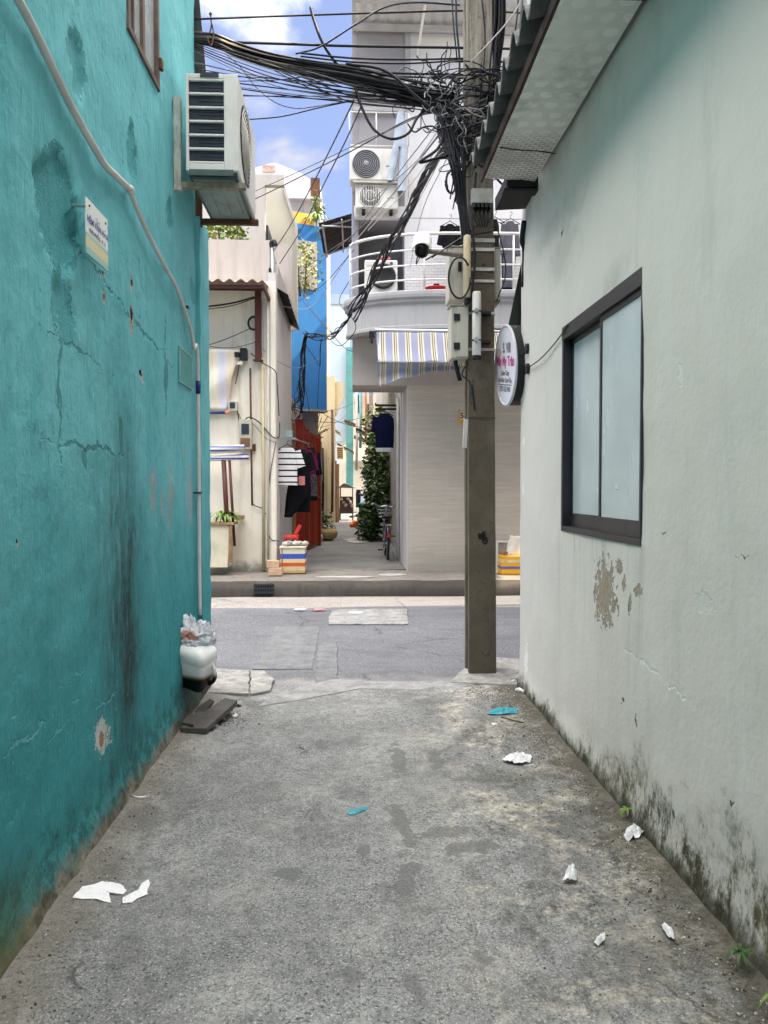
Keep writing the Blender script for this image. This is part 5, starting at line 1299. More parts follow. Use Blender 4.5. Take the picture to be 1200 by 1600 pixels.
band_m = plain('steel_band', (.55, .53, .49), .45, .2, 9, metal=.4, dirt=(.3, .2, .12))
for py, hgt in ((378, .03), (392, .026), (423, .026), (441, .022), (491, .02), (548, .022)):
    z = Z_(py, PY - .12, 750); cx, hw = pole_at(z); hw += .006
    MB().box(cx - hw, cx + hw, PY - hw * 1.06, PY - hw * 1.06 + .006, z, z + hgt).box(cx - hw, cx - hw + .006, PY - hw, PY + hw, z, z + hgt).box(cx + hw - .006, cx + hw, PY - hw, PY + hw, z, z + hgt).build('band', band_m, pole)
for z in (4.6, 4.15, 5.0, 3.3):
    cx, hw = pole_at(z); MB().lathe((cx + .02, PY - hw * 1.06, z), [(.013, .004), (.013, -.002)], 10, 'Y').build('bolt_hole', K['black'], pole)
for py in (700,): 
    z = Z_(655, PY, 750); cx, hw = pole_at(z); hw += .004
    MB().tube([(cx - hw, PY - hw * 1.07, z), (cx + hw, PY - hw * 1.07, z), (cx + hw, PY + hw, z)], .003, 5).build('tie_wire', K['dark_metal'], pole)
def P6(px, py, dy=0.0): return at(px, py, PY + dy)
# cabinets
def cabinet(name, px0, px1, py0, py1, y0, dep, label, hinge=True):
    a, b = at(px0, py0, y0), at(px1, py1, y0)
    r = root(name, ((a.x + b.x) / 2, y0 + dep / 2, b.z), label, 'cabinet', 'equipment cabinets on the pole')
    MB().box(a.x, b.x, y0, y0 + dep, b.z, a.z).build('body', K['box'], r, bevel=.006)
    MB().box(a.x + (b.x - a.x) * .30, b.x - .004, y0 - .008, y0 - .0005, b.z + .012, a.z - .006).build('door', K['box'], r, bevel=.003)
    MB().prism([(a.x - .012, y0 - .012, a.z + .002), (b.x + .004, y0 - .012, a.z + .002), (b.x + .004, y0 + dep + .01, a.z + .018), (a.x - .012, y0 + dep + .01, a.z + .018)], (0, 0, .006)).build('rain_hood', K['box'], r)
    if hinge:
        for f in (.22, .77):
            z = a.z + (b.z - a.z) * f; x = a.x + (b.x - a.x) * .30
            MB().box(x - .022, x + .028, y0 - .016, y0 - .0085, z - .028, z + .028).build('hinge', K['black'], r, bevel=.003)
    return r, a, b
r, a, b = cabinet('pole_cabinet', 705, 732, 478, 560, PY - .16, .20, 'lower grey steel cabinet with two black hinges strapped to the pole')
MB().tube([(a.x + .05, PY - .05, b.z), (a.x + .06, PY - .05, b.z - .06), (a.x + .09, PY - .04, b.z - .16)], .018, 8).build('cable_gland', K['black'], r, smooth=True)
r, a, b = cabinet('pole_cabinet', 702, 727, 386, 468, PY - .02, .24, 'upper grey steel cabinet left of the pole behind the camera arm', False)
MB().box(a.x + .07, a.x + .10, PY - .034, PY - .0285, a.z - .20, a.z - .12).build('lock', K['black'], r, bevel=.004)
r, a, b = cabinet('pole_cabinet', 770, 782, 388, 472, PY - .02, .24, 'slim grey cabinet on the far right face of the pole', False)
# antenna radome and white tube
def tube_thing(name, px0, px1, py0, py1, y, m, label, cat):
    a, b = at((px0 + px1) / 2, py0, y), at((px0 + px1) / 2, py1, y); w = (at(px1, py0, y).x - at(px0, py0, y).x) / 2
    r = root(name, (b.x, y, b.z), label, cat)
    MB().lathe((a.x, y, b.z), [(w * .9, 0), (w, .012), (w, a.z - b.z - .015), (w * .8, a.z - b.z)], 20).build('tube', m, r, smooth=True)
    return r, a, b, w
r, a, b, w = tube_thing('antenna_tube', 724, 736, 368, 466, PY - .18, K['cream_pvc'], 'cream tube with black end cap beside the upper cabinet', 'tube')
MB().lathe((a.x, PY - .18, b.z - .05), [(w * .5, 0), (w * .8, .01), (w * .8, .049)], 14).build('cap', K['black'], r)
r, a, b, w = tube_thing('white_tube', 738, 752, 456, 557, PY - .22, K['pvc'], 'white plastic tube clamped upright to the front of the pole', 'tube')
for py in (487, 532):
    z = Z_(py, PY - .22, 745)
    MB().tube([(a.x + 1.05 * w * math.cos(t), PY - .22 + 1.05 * w * math.sin(t), z) for t in [2 * math.pi * i / 20 for i in range(20)]], .006, 5, closed=True).box(a.x, a.x + .12, PY - .20, PY - .12, z - .01, z + .01).build('clamp', K['dark_metal'], r)
    MB().lathe((a.x - .01, PY - .22 - w, z), [(.018, .01), (.018, -.018)], 8, 'Y').build('screw', K['steel'], r)
MB().lathe((a.x, PY - .22, b.z - .02), [(w * 1.05, 0), (w * 1.05, .025)], 16).build('cap', K['black'], r)
# white strip hanging on the pole
a, b = at(722, 655, PY - .14), at(734, 700, PY - .14)
tag(MB().box(a.x, a.x + .05, PY - .15, PY - .145, b.z, a.z, rot=(0, .08, .7)).build('hanging_plate', K['white'], bevel=.002), 'narrow white plate dangling from the left edge of the pole', 'plate')
# meter box high on the pole
a, b = at(736, 296, PY - .16), at(770, 328, PY - .16)
r = root('junction_box', ((a.x + b.x) / 2, PY - .2, b.z), 'clear-fronted meter box with black terminals high on the pole', 'junction box')
MB().box(a.x, b.x, PY - .19, PY - .12, b.z + .04, a.z).build('housing', plain('clear_plastic', (.30, .30, .27), .25, .4, 8), r, bevel=.006)
tb = MB()
for k in range(5): tb.box(a.x + .01 + k * .032, a.x + .03 + k * .032, PY - .21, PY - .12, b.z, b.z + .038)
tb.build('terminals', K['black'], r, bevel=.003)
wr = MB()
for k in range(5): wr.tube(spline([(a.x + .02 + k * .032, PY - .18, b.z), (a.x + .02 + k * .03, PY - .2, b.z - .08), (a.x + .06 + k * .015, PY - .17, b.z - .14)], 5), .005, 5)
wr.build('leads', K['black'], r, smooth=True)
# security camera on its arm
c = at(660, 385, PY - .25); e = at(708, 402, PY - .05)
cm = root('security_camera', (c.x, PY - .25, c.z - .12), 'white hooded security camera on a grey arm left of the pole', 'camera')
ctr = Vector((c.x, PY - .22, c.z)); fw = Vector((-.10, -.84, -.53)).normalized(); rt = Vector((1, -.12, 0)).normalized(); rt = (rt - fw * rt.dot(fw)).normalized(); upv = rt.cross(fw) * (1 if rt.cross(fw).z > 0 else -1)
def cl_(a, b, f): return ctr + rt * a + upv * b + fw * f
def ring_(prof, n=20):
    mb = MB(); vs = [cl_(r_ * math.cos(t), r_ * math.sin(t), f) for r_, f in prof for t in [2 * math.pi * i / n for i in range(n)]]
    fs = [(j * n + i, j * n + (i + 1) % n, (j + 1) * n + (i + 1) % n, (j + 1) * n + i) for j in range(len(prof) - 1) for i in range(n)]
    return mb.add(vs, fs + [tuple(range(n)), tuple((len(prof) - 1) * n + i for i in range(n))])
ring_([(.05, -.16), (.056, -.14), (.056, .10), (.05, .12)]).build('body', plain('camera_body', (.07, .06, .05), .5, .2, 8), cm, smooth=False, bevel=.004)
ring_([(.044, .1205), (.044, .130), (.034, .134), (.028, .124), (.006, .122)]).build('lens', plain('lens', (.006, .006, .008), .1, 0), cm)
hd = MB(); hd.grid(lambda u, v: cl_(.072 * math.sin((u - .5) * 2.9), .012 + .066 * math.cos((u - .5) * 2.9), .17 - .36 * v), 16, 6); hd.build('hood', K['white'], cm, smooth=True, solid=.006)
MB().tube([ctr - upv * .05, (c.x, PY - .20, e.z + .02)], .018, 8).lathe((c.x, PY - .20, e.z + .015), [(.035, 0), (.035, .02)], 14).build('mount', K['dark_metal'], cm)
MB().tube([(c.x - .03, PY - .22, e.z), (e.x + .12, PY - .08, e.z)], .020, 8).build('arm', plain('arm_grey', (.22, .20, .18), .6, .3, 9, dirt=(.1, .06, .04)), cm)
MB().tube(spline([(c.x, PY - .05, c.z - .02), (c.x - .04, PY - .16, c.z - .11), (c.x - .03, PY - .25, e.z - .05), (c.x + .03, PY - .24, e.z - .02)], 6), .005, 5).build('lead', K['black'], cm, smooth=True)
tag(MB().tube(spline([c + Vector((.08, .05, -.07)), c + Vector((.18, .05, .0)), P6(720, 372, -.15), P6(745, 352, -.15)], 8), .006, 5).build('camera_cable', K['cable']), 'black lead rising from the camera arm to the pole', 'cable')
tag(MB().tube(spline([c + Vector((.03, .05, -.09)), P6(690, 392, -.12), P6(730, 370, -.16), P6(768, 362, -.14)], 8), .006, 5).build('camera_cable', K['cable']), 'second black lead from the camera arm crossing the pole', 'cable')
# loop of cable between the cabinets
tag(MB().tube([at(718 + 17 * math.cos(t), 434 + 32 * math.sin(t), PY - .24) for t in [2 * math.pi * i / 30 for i in range(28)]], .008, 6).build('cable_loop', K['cable'], smooth=True), 'single black cable loop in front of the cream tube', 'cable')
cr = random.Random(21)
mb = MB()
for k in range(7):
    c0 = at(705 + cr.uniform(-1, 1), 284 + cr.uniform(-1.5, 1.5), PY - .2 + .012 * k)
    mb.tube([c0 + Vector((.042 * cr.uniform(.8, 1.1) * math.cos(t), 0, .085 * cr.uniform(.95, 1.05) * math.sin(t))) for t in [2 * math.pi * i / 24 for i in range(24)]], .005, 5, closed=True)
tag(mb.build('cable_coil', K['cable'], smooth=True), 'small tied coil of black cable hanging left of the pole', 'cable coil')

# ------------------------------------------------------------------ overhead cables
GC = 'overhead cables strung to the pole'
def wire(pts, r, k, label, group=GC, n=10, name='overhead_cable'):
    o = MB().tube(spline(pts, n), r, 6).build(name, K[k], smooth=True); tag(o, label, 'cable', group); return o
def W(*p): return [at(*q) for q in p]
T = (5.35)                                     # the teal roof corner
wire(W((296, 31, T), (330, 29, T), (470, 24, 5.7), (600, 20, 5.9), (735, 17, 6.2), (845, 22, 6.6), (1000, 30, 7.5)), .008, 'cable', 'topmost black line running level from the teal roof past the pole')
wire(W((368, 66, 5.5), (460, 69, 5.7), (553, 72, 5.9), (735, 75, 6.2), (830, 77, 6.6), (1000, 80, 7.6)), .011, 'cable', 'second thick black line below the topmost one, running level past the pole')
wire(W((470, 83, 5.6), (553, 91, 5.8), (640, 93, 6.0), (735, 91, 6.2)), .008, 'cable', 'black line just above the thick bundle, ending at the pole')
wire(W((470, 88, 5.6), (553, 97, 5.8), (640, 99, 6.0), (735, 93, 6.2)), .007, 'cable', 'black line touching the top of the thick bundle')
wire(W((553, 112, 5.8), (640, 115, 6.0), (735, 117, 6.2), (820, 116, 6.6), (1000, 118, 7.6)), .010, 'cable', 'black line leaving the bundle level behind the pole to the right')
wire(W((560, 117, 5.85), (700, 122, 6.2), (830, 123, 6.7), (1000, 120, 7.6)), .007, 'cable', 'lowest level black line to the right of the pole')
wire(W((700, 96, 6.2), (800, 97, 6.5), (1000, 100, 7.6)), .009, 'cable', 'short level line right of the pole above the eave')
# the crossing loose ends
wire(W((485, 11, 5.7), (490, 30, 5.7), (503, 65, 5.7), (520, 92, 5.75), (537, 110, 5.8), (552, 118, 5.85)), .011, 'cable', 'loose black cable end curving up out of the bundle against the clouds')
wire(W((462, 84, 5.6), (500, 73, 5.65), (553, 40, 5.7), (600, 12, 5.8), (650, 4, 5.9), (718, 8, 6.0)), .007, 'cable', 'black cable arching over the bundle to the top of the pole')
# big loops under the bundle
wire(W((548, 118, 5.8), (556, 140, 5.8), (567, 172, 5.8), (585, 203, 5.8), (612, 217, 5.8), (638, 208, 5.85), (652, 184, 5.9), (668, 172, 6.0), (700, 166, 6.1)), .011, 'cable', 'thick black cable hanging in a deep loop under the bundle')
wire(W((540, 100, 5.8), (600, 110, 5.8), (650, 150, 5.8), (682, 178, 5.8), (692, 205, 5.8), (684, 232, 5.8), (656, 253, 5.8), (680, 248, 5.85), (708, 241, 5.9)), .012, 'cable', 'thick black cable folding back in a sharp hook beside the pole')
wire(W((545, 122, 5.8), (575, 140, 5.8), (600, 155, 5.85), (603, 140, 5.9), (597, 128, 5.9)), .006, 'cable', 'small black curl of cable under the bundle')
# fan of thin wires
fan = [((300, 97, T), (400, 118, 5.5), (553, 138, 5.8), (712, 150, 6.1)), ((300, 106, T), (420, 127, 5.5), (553, 148, 5.8), (700, 160, 6.1)),
       ((296, 117, T), (400, 121, 5.5), (500, 127, 5.7), (560, 118, 5.8), (690, 140, 6.1)), ((296, 121, T), (420, 136, 5.5), (553, 152, 5.8), (705, 168, 6.1)),
       ((296, 124, T), (430, 144, 5.5), (553, 157, 5.8), (708, 172, 6.1)), ((296, 128, T), (430, 125, 5.5), (520, 116, 5.8), (620, 130, 6)),
       ((370, 138, 5.5), (470, 152, 5.6), (560, 161, 5.85), (705, 176, 6.1)), ((372, 148, 5.5), (470, 153, 5.6), (570, 158, 5.85), (690, 165, 6.1)),
       ((376, 84, 5.5), (470, 118, 5.6), (540, 148, 5.8), (600, 156, 5.9), (700, 158, 6.1)), ((380, 86, 5.5), (480, 130, 5.65), (553, 160, 5.8), (650, 170, 6)),
       ((388, 88, 5.5), (480, 121, 5.65), (553, 150, 5.8), (690, 170, 6)), ((396, 90, 5.5), (490, 118, 5.65), (553, 140, 5.8), (690, 160, 6)),
       ((404, 92, 5.5), (500, 117, 5.65), (560, 134, 5.8), (690, 152, 6)), ((330, 150, T), (450, 150, 5.6), (560, 150, 5.85), (690, 148, 6.05))]
fan += [((300, 60 + 3 * k, T), (430, 98 + 6 * k, 5.5), (553, 124 + 5 * k, 5.8), (705, 148 + 4 * k, 6.1)) for k in range(7)]
fan += [((420, 96 + 2 * k, 5.6), (500, 108 + 7 * k, 5.7), (600, 128 + 6 * k, 5.9), (708, 150 + 3 * k, 6.1)) for k in range(6)]
for i, f in enumerate(fan):
    wire(W(*f), .0036 + .0012 * (i % 3 == 0), 'cable' if i % 4 else 'cable_grey', 'thin wire of the fan between the teal roof and the pole, below the bundle')
wire(W((350, 82, 5.5), (375, 104, 5.5), (400, 136, 5.55), (430, 160, 5.6), (460, 169, 5.65), (490, 167, 5.7), (553, 156, 5.8)), .0035, 'cable_grey', 'thin grey wire sagging low below the fan of wires')
wire(W((385, 187, 5.6), (440, 182, 5.7), (500, 168, 5.75), (553, 157, 5.8)), .005, 'cable', 'thin black wire rising from behind the outdoor unit to the bundle')
# down to the houses across the street
YCF = FY - .1
wire(W((700, 172, 6.1), (640, 186, 7), (560, 230, 8.2), (480, 271, 10), (396, 312, 11.5), (340, 335, 12)), .008, 'cable', 'upper of two long cables sloping from the pole to the cream house', 'cables sloping to the cream house')
wire(W((700, 160, 6.1), (620, 198, 7), (560, 224, 8.2), (480, 262, 10), (396, 300, 11.5), (340, 325, 12)), .005, 'cable', 'thinner of two long cables sloping from the pole to the cream house', 'cables sloping to the cream house')
wire(W((553, 157, 6.0), (520, 225, 7.5), (490, 285, 9), (455, 350, 11), (428, 392, 12.3)), .007, 'cable', 'left steep cable dropping from the bundle to the mast on the cream house', 'cables sloping to the cream house')
wire(W((565, 165, 6.0), (540, 220, 7.5), (505, 290, 9), (470, 360, 11), (437, 412, 12.4)), .007, 'cable', 'right steep cable dropping from the bundle to the mast on the cream house', 'cables sloping to the cream house')
for i, (a, b, c) in enumerate([((688, 186, 6.1), (600, 300, 9), (545, 378, 11.2)), ((694, 190, 6.1), (610, 310, 9), (540, 395, 12)), ((698, 210, 6.1), (640, 290, 9), (575, 360, 11.2)), ((690, 205, 6.1), (640, 262, 9), (560, 330, 12)),
                               ((700, 225, 6.1), (650, 320, 9), (600, 400, 11.2)), ((704, 235, 6.1), (660, 330, 9), (640, 420, 11.1)), ((700, 195, 6.1), (575, 345, 10), (470, 435, 14))]):
    wire(W(a, b, c), .005, 'cable_pale' if i % 3 else 'cable_grey', 'thin light drop wire running from the pole across the lavender wall', 'thin drop wires to the balcony house')
wire(W((545, 372, 12), (500, 402, 14), (440, 450, 16), (395, 478, 12.3)), .007, 'cable_grey', 'grey wire sagging between the lavender house flank and the cream house')
wire(W((553, 390, 12), (510, 440, 14), (480, 462, 16), (455, 478, 17)), .006, 'cable', 'thin wire running to the blue house wall from the side canopy')
# thick twisted drop from the pole to the balcony's left end and on into the alley
def rope(pts, cnt, r, spread, seed, name, label, k='cable', n=10):
    rr = random.Random(seed); base = spline(pts, n); mb = MB()
    for s in range(cnt):
        ph = rr.uniform(0, 6.28); f = rr.uniform(.6, 1.6); q = rr.uniform(.3, 1) ** .5; L = []
        for i, p in enumerate(base):
            a = ph + f * i * .22; spread_ = spread * (.55 + 1.3 * (i / len(base)) ** 1.5)
            L.append(p + Vector((math.cos(a) * spread_ * q * .8, math.sin(a) * spread_ * q, math.sin(a * 1.3 + 1) * spread_ * q)))
        mb.tube(L, r * rr.uniform(.7, 1.3), 5)
    o = mb.build(name, K[k], smooth=True); tag(o, label, 'cable', 'twisted cable bundles'); return o
rope(W((712, 205, 6.05), (690, 235, 6.6), (660, 285, 7.6), (630, 345, 9), (600, 400, 10.2), (575, 450, 10.9), (548, 494, 11.2)), 13, .009, .05, 3, 'cable_bundle', 'twisted black bundle dropping from the pole to the balcony corner')
rope(W((548, 494, 11.2), (535, 508, 11.6), (520, 524, 13), (503, 527, 14.5), (478, 522, 15.2)), 8, .008, .045, 4, 'cable_bundle', 'black bundle crossing the back alley from the balcony corner to the blue house')
rope(W((478, 522, 15.2), (474, 545, 15.3), (472, 590, 15.3), (467, 625, 15.3), (461, 650, 15.2)), 13, .008, .09, 5, 'cable_bundle', 'tangled dark bundle hanging down in front of the blue wall')
for i, (p, lab) in enumerate([(((545, 492, 11.3), (530, 470, 12), (545, 440, 12)), 'wire curl standing above the balcony corner'),
                 (((546, 490, 11.3), (556, 510, 11.3), (547, 528, 11.4), (528, 540, 12.5), (505, 520, 15)), 'black wire looping under the balcony corner'),
                 (((520, 524, 13), (540, 545, 13), (556, 552, 12.3), (585, 582, 12.15)), 'wire running from the alley crossing along the balcony underside'),
                 (((458, 452, 16), (490, 490, 15.5), (518, 521, 13)), 'left wire falling across the blue wall to the alley crossing'),
                 (((462, 425, 16), (485, 480, 15.5), (518, 519, 13)), 'steeper wire falling across the blue wall to the alley crossing'),
                 (((478, 540, 15.2), (492, 560, 15.3), (500, 572, 15.3), (500, 545, 15), (504, 525, 14.4)), 'slack wire loop below the alley crossing'),
                 (((470, 560, 15.3), (480, 620, 15.3), (484, 645, 15.3)), 'thin wire hanging down the blue wall'),
                 (((502, 530, 14.5), (498, 590, 16), (496, 638, 17)), 'thin wire hanging at the right side of the blue wall')]):
    wire(W(*p), .006, 'cable', lab, 'alley wires')
# the great black bundle
br_ = random.Random(11); mb = MB()
path = W((290, 58, T), (318, 60, T + .02), (340, 64, T + .05), (372, 78, T + .15), (420, 94, T + .25), (480, 107, T + .35), (540, 117, T + .45), (600, 131, T + .55), (660, 146, T + .62), (712, 158, T + .7))
base = spline(path, 6); NB = len(base)
for s in range(46):
    a = br_.uniform(0, 6.28); q = br_.uniform(.15, 1) ** .5; f = br_.uniform(-.02, .05); sp = br_.uniform(.5, 1.5); L = []
    endz = br_.uniform(-.16, .13)
    cut_ = NB if br_.random() < .75 else br_.randint(int(NB * .7), NB)
    for i, p in enumerate(base[:cut_]):
        t = i / (NB - 1); w = .038 + .05 * max(0, t - .12) ** 1.1
        ang = a + f * i
        L.append(p + Vector((0, math.sin(ang) * w * q, math.cos(ang) * w * q * 1.0 + endz * max(0, t - .35) ** 1.6)))
    mb.tube(L, br_.uniform(.006, .012), 5)
tag(mb.build('cable_bundle', K['cable'], smooth=True), 'massive black cable bundle sweeping from the teal roof corner to the pole', 'cable', 'twisted cable bundles')
# hook and wire tie holding it at the roof corner
q = at(329, 50, T)
hk = MB(); hk.tube(spline([q + Vector((0, 0, .12)), q + Vector((.005, 0, .04)), q + Vector((-.015, 0, -.03)), q + Vector((-.01, -.06, -.08)), q + Vector((.01, -.05, -.125)), q + Vector((.02, .0, -.03)), q + Vector((.012, 0, .05))], 6), .005, 5); hk.blob(q + Vector((0, 0, .125)), .012, 1, .2, 1)
tag(hk.build('cable_hook', K['rust'], smooth=True), 'rusty wire hook hanging the great bundle from the top line', 'hook')
# tangle wrapped round the pole: nobody could count it
def tangle(cnt, seed, k, rmin, rmax, zlo, zhi, spread, label, loops=True, name='cable_tangle'):
    rr = random.Random(seed); mb = MB()
    for s in range(cnt):
        z = rr.uniform(zlo, zhi); cx, hw = pole_at(z); R0 = hw * 1.25 + rr.uniform(0, spread); L = []
        a0 = rr.uniform(0, 6.28); turns = rr.uniform(.25, .9); N = 16; tilt = rr.uniform(-.6, .6); dz = rr.uniform(-.22, .22); ex = rr.uniform(.9, 1.7); off = Vector((rr.uniform(-.10, .14), 0, 0)); ph = rr.uniform(0, 6)
        for i in range(N + 1):
            t = i / N; a = a0 + turns * 6.28 * t; r_ = R0 * (1 + .25 * math.sin(3 * t * 3.14 + ph))
            L.append(Vector((cx + off.x + r_ * ex * math.cos(a), PY + r_ * math.sin(a), z + dz * t + tilt * r_ * math.cos(a) + .04 * math.sin(5 * t + ph))))
        mb.tube(L, rr.uniform(rmin, rmax), 4, cap=False)
    o = mb.build(name, K[k], smooth=True); return tag(o, label, None, None, 'stuff')
zt0, zt1 = Z_(250, PY), Z_(105, PY)
tangle(70, 31, 'cable', .004, .009, zt0, zt1, .10, 'dense black tangle of cables wrapped round the pole')
def snarl(cnt, seed, k, boxes, rmin, rmax, label):
    rr = random.Random(seed); mb = MB()
    for s_ in range(cnt):
        (xa_, xb_, ya_, yb_, dy) = boxes[s_ % len(boxes)]
        p = [at(rr.uniform(xa_, xb_), rr.uniform(ya_, yb_), PY + dy + rr.uniform(-.12, .12))]
        hd = Vector((rr.uniform(-1, 1), rr.uniform(-.4, .4), rr.uniform(-1, 1)))
        for i in range(rr.randint(3, 6)):
            hd = (hd * .6 + Vector((rr.uniform(-1, 1), rr.uniform(-.4, .4), rr.uniform(-1, 1)))); hd.normalize(); p.append(p[-1] + hd * rr.uniform(.04, .10))
        mb.tube(spline(p, 5), rr.uniform(rmin, rmax), 4, cap=False)
    return tag(mb.build('cable_tangle', K[k], smooth=True), label, None, None, 'stuff')
snarl(42, 32, 'cable_mid', [(640, 700, 132, 165, -.05), (765, 800, 140, 215, 0), (690, 740, 150, 190, -.2)], .003, .006, 'pale white wires snarled in the tangle round the pole')
snarl(130, 33, 'cable', [(650, 705, 110, 180, -.05), (765, 800, 110, 215, 0), (690, 775, 120, 230, -.18), (700, 740, 180, 260, -.18)], .003, .007, 'short black wire ends snarled round the pole')
# strands that hang down the pole's left side and climb its right side
rr = random.Random(41); mb = MB()
for s in range(46):
    a = rr.uniform(-1, 1); dy = rr.uniform(-.20, .1); z = rr.uniform(-.1, .1)
    p = [at(700 + 20 * a + rr.uniform(-6, 6), 165 + rr.uniform(-12, 12), PY + dy), at(706 + 20 * a + rr.uniform(-7, 7), 212 + 20 * z, PY + dy), at(715 + 11 * a, 262, PY - .15 + dy * .4), at(722 + 7 * a, 320, PY - .17), at(731 + 5 * a, 380 + rr.uniform(-40, 60), PY - .17)]
    if rr.random() < .45: p = p[:3] + [at(712 + 8 * a + rr.uniform(-8, 8), 300 + rr.uniform(-30, 30), PY - .16)]
    mb.tube(spline(p, 6), rr.uniform(.005, .009), 5)
tag(mb.build('hanging_strands', K['cable'], smooth=True), 'thick fall of black strands draping down the left side of the pole', None, None, 'stuff')
mb = MB()
for s in range(64):
    a = rr.uniform(-1, 1); dy = rr.uniform(-.14, .12)
    p = [at(773 + 14 * a, -70, PY + dy), at(775 + 14 * a + rr.uniform(-3, 3), 30, PY + dy), at(768 + 13 * a, 90 + rr.uniform(-20, 20), PY + dy), at(758 + 14 * a + rr.uniform(-8, 8), 165 + rr.uniform(-20, 30), PY + dy), at(762 + 16 * a, 225 + rr.uniform(-20, 30), PY - .15 + dy * .3)]
    mb.tube(spline(p, 6), rr.uniform(.004, .008), 5)
tag(mb.build('climbing_strands', K['cable'], smooth=True), 'black strands climbing the right edge of the pole', None, None, 'stuff')
# individual risers right of the pole
for i, (p, r_, k, lab) in enumerate([(((748, 160, 5.9), (778, 142, 5.9), (795, 105, 5.95), (812, 50, 6.0), (818, -40, 6.1)), .011, 'cable_grey', 'thick grey cable swinging up and away right of the pole'),
          (((770, 165, 6), (790, 110, 6), (806, 40, 6.1), (812, -40, 6.2)), .008, 'cable', 'black riser nearest the pole, rising to the top edge'),
          (((772, 180, 6), (800, 90, 6.1), (830, 10, 6.2), (850, -60, 6.3)), .006, 'cable', 'slanting black riser between pole and corrugated eave'),
          (((768, 150, 6), (815, 70, 6.2), (845, 0, 6.3), (870, -60, 6.4)), .005, 'cable', 'thin slanting riser closest to the corrugated eave'),
          (((722, 112, 5.9), (750, 82, 5.85), (790, 38, 5.9), (812, 5, 6), (830, -40, 6)), .006, 'cable_pale', 'pale wire crossing the upper pole diagonally'),
          (((712, -60, 6), (713, 30, 5.95), (718, 95, 5.95), (716, 160, 5.95)), .008, 'cable', 'black wire running down the left edge of the upper pole'),
          (((703, -60, 6), (708, 30, 5.95), (714, 90, 5.95)), .006, 'cable', 'second black wire joining the left edge of the upper pole'),
          (((745, -60, 5.92), (758, 60, 5.92), (748, 180, 5.9), (756, 250, 5.88)), .006, 'cable', 'black wire stapled down the face of the upper pole'),
          (((735, 470, 5.86), (742, 410, 5.86), (738, 340, 5.87), (744, 270, 5.88)), .009, 'cable', 'black cable running down the pole face beside the bands'),
          (((775, 350, 5.95), (786, 390, 5.97), (790, 430, 6.0), (776, 470, 5.98)), .005, 'cable', 'thin wire loop right of the pole by the slim cabinet'),
          (((732, 565, 5.9), (722, 585, 5.9), (735, 600, 5.9), (742, 640, 5.92), (738, 600, 5.9)), .006, 'cable', 'wire curl under the lower cabinet')]):
    wire(W(*p), r_, k, lab, 'wires on the pole')
wb_ = MB(); c0 = at(628, 138, 6.0)
wb_.box(c0.x - .07, c0.x + .07, 5.95, 6.08, c0.z - .03, c0.z + .03)
sp = root('splice_box', (c0.x, 6.0, c0.z - .03), 'dusty white splice box hung in the cables left of the pole', 'junction box')
wb_.build('casing', K['ac'], sp, bevel=.015)
cl = MB()
for k in range(3): cl.tube([(c0.x - .05 + .05 * k, 5.94, c0.z - .035), (c0.x - .05 + .05 * k, 5.94, c0.z + .035)], .006, 6)
cl.build('clip', K['steel'], sp)
# wires about the cream house front
for p, r_, k, lab in [(((300, 482, 11.9), (360, 474, 11.9), (398, 464, 11.95)), .014, 'cable', 'thick upper wire stretched across the cream house front below the awning'),
       (((300, 486, 11.9), (360, 478, 11.9), (398, 466, 11.95)), .007, 'cable', 'thin wire just under the thick one on the cream house front'),
       (((300, 547, 11.9), (350, 531, 11.9), (392, 513, 11.95)), .006, 'cable', 'thin wire rising to the coil on the maroon post'),
       (((300, 535, 11.9), (340, 543, 11.9), (372, 542, 11.9), (408, 532, 11.95)), .005, 'cable', 'thin wire sagging across the cream house front'),
       (((392, 552, 12.0), (412, 568, 12.0), (430, 580, 12.0), (433, 600, 12.05), (436, 650, 12.05)), .008, 'cable', 'black cable bending round the corner of the cream house'),
       (((408, 466, 11.95), (450, 480, 13), (490, 476, 14), (545, 400, 13)), .006, 'cable_pale', 'pale wire hanging between the cream house and the flank canopy'),
       (((376, 555, 12.0), (372, 580, 12.0), (368, 600, 12.0)), .008, 'cable', 'short black wire end hanging below the banner bracket'),
       (((410, 545, 12.0), (440, 568, 12.5), (465, 575, 14), (500, 560, 15)), .005, 'cable_grey', 'thin grey wire sagging from the maroon post over the alley')]:
    wire(W(*p), r_, k, lab, 'wires on the cream house')

# ================================================================== FIXTURES ON THE CREAM HOUSE
def F(px, py, dy=0.0): return at(px, py, FY + dy)
# maroon post and mast
a, b = F(398, 446, -.10), F(409, 562, -.10)
tag(MB().box(a.x, a.x + .10, FY - .11, FY - .03, b.z, a.z).box(a.x - .03, a.x + .13, FY - .13, FY - .01, b.z - .02, b.z).build('steel_post', K['maroon'], bevel=.004), 'maroon steel post under the corner of the rusty awning', 'post')
mp = F(426, 460, .3)
ms_ = root('wire_mast', mp, 'grey pipe mast with curved cap on the cream house roof', 'mast')
zt5 = at(427, 385, FY + .3).z
MB().tube([(mp.x, mp.y, mp.z - .2), (mp.x, mp.y, zt5)], .032, 10).build('pipe', K['steel'], ms_, smooth=True)
MB().tube(spline([(mp.x, mp.y, zt5 - .02), (mp.x - .02, mp.y, zt5 + .05), (mp.x + .03, mp.y - .03, zt5 + .08), (mp.x + .06, mp.y - .05, zt5 + .0)], 5), .035, 8).build('cap', K['dark_metal'], ms_, smooth=True)
MB().box(mp.x - .06, mp.x - .02, mp.y - .04, mp.y + .04, mp.z + .05, mp.z + .42).build('clamp_bar', K['dark_metal'], ms_)
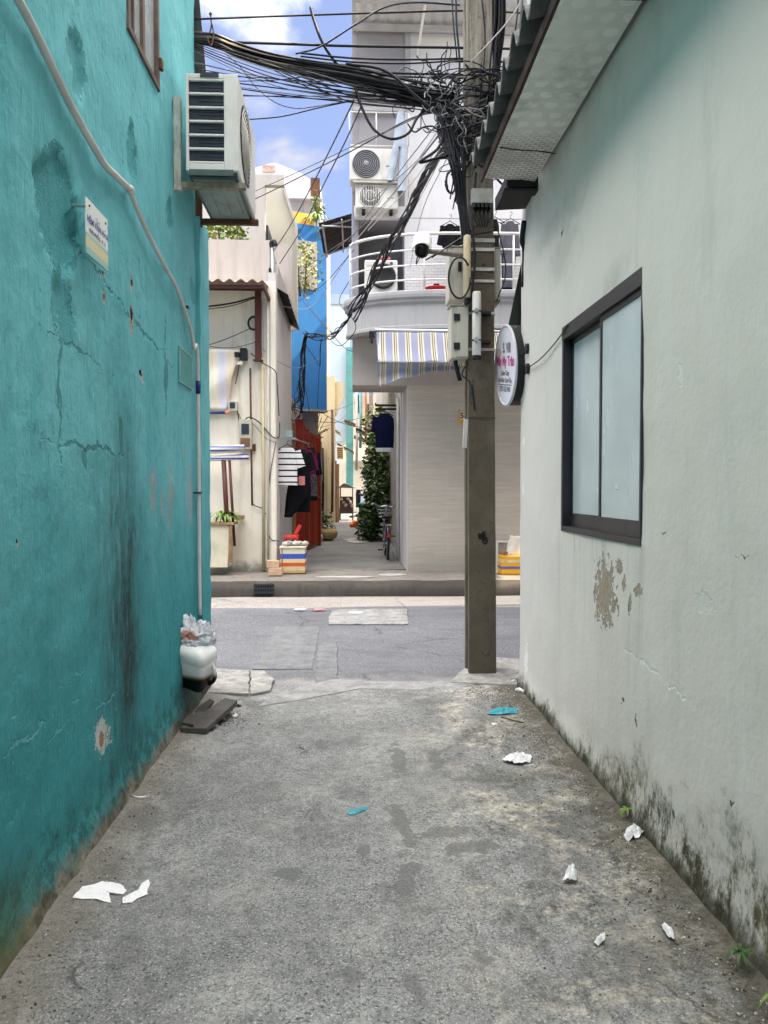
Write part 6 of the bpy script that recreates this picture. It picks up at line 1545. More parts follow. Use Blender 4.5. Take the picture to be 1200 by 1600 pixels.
# down pipes
for px0, px1, py0, py1, r_, k, lab in [(410, 412, 560, 890, .026, 'cream_pvc', 'yellowed drain pipe below the maroon post'), (418, 419, 455, 880, .016, 'pvc', 'thin pale pipe on the cream pilaster')]:
    p0, p1 = F(px0, py0, -.05), F(px1, py1, -.05); p1.z = max(p1.z, PZ)
    tag(MB().tube([p0, p0.lerp(p1, .5) + Vector((.006, 0, 0)), p1], r_, 8).build('drain_pipe', K[k], smooth=True), lab, 'pipe', 'pipes on the cream house')
p = [F(391, 575, -.06), F(392, 650, -.06), F(393, 720, -.06), F(394, 790, -.06)]
tag(MB().tube(p, .016, 6).build('rusty_pipe', K['rust'], smooth=True), 'dark rusty thin pipe below the meter boxes', 'pipe', 'pipes on the cream house')
tag(MB().tube(spline([F(394, 786, -.06), F(398, 790, -.06), F(410, 795, -.05), F(415, 804, -.05)], 5), .009, 6).build('pipe_tail', K['rust'], smooth=True), 'bent wire tail at the foot of the dark rusty pipe', 'wire')
tag(MB().tube(spline([F(431, 690, -.05), F(420, 760, -.04), F(420, 835, -.04), F(436, 846, -.02)], 5), .007, 6).build('wall_wire', K['rust'], smooth=True), 'thin brown wire down the corner pilaster', 'wire')
tag(MB().tube(spline([F(371, 642, -.08), F(376, 663, -.08), F(388, 652, -.08), F(405, 660, -.06), F(425, 682, -.06), F(436, 682, -.02), F(437, 660, .1)], 6), .010, 6).build('meter_cable', K['cable'], smooth=True), 'black cable running from the meter box round the house corner', 'cable')
tag(MB().tube(spline([F(373, 646, -.09), F(380, 660, -.09), F(395, 662, -.07), F(415, 684, -.06), F(432, 692, -.05)], 6), .007, 6).build('meter_cable', K['cable_grey'], smooth=True), 'lower grey cable sagging from the meter box to the corner', 'cable')
tag(MB().tube([F(396 + 8 * math.cos(t), 505 + 10 * math.sin(t), -.09) for t in [2 * math.pi * i / 24 for i in range(24)]], .018, 6, closed=True).build('wire_coil', K['cable'], smooth=True), 'black wire coil hung on the maroon post', 'cable coil')
# meter boxes
def meter(px0, px1, py0, py1, label, dial=True):
    a, b = F(px0, py0, -.16), F(px1, py1, -.16)
    r = root('meter_box', ((a.x + b.x) / 2, FY - .08, b.z), label, 'meter', 'meter boxes on the cream house')
    MB().box(a.x, b.x, FY - .15, FY - .002, b.z, a.z).build('housing', plain('meter_housing', (.46, .42, .34), .5, .2, 6, dirt=(.25, .17, .1)) if dial else K['box'], r, bevel=.01)
    w, h = b.x - a.x, a.z - b.z
    MB().box(a.x + w * .2, b.x - w * .2, FY - .158, FY - .1505, b.z + h * (.5 if dial else .25), b.z + h * .85).build('window', K['ac_fin'], r, bevel=.003)
    if dial: MB().box(a.x + w * .12, b.x - w * .12, FY - .156, FY - .1505, b.z + h * .08, b.z + h * .38).build('terminal_cover', plain('bakelite', (.16, .09, .05), .5), r, bevel=.004)
    return r
meter(356, 370, 626, 642, 'small upper grey meter box on the cream wall', False)
meter(373, 393, 655, 702, 'lower brownish electric meter box on the cream wall')
tag(MB().box(F(388, 0).x, F(396, 0).x, FY - .05, FY - .003, F(390, 705).z, F(390, 694).z).build('wood_block', K['rust']), 'small rusty block under the lower meter box', 'block')
q = F(381, 556, -.12)
bb = root('banner_bracket', (q.x, FY, q.z - .1), 'dark metal bracket holding the top of the cloth banner', 'bracket')
MB().box(q.x - .06, q.x + .05, FY - .16, FY - .003, q.z - .06, q.z + .12).build('plate', K['black'], bb, bevel=.01)
MB().box(q.x - .14, q.x - .06, FY - .20, FY - .12, q.z - .03, q.z + .05).build('hook', K['black'], bb, bevel=.01)
MB().box(q.x - .24, q.x - .02, FY - .14, FY - .10, q.z - .14, q.z - .09).build('stub', K['ac'], bb)
# cloth banner hanging from it
def banner_mat():
    m = M('sun_faded_banner', .8, .1)
    f = m.math('MULTIPLY_ADD', m.z, .35, m.x)
    x0 = F(340, 0).x
    a = m.mix(m.mr(m.noise(2.4, 4, k=(3, 1, .5)), .35, .65), (.72, .58, .38), (.78, .73, .64))
    e = m.mr(m.math('ABSOLUTE', m.math('SUBTRACT', m.x, F(347, 0).x)), .10, .02); a = m.mix(m.math('MULTIPLY', e, .8), a, (.60, .60, .74))
    m.col(a); m.bump(m.noise(6, 4), .3, .02); return m.m
bn = root('cloth_banner', (F(340, 0).x, FY - .2, F(340, 645).z), 'faded cream and lilac cloth banner curling down with a blue and red bottom rod', 'banner')
mb = MB()
def bnp(u, v):
    xr = [(0, 378), (.2, 372), (.5, 364), (1, 356)]
    for (v0, p0), (v1, p1) in zip(xr, xr[1:]):
        if v0 <= v <= v1: pr_ = p0 + (p1 - p0) * (v - v0) / (v1 - v0)
    p = F(285 + (pr_ - 285) * u, 550 + 92 * v, 0); p.y = FY - .12 - .10 * math.sin(u * 2.5 + v) - .03 * math.sin(v * 9 + u * 4); return p
mb.grid(bnp, 16, 18); mb.build('cloth', banner_mat(), bn, smooth=True, solid=.004)
q0, q1 = F(290, 645, -.2), F(357, 645, -.2)
MB().tube([(q0.x, FY - .22, q0.z), (q1.x - .05, FY - .22, q1.z)], .022, 8).build('rod', plain('navy_rod', (.02, .03, .16), .5), bn, smooth=True)
MB().tube([(q1.x - .049, FY - .22, q1.z + .005), (q1.x + .02, FY - .22, q1.z + .005)], .03, 8).build('rod_end', plain('salmon_end', (.65, .25, .15), .5), bn, smooth=True)
# folded roller blind / shelf with blue stripes on brown legs
sh = root('folded_blind', (F(350, 0).x, FY - .3, PZ), 'rolled blue and white blinds lying across a brown stand', 'blind')
z1, z2 = F(350, 702, -.4).z, F(350, 712, -.4).z
xa_, xb_ = F(280, 0, -.4).x, F(384, 0, -.4).x
bl_m = M('blue_white_blind', .6, .3); f = bl_m.math('FRACT', bl_m.math('MULTIPLY', bl_m.z, 17)); bl_m.col(bl_m.mix(bl_m.math('GREATER_THAN', f, .62), (.70, .69, .68), (.06, .09, .34)))
for i, (z, r_, xe_) in enumerate(((z1 + .03, .045, xb_ - .06), (z1 - .015, .03, xb_ - .08), (z2 - .015, .045, xb_))):
    MB().tube([(xa_, FY - .42 + .03 * i, z - .05), (xe_, FY - .42 + .03 * i, z)], r_, 12).build('roll', bl_m.m if i != 1 else K['white'], sh, smooth=True)
x0 = F(344, 0, -.4).x
for dx, tl in ((0, .06), (.09, .07)):
    MB().tube([(x0 + dx, FY - .36, z2 - .06), (x0 + dx + tl, FY - .34, PZ + .45)], .022 + .016 * (dx == 0), 8).build('leg', K['maroon'], sh, smooth=True)
# planter on a shelf
pl0, pl1 = F(300, 0, -.45).x, F(357, 0, -.45).x
zt6, zb6 = F(340, 820, -.45).z, F(340, 886, -.45).z
pt = root('planter_box', ((pl0 + pl1) / 2, FY - .4, zb6), 'white planter box with a wooden rim in front of the cream wall', 'planter')
MB().prism([(pl0, FY - .55, zb6), (pl1 - .05, FY - .55, zb6), (pl1, FY - .55, zt6), (pl0, FY - .55, zt6)][::-1], (0, .35, 0)).build('box', plain('planter_cream', (.60, .55, .42), .7, .15, 4, dirt=(.35, .28, .2)), pt, bevel=.01)
MB().box(pl0, pl1 + .06, FY - .58, FY - .17, zt6, zt6 + .04).box(pl1 - .03, pl1 + .02, FY - .57, FY - .52, zb6 + .08, zt6).build('rim', K['wood'], pt, bevel=.004)
MB().box(pl1 + .02, F(374, 0, -.3).x, FY - .3, FY - .05, F(370, 812, -.3).z, F(370, 806, -.3).z).build('shelf', K['wood'], pt)
def leafy(name, c, n, L, w, m, label, cat, seed=1, up=.8, stem=True, spread=1.0, group=None):
    """arching strap leaves from one point"""
    rr = random.Random(seed); r = root(name, c, label, cat, group); mb = MB()
    for k in range(n):
        a = rr.uniform(0, 6.28); l = L * rr.uniform(.6, 1.1); d = Vector((math.cos(a), math.sin(a), 0)); s = Vector((-d.y, d.x, 0)); vs = []; ns = 6
        el = rr.uniform(.35, 1.0) * spread
        for i in range(ns + 1):
            t = i / ns; p = Vector(c) + d * l * t * el + Vector((0, 0, l * (up * t * 1.6 - t * t * (1.0 + .8 * el)))); ww = w * (math.sin(math.pi * min(1, .12 + .88 * t)) + .03)
            vs += [p - s * ww, p + s * ww + Vector((0, 0, 0))]
        mb.add(vs, [(2 * i, 2 * i + 1, 2 * i + 3, 2 * i + 2) for i in range(ns)])
    mb.build('leaves', m, r, smooth=True)
    if stem: MB().tube([Vector(c) - Vector((0, 0, .02)), Vector(c) + Vector((0, 0, L * .3))], w * .5, 6).build('stem', K['bark'], r)
    return r
leafy('potted_plant', Vector((F(345, 0, -.4).x, FY - .38, zt6 + .03)), 46, .42, .022, K['leaf_pale'], 'bright green strap-leaved plant in the white planter box', 'plant', 5, up=.95)

# bricks, cooler box and what lies on it at the corner
bq = at(424, 900, 11.6)
def brick(px0, px1, py0, py1, Y, label, rot=0.0):
    a, b = at(px0, py0, Y), at(px1, py1, Y)
    tag(MB().box(a.x, b.x, Y, Y + .12, b.z, a.z, rot=(0, 0, rot)).build('brick', K['brick'], bevel=.008), label, 'brick', 'bricks by the cream house')
zbk = PZ + .01
Yb = 11.45
h_ = .115
a = at(415, 0, Yb).x; b = at(437, 0, Yb).x
tag(MB().box(a, b, Yb, Yb + .14, zbk, zbk + h_).build('brick', K['brick'], bevel=.008), 'lower pale pink brick on the pavement beside the striped box', 'brick', 'bricks by the striped box')
tag(MB().box(a - .03, b - .05, Yb + .01, Yb + .15, zbk + h_ + .002, zbk + 2 * h_, rot=(0, .06, .15)).build('brick', K['brick'], bevel=.008), 'upper pale pink brick lying crooked on another brick', 'brick', 'bricks by the striped box')
Yc = 11.75
c0, c1 = at(434, 0, Yc).x, at(474, 0, Yc).x; zc1 = Z_(857, Yc)
hcb = zc1 - PZ
cool = root('striped_box', ((c0 + c1) / 2, Yc + .2, PZ), 'cream storage box with blue, orange and yellow bands at the alley corner', 'box')
MB().box(c0, c1, Yc, Yc + .40, PZ + .01, zc1).build('body', stripes('banded_foam', [(0, (.50, .32, .14)), (PZ + hcb * .13, (.62, .48, .28)), (PZ + hcb * .30, (.55, .10, .03)), (PZ + hcb * .45, (.68, .52, .28)), (PZ + hcb * .60, (.03, .09, .42)), (PZ + hcb * .80, (.62, .55, .42))]), cool, bevel=.008)
MB().box(c0 - .015, c1 + .015, Yc - .012, Yc + .415, zc1 + .001, zc1 + .035).build('lid', plain('box_lid', (.60, .54, .44), .6, .2, 8), cool, bevel=.008)
MB().tube([(c0 + .03, Yc - .004, PZ + .03), (c0 + .03, Yc - .004, zc1)], .008, 5).build('strap', K['wood'], cool)
mb = MB()
for k in range(5): mb.blob((c0 + .08 + k * .075, Yc + .14 + .05 * (k % 2), zc1 + .075), (.06, .07, .04), k, .7)
tag(mb.build('plastic_bags', plain('pale_bags', (.52, .47, .41), .5, .4, 14, bump=.6, bs=30), smooth=True), 'crumpled pale plastic bags lying along the striped box lid', 'bag')
rx0, rx1 = at(440, 0, Yc + .5).x, at(463, 0, Yc + .5).x
rs = root('red_stool', ((rx0 + rx1) / 2, Yc + .6, PZ), 'small red plastic stool standing behind the striped box', 'stool')
zst = Z_(838, Yc + .5)
MB().box(rx0, rx1, Yc + .46, Yc + .74, zst - .04, zst + .02).build('seat', K['red_plastic'], rs, bevel=.015)
for xx in (rx0 + .02, rx1 - .02):
    for yy in (Yc + .48, Yc + .72): MB().tube([(xx, yy, zst - .03), (xx + .02 * (1 if xx > (rx0 + rx1) / 2 else -1), yy, PZ + .01)], .018, 6).build('leg', K['red_plastic'], rs)
tag(MB().box(rx1 - .04, rx1 + .02, Yc + .5, Yc + .52, zst + .02, zst + .20, rot=(0, .5, 0)).build('red_scoop', K['red_plastic'], bevel=.004), 'red plastic scoop handle poking up from the stool', 'scoop')
# iron drain grate in the kerb
g0, g1 = at(391, 0, 10.57).x, at(424, 0, 10.57).x
gr = root('drain_grate', ((g0 + g1) / 2, 10.56, 0), 'dark iron drain grate set in the kerb of the far pavement', 'drain')
mb = MB()
for k in range(9):
    x = g0 + (g1 - g0) * (k + .5) / 9; mb.box(x - .010, x + .010, 10.545, 10.56, .005, .155, rot=(-.30, 0, 0), c=Vector((x, 10.55, .0)))
for z in (.02, .075, .13): mb.box(g0, g1, 10.535 + z * .3, 10.543 + z * .3, z - .006, z + .006)
mb.build('bars', K['dark_metal'], gr)
MB().prism([(g0, 10.556, .0), (g1, 10.556, .0), (g1, 10.612, .155), (g0, 10.612, .155)], (0, .006, 0)).build('mouth', K['black'], gr)

# ================================================================== CLOTHES AND GATE AT THE ALLEY'S LEFT SIDE
st_m = M('striped_jersey', .9, .1)
zs0 = at(452, 700, 12.4).z
fz = st_m.math('FRACT', st_m.math('MULTIPLY_ADD', st_m.z, 1 / .098, .3))
st_m.col(st_m.mix(st_m.math('GREATER_THAN', fz, .74), (.74, .72, .72), (.015, .015, .025))); st_m.bump(st_m.noise(9, 4), .3, .02)
YT_ = 12.45
hung('striped_tshirt', 'white T-shirt with thin black stripes hanging at the alley corner', 'T-shirt', YT_, [(699, 441, 457), (706, 436, 462), (718, 434, 464), (758, 433, 465)], st_m.m, 'clothes hung in the back alley', seed=2, sleeves=[((462, 705), (471, 730), .17, .14), ((437, 705), (432, 728), .14, .12)], depth=.06)
hung('black_tshirt', 'black T-shirt hanging behind the striped one', 'T-shirt', 12.9, [(703, 462, 474), (712, 458, 482), (765, 460, 486), (800, 460, 484)], K['black_cloth'], 'clothes hung in the back alley', seed=6, sleeves=[((480, 708), (489, 735), .16, .13)], depth=.06)
hung('plum_shirt', 'plum red shirt at the back of the row of hung clothes', 'shirt', 13.4, [(702, 474, 484), (712, 470, 492), (742, 472, 494)], K['plum_cloth'], 'clothes hung in the back alley', seed=7, sleeves=[((489, 708), (494, 735), .13, .11)], depth=.06)
hung('patterned_shirt', 'grey patterned shirt hanging lowest under the plum one', 'shirt', 13.7, [(735, 478, 492), (748, 480, 496), (775, 482, 496)], plain('speckled_cloth', (.16, .14, .16), .9, .9, 30, bump=.3), 'clothes hung in the back alley', hang=False, seed=8)
hung('dark_skirt', 'long black trousers hanging below the black T-shirt', 'trousers', 12.75, [(758, 450, 480), (775, 447, 482), (808, 444, 456)], K['black_cloth'], 'clothes hung in the back alley', hang=False, seed=9, depth=.08)
tag(MB().box(at(464, 0, 12.6).x, at(474, 0, 12.6).x, 12.58, 12.60, at(470, 758, 12.6).z, at(470, 744, 12.6).z).build('pink_card', K['pink_cloth'], bevel=.002), 'small pink tag hanging beside the striped T-shirt', 'tag')
cl = root('clothes_rail', (XA + .2, 13, 2.2), 'steel clothes rail bracketed to the shaded side wall', 'rail')
zr = at(455, 686, 12.5).z
MB().tube([(XA + .25, 12.35, zr), (XA + .42, 13.9, zr)], .014, 8).build('bar', K['steel'], cl, smooth=True)
MB().box(XA + .004, XA + .30, 12.40, 12.43, zr - .015, zr + .015).box(XA + .12, XA + .24, 12.36, 12.44, zr + .02, zr + .14).build('bracket', K['steel'], cl)
# red folding gate
YG0 = 15.35
gx0 = XA + .07
rg = root('red_gate', (gx0, 16.4, PZ), 'tall red slatted gate standing open along the back alley', 'gate')
zgt, zgb = 3.15, PZ + .01
MB().box(gx0 - .02, gx0 + .16, YG0, YG0 + .10, zgb, at(467, 655, YG0).z).build('post', K['red'], rg, bevel=.004)
gl = 2.35; gd = Vector((.30, gl, 0)).normalized(); gn = Vector((gd.y, -gd.x, 0))
def gpost(t0, t1, z0, z1, th, nm, m_, ang=0.0):
    c_ = Vector((gx0 + .07, YG0 + .1, 0)) + gd * ((t0 + t1) / 2); d_ = Matrix.Rotation(ang, 3, 'Z') @ gd; n_ = Matrix.Rotation(ang, 3, 'Z') @ gn; w_ = (t1 - t0) / 2
    p_ = [c_ + d_ * w_ * a_ + n_ * th * b_ for a_, b_ in ((-1, -1), (1, -1), (1, 1), (-1, 1))]
    if sum(a_.x * b_.y - b_.x * a_.y for a_, b_ in zip(p_, p_[1:] + p_[:1])) < 0: p_.reverse()
    return MB().prism([Vector((q_.x, q_.y, z0)) for q_ in p_], (0, 0, z1 - z0)).build(nm, m_, rg)
for k in range(11):
    gpost(.05 + k * .20, .05 + k * .20 + .17, zgb + .05, 2.88 - k * .022, .018, 'slat', K['red'] if k % 4 else K['orange'], (-1) ** k * .35)
gpost(.0, 2.25, 2.70, 2.76, .035, 'top_rail', K['red']); gpost(.0, 2.25, 1.3, 1.36, .03, 'middle_rail', K['red'])
gpost(2.26, 2.36, zgb, 2.80, .05, 'post', K['red'])
oj = at(458, 660, YG0 - .1)
tag(MB().box(XA + .004, XA + .075, YG0 - .12, YG0 - .04, PZ, oj.z).build('door_jamb', K['wood']), 'orange brown timber jamb beside the red gate', 'jamb')
# brick lattice column edge and a scraggly dry plant
tag(MB().box(at(497, 0, 20).x, at(501, 0, 20).x, 19.9, 20.05, PZ, at(500, 690, 20).z).build('perforated_strip', plain('perforated', (.35, .31, .25), .8, .8, 14)), 'narrow perforated upright strip along the left alley wall', 'post')
rr = random.Random(5); mb = MB()
for k in range(26):
    c0 = at(492, 690, 19.5); d = Vector((rr.uniform(-.5, .4), rr.uniform(-.2, .3), rr.uniform(.1, .75)))
    mb.tube(spline([c0 + Vector((rr.uniform(-.08, .08), 0, -.2)), c0 + d * .5 + Vector((0, 0, .05)), c0 + d], 4), .009, 4)
tag(mb.build('dry_branches', K['bark']), 'bundle of dry twigs above the clothes against the grey wall', 'twigs')
tarp = MB(); tarp.grid(lambda u, v: at(487 + 14 * u + 4 * v, 690 + 55 * v * (0.6 + .6 * u), 18.2 + .25 * u) + Vector((0, .08 * math.sin(u * 7 + v * 3), .03 * math.sin(v * 9 + u * 5))), 12, 12)
tag(tarp.build('hanging_tarp', plain('grey_tarp', (.30, .28, .25), .7, .5, 5, bump=.5), smooth=True, solid=.004), 'torn grey tarp hanging on the left alley wall', 'tarp')
dk = MB(); dk.box(XA + .01, at(498, 0, 18.6).x, 18.3, 18.8, PZ, at(490, 745, 18).z)
tag(dk.build('stacked_boards', plain('dark_boards', (.06, .045, .035), .8, .5, 6), bevel=.01), 'dark stack of boards leaning at the left alley wall', 'boards')
# basket, ball, orange toy, bin, plants, cart down the alley
bk = at(512, 828, 19.3); bk.z = PZ + .02
bsk = root('straw_basket', bk, 'round straw basket on the back alley paving', 'basket')
MB().lathe(bk, [(.12, 0), (.24, .08), (.27, .20), (.22, .30), (.20, .30), (.24, .20), (.10, .04)], 20).build('bowl', plain('straw', (.42, .30, .13), .8, .3, 20, bump=.6), bsk, smooth=True)
MB().tube([(bk.x + .21 * math.cos(t), bk.y, bk.z + .28 + .16 * math.sin(t)) for t in [math.pi * i / 14 for i in range(15)]], .015, 6).build('handle', K['wood'], bsk, smooth=True)
q = at(494, 826, 18.8); tag(MB().blob((q.x, 18.8, PZ + .14), (.17, .16, .13), 2, .25).build('white_bundle', K['paper'], smooth=True), 'round white plastic bundle left of the straw basket', 'bundle')
def bush(name, c, rx, ry, rz, n, ls, mats, label, cat, seed, stems=3, shape=None, group=None):
    rr = random.Random(seed); r = root(name, (c[0], c[1], c[2] - rz), label, cat, group); C0 = Vector(c)
    mbs = [MB() for _ in mats]
    for k in range(n):
        while True:
            p = Vector((rr.uniform(-1, 1), rr.uniform(-1, 1), rr.uniform(-1, 1)))
            if p.length <= 1 and (p.length > .45 or rr.random() < .3): break
        q = Vector((p.x * rx, p.y * ry, p.z * rz))
        if mnoise.noise((C0 + q) * 2.2) < -.22 and rr.random() < .8: continue
        q = C0 + q + Vector((rr.gauss(0, .04), rr.gauss(0, .04), rr.gauss(0, .05)))
        if shape: q = shape(q, p)
        e = Euler((rr.uniform(-.9, .9), rr.uniform(-.9, .9), rr.uniform(0, 6.28))).to_matrix(); L = ls * rr.uniform(.6, 1.3); w = L * rr.uniform(.28, .42)
        v = [q + e @ Vector(t) for t in ((0, 0, 0), (w, L * .45, L * .08), (0, L, -.06 * L), (-w, L * .45, L * .08))]
        mbs[k % len(mats)].add(v, [(0, 1, 2, 3)])
    for mb_, m_ in zip(mbs, mats): mb_.build('foliage', m_, r)
    for k in range(stems):
        a = rr.uniform(-.4, .4); MB().tube(spline([(C0.x + a * rx * .5, C0.y, C0.z - rz), (C0.x + a * rx, C0.y, C0.z - rz * .3), (C0.x + a * rx * 1.4, C0.y, C0.z + rz * .5)], 4), .02, 5).build('stem', K['bark'], r)
    return r
bush('vine_bush', (.66, 20.2, 1.70), .34, 1.7, 1.5, 3600, .115, [K['leaf'], K['leaf'], plain('leaf_dark', (.022, .055, .018), .5, .4, 5, bump=0), K['leaf_pale']], 'tall dark leafy vine bush climbing the right side of the back alley', 'bush', 3, 5)
bush('shrub', (.42, 19.4, .62), .30, .7, .50, 500, .15, [K['leaf'], K['leaf']], 'low leafy shrub at the foot of the vine bush', 'bush', 8, 2)
bush('climbing_plant', (at(590, 660, 21).x, 21.5, at(590, 668, 21).z), .45, .9, .65, 420, .17, [K['leaf_yellow'], K['leaf_pale']], 'yellowish green top of the climber above the vine bush', 'plant', 12, 2)
q = at(570, 812, 24); bn_ = root('green_bin', (q.x + .1, 24, PZ), 'dark green round bin beside the vine bush', 'bin')
MB().lathe((q.x + .1, 24, PZ + .02), [(.22, 0), (.30, .75), (.33, .76), (.33, .82), (.29, .82), (.29, .70), (.2, .04)], 20).build('body', plain('green_plastic', (.01, .10, .05), .5, .2), bn_, smooth=True)
MB().lathe((q.x + .1, 24, PZ + .845), [(.335, 0), (.34, .03), (.2, .08), (.02, .09)], 20).build('lid', plain('green_lid', (.012, .12, .06), .5), bn_, smooth=True)
q = at(556, 812, 26); mb = MB(); mb.blob((q.x, 26, PZ + .14), (.20, .14, .13), 1, .5); mb.blob((q.x + .12, 25.95, PZ + .27), (.08, .08, .10), 2, .5); mb.blob((q.x - .14, 25.95, PZ + .1), (.10, .10, .08), 4, .5)
tag(mb.build('orange_toy', plain('orange_plastic', (.75, .16, .04), .5), smooth=True), 'bright orange crumpled object lying on the back alley paving', 'toy')
# food cart
YQ = 32
cx0, cx1 = at(529, 0, YQ).x, at(551, 0, YQ).x
fc = root('food_cart', ((cx0 + cx1) / 2, YQ + .5, PZ), 'dark roofed food cart parked on the left of the back alley', 'cart')
dkm = plain('cart_dark', (.03, .022, .022), .6, .6, 8)
z0c, zmid, ztc = PZ + .02, at(540, 776, YQ).z, at(540, 762, YQ).z
MB().box(cx0, cx1, YQ, YQ + 1.1, z0c + .28, zmid).build('body', dkm, fc, bevel=.03)
MB().prism([(cx0 - .06, YQ - .1, ztc), (cx1 + .1, YQ - .1, ztc - .02), ((cx0 + cx1) / 2 - .1, YQ - .1, ztc + .20)], (0, 1.3, 0)).build('roof', plain('cart_roof', (.10, .07, .06), .6, .4, 5), fc)
for xx in (cx0 + .03, cx1 - .03): MB().tube([(xx, YQ + .02, zmid), (xx, YQ + .02, ztc)], .022, 6).tube([(xx, YQ + 1.0, zmid), (xx, YQ + 1.0, ztc)], .022, 6).build('post', K['dark_metal'], fc)
for xx in (cx0 + .02, cx1 - .02): MB().tube([(xx, YQ + .3 + .26 * math.cos(t), z0c + .27 + .26 * math.sin(t)) for t in [2 * math.pi * i / 20 for i in range(20)]], .03, 6, closed=True).build('wheel', K['black'], fc, smooth=True)
mb = MB()
for k in range(6): mb.blob((cx0 + .1 + k * .09, YQ - .03, zmid - .1 - .14 * (k % 3)), (.07, .07, .09), k, .5)
mb.build('goods', plain('cart_goods', (.20, .17, .17), .6, 1.0, 9), fc)
for i, (px, py, k, lab) in enumerate([(560, 745, 'black_cloth', 'black garment hanging against the sunlit end wall'), (567, 752, 'blue_cloth', 'pale garment hanging beside the black one at the alley end')]):
    hung('hung_garment', lab, 'garment', 41.5, [(py + 20, px - 3, px + 3), (py + 26, px - 4, px + 4), (py + 48, px - 4, px + 4)], K[k], 'clothes at the alley end', hang=False, seed=i)
q = at(532, 708, 31.5); ra = root('air_conditioner', (q.x, 31.7, q.z - .25), 'small yellowed outdoor unit high on the far alley wall', 'air conditioner')
MB().box(q.x - .16, q.x + .13, 31.5, 31.9, q.z - .25, q.z + .28).build('casing', plain('yellowed_casing', (.60, .52, .36), .6, .2), ra, bevel=.02)
for k in range(5): MB().box(q.x - .12, q.x + .09, 31.488, 31.4995, q.z - .18 + k * .09, q.z - .14 + k * .09).build('louvre', K['rust'], ra)
for px, p0, p1, Y, k, lab in [(524, 720, 808, 30, 'rust', 'left rusty upright pipe at the yellowish pillar'), (528, 725, 806, 30.5, 'wood', 'brown upright plank beside the food cart')]:
    a, b = at(px, p0, Y), at(px, p1, Y)
    tag(MB().box(a.x - .05, a.x + .05, Y, Y + .08, PZ, a.z).build('upright', K[k]), lab, 'post')

for px, p0, p1, Y, k, r_, lab in [(563, 600, 700, 27, 'tealp', .05, 'pale teal upright pipe far down the right of the back alley'), (571, 605, 690, 25, 'orange', .035, 'thin orange-brown upright far down the right of the back alley'), (557, 610, 735, 30, 'pvc', .05, 'pale grey upright pipe near the sunlit end wall'), (519, 640, 800, 29.5, 'rust', .05, 'dark pipe on the face of the yellowish pillar'), (503, 700, 815, 21, 'dark_metal', .05, 'dark upright standing beyond the perforated strip')]:
    if k == 'tealp' and k not in K: K[k] = plain('teal_pipe', (.22, .45, .42), .5)
    a, b = at(px, p0, Y), at(px, p1, Y); b.z = max(b.z, PZ)
    tag(MB().tube([b, b.lerp(a, .5) + Vector((.02, 0, 0)), a], r_, 8).build('upright_pipe', K[k], smooth=True), lab, 'pipe', 'uprights in the back alley')
for px0, px1, p0, p1, Y, k, lab in [(556, 574, 668, 676, 26, 'dark_metal', 'dark tin canopy above the vine bush'), (538, 556, 655, 662, 34, 'rust', 'small rusty canopy over the far lane under the teal column'), (520, 532, 668, 676, 31, 'concrete', 'short concrete canopy on the yellowish pillar')]:
    a, b = at(px0, p0, Y), at(px1, p1, Y)
    tag(MB().prism([(a.x, Y, a.z), (b.x, Y, b.z), (b.x, Y, b.z - .07), (a.x, Y, a.z - .07)][::-1], (0, 1.2, 0)).build('small_canopy', K[k]), lab, 'canopy', 'canopies in the back alley')
for px, py, Y, rx, k, lab in [(507, 822, 20.4, .16, 'leaf', 'dark potted plant behind the straw basket'), (499, 812, 21.5, .20, 'leaf_pale', 'paler potted plant at the foot of the left alley wall')]:
    q = at(px, py, Y); r_ = root('pot_plant', (q.x, Y, PZ), lab, 'plant', 'pot plants in the back alley')
    MB().lathe((q.x, Y, PZ + .02), [(.10, 0), (.15, .2), (.165, .2), (.165, .24), (.13, .24)], 14).build('pot', K['brick'], r_, smooth=True)
    rr = random.Random(int(px)); mb = MB()
    for j in range(110):
        c0 = Vector((q.x + rr.gauss(0, rx * .6), Y + rr.gauss(0, rx * .6), PZ + .42 + rr.gauss(0, .14))); e = Euler((rr.uniform(-1, 1), rr.uniform(-1, 1), rr.uniform(0, 6))).to_matrix()
        mb.add([c0 + e @ Vector(t) for t in ((0, 0, 0), (.035, .05, .01), (0, .11, 0), (-.035, .05, .01))], [(0, 1, 2, 3)])
    mb.build('leaves', K[k], r_)
hung('dark_hoodie', 'dark hooded top hanging against the red gate', 'top', 14.2, [(700, 480, 490), (710, 474, 496), (760, 476, 497), (782, 477, 496)], K['black_cloth'], 'clothes hung in the back alley', seed=14, sleeves=[((493, 708), (499, 742), .16, .12)], depth=.07)
for i, (a, b, lab) in enumerate([((458, 640, 15.4), (556, 628, 26), 'thin wire crossing high over the back alley'), ((470, 655, 17), (575, 648, 25), 'wire strung across the back alley above the gate'), ((500, 668, 22), (548, 640, 34), 'far wire running down the middle of the back alley'), ((503, 645, 22), (600, 668, 16), 'slack wire from the grey wall to the tiled flank')]):
    tag(MB().tube(sagline(at(*a), at(*b), .15, 12), .008, 5).build('lane_wire', K['cable'], smooth=True), lab, 'cable', 'alley wires')
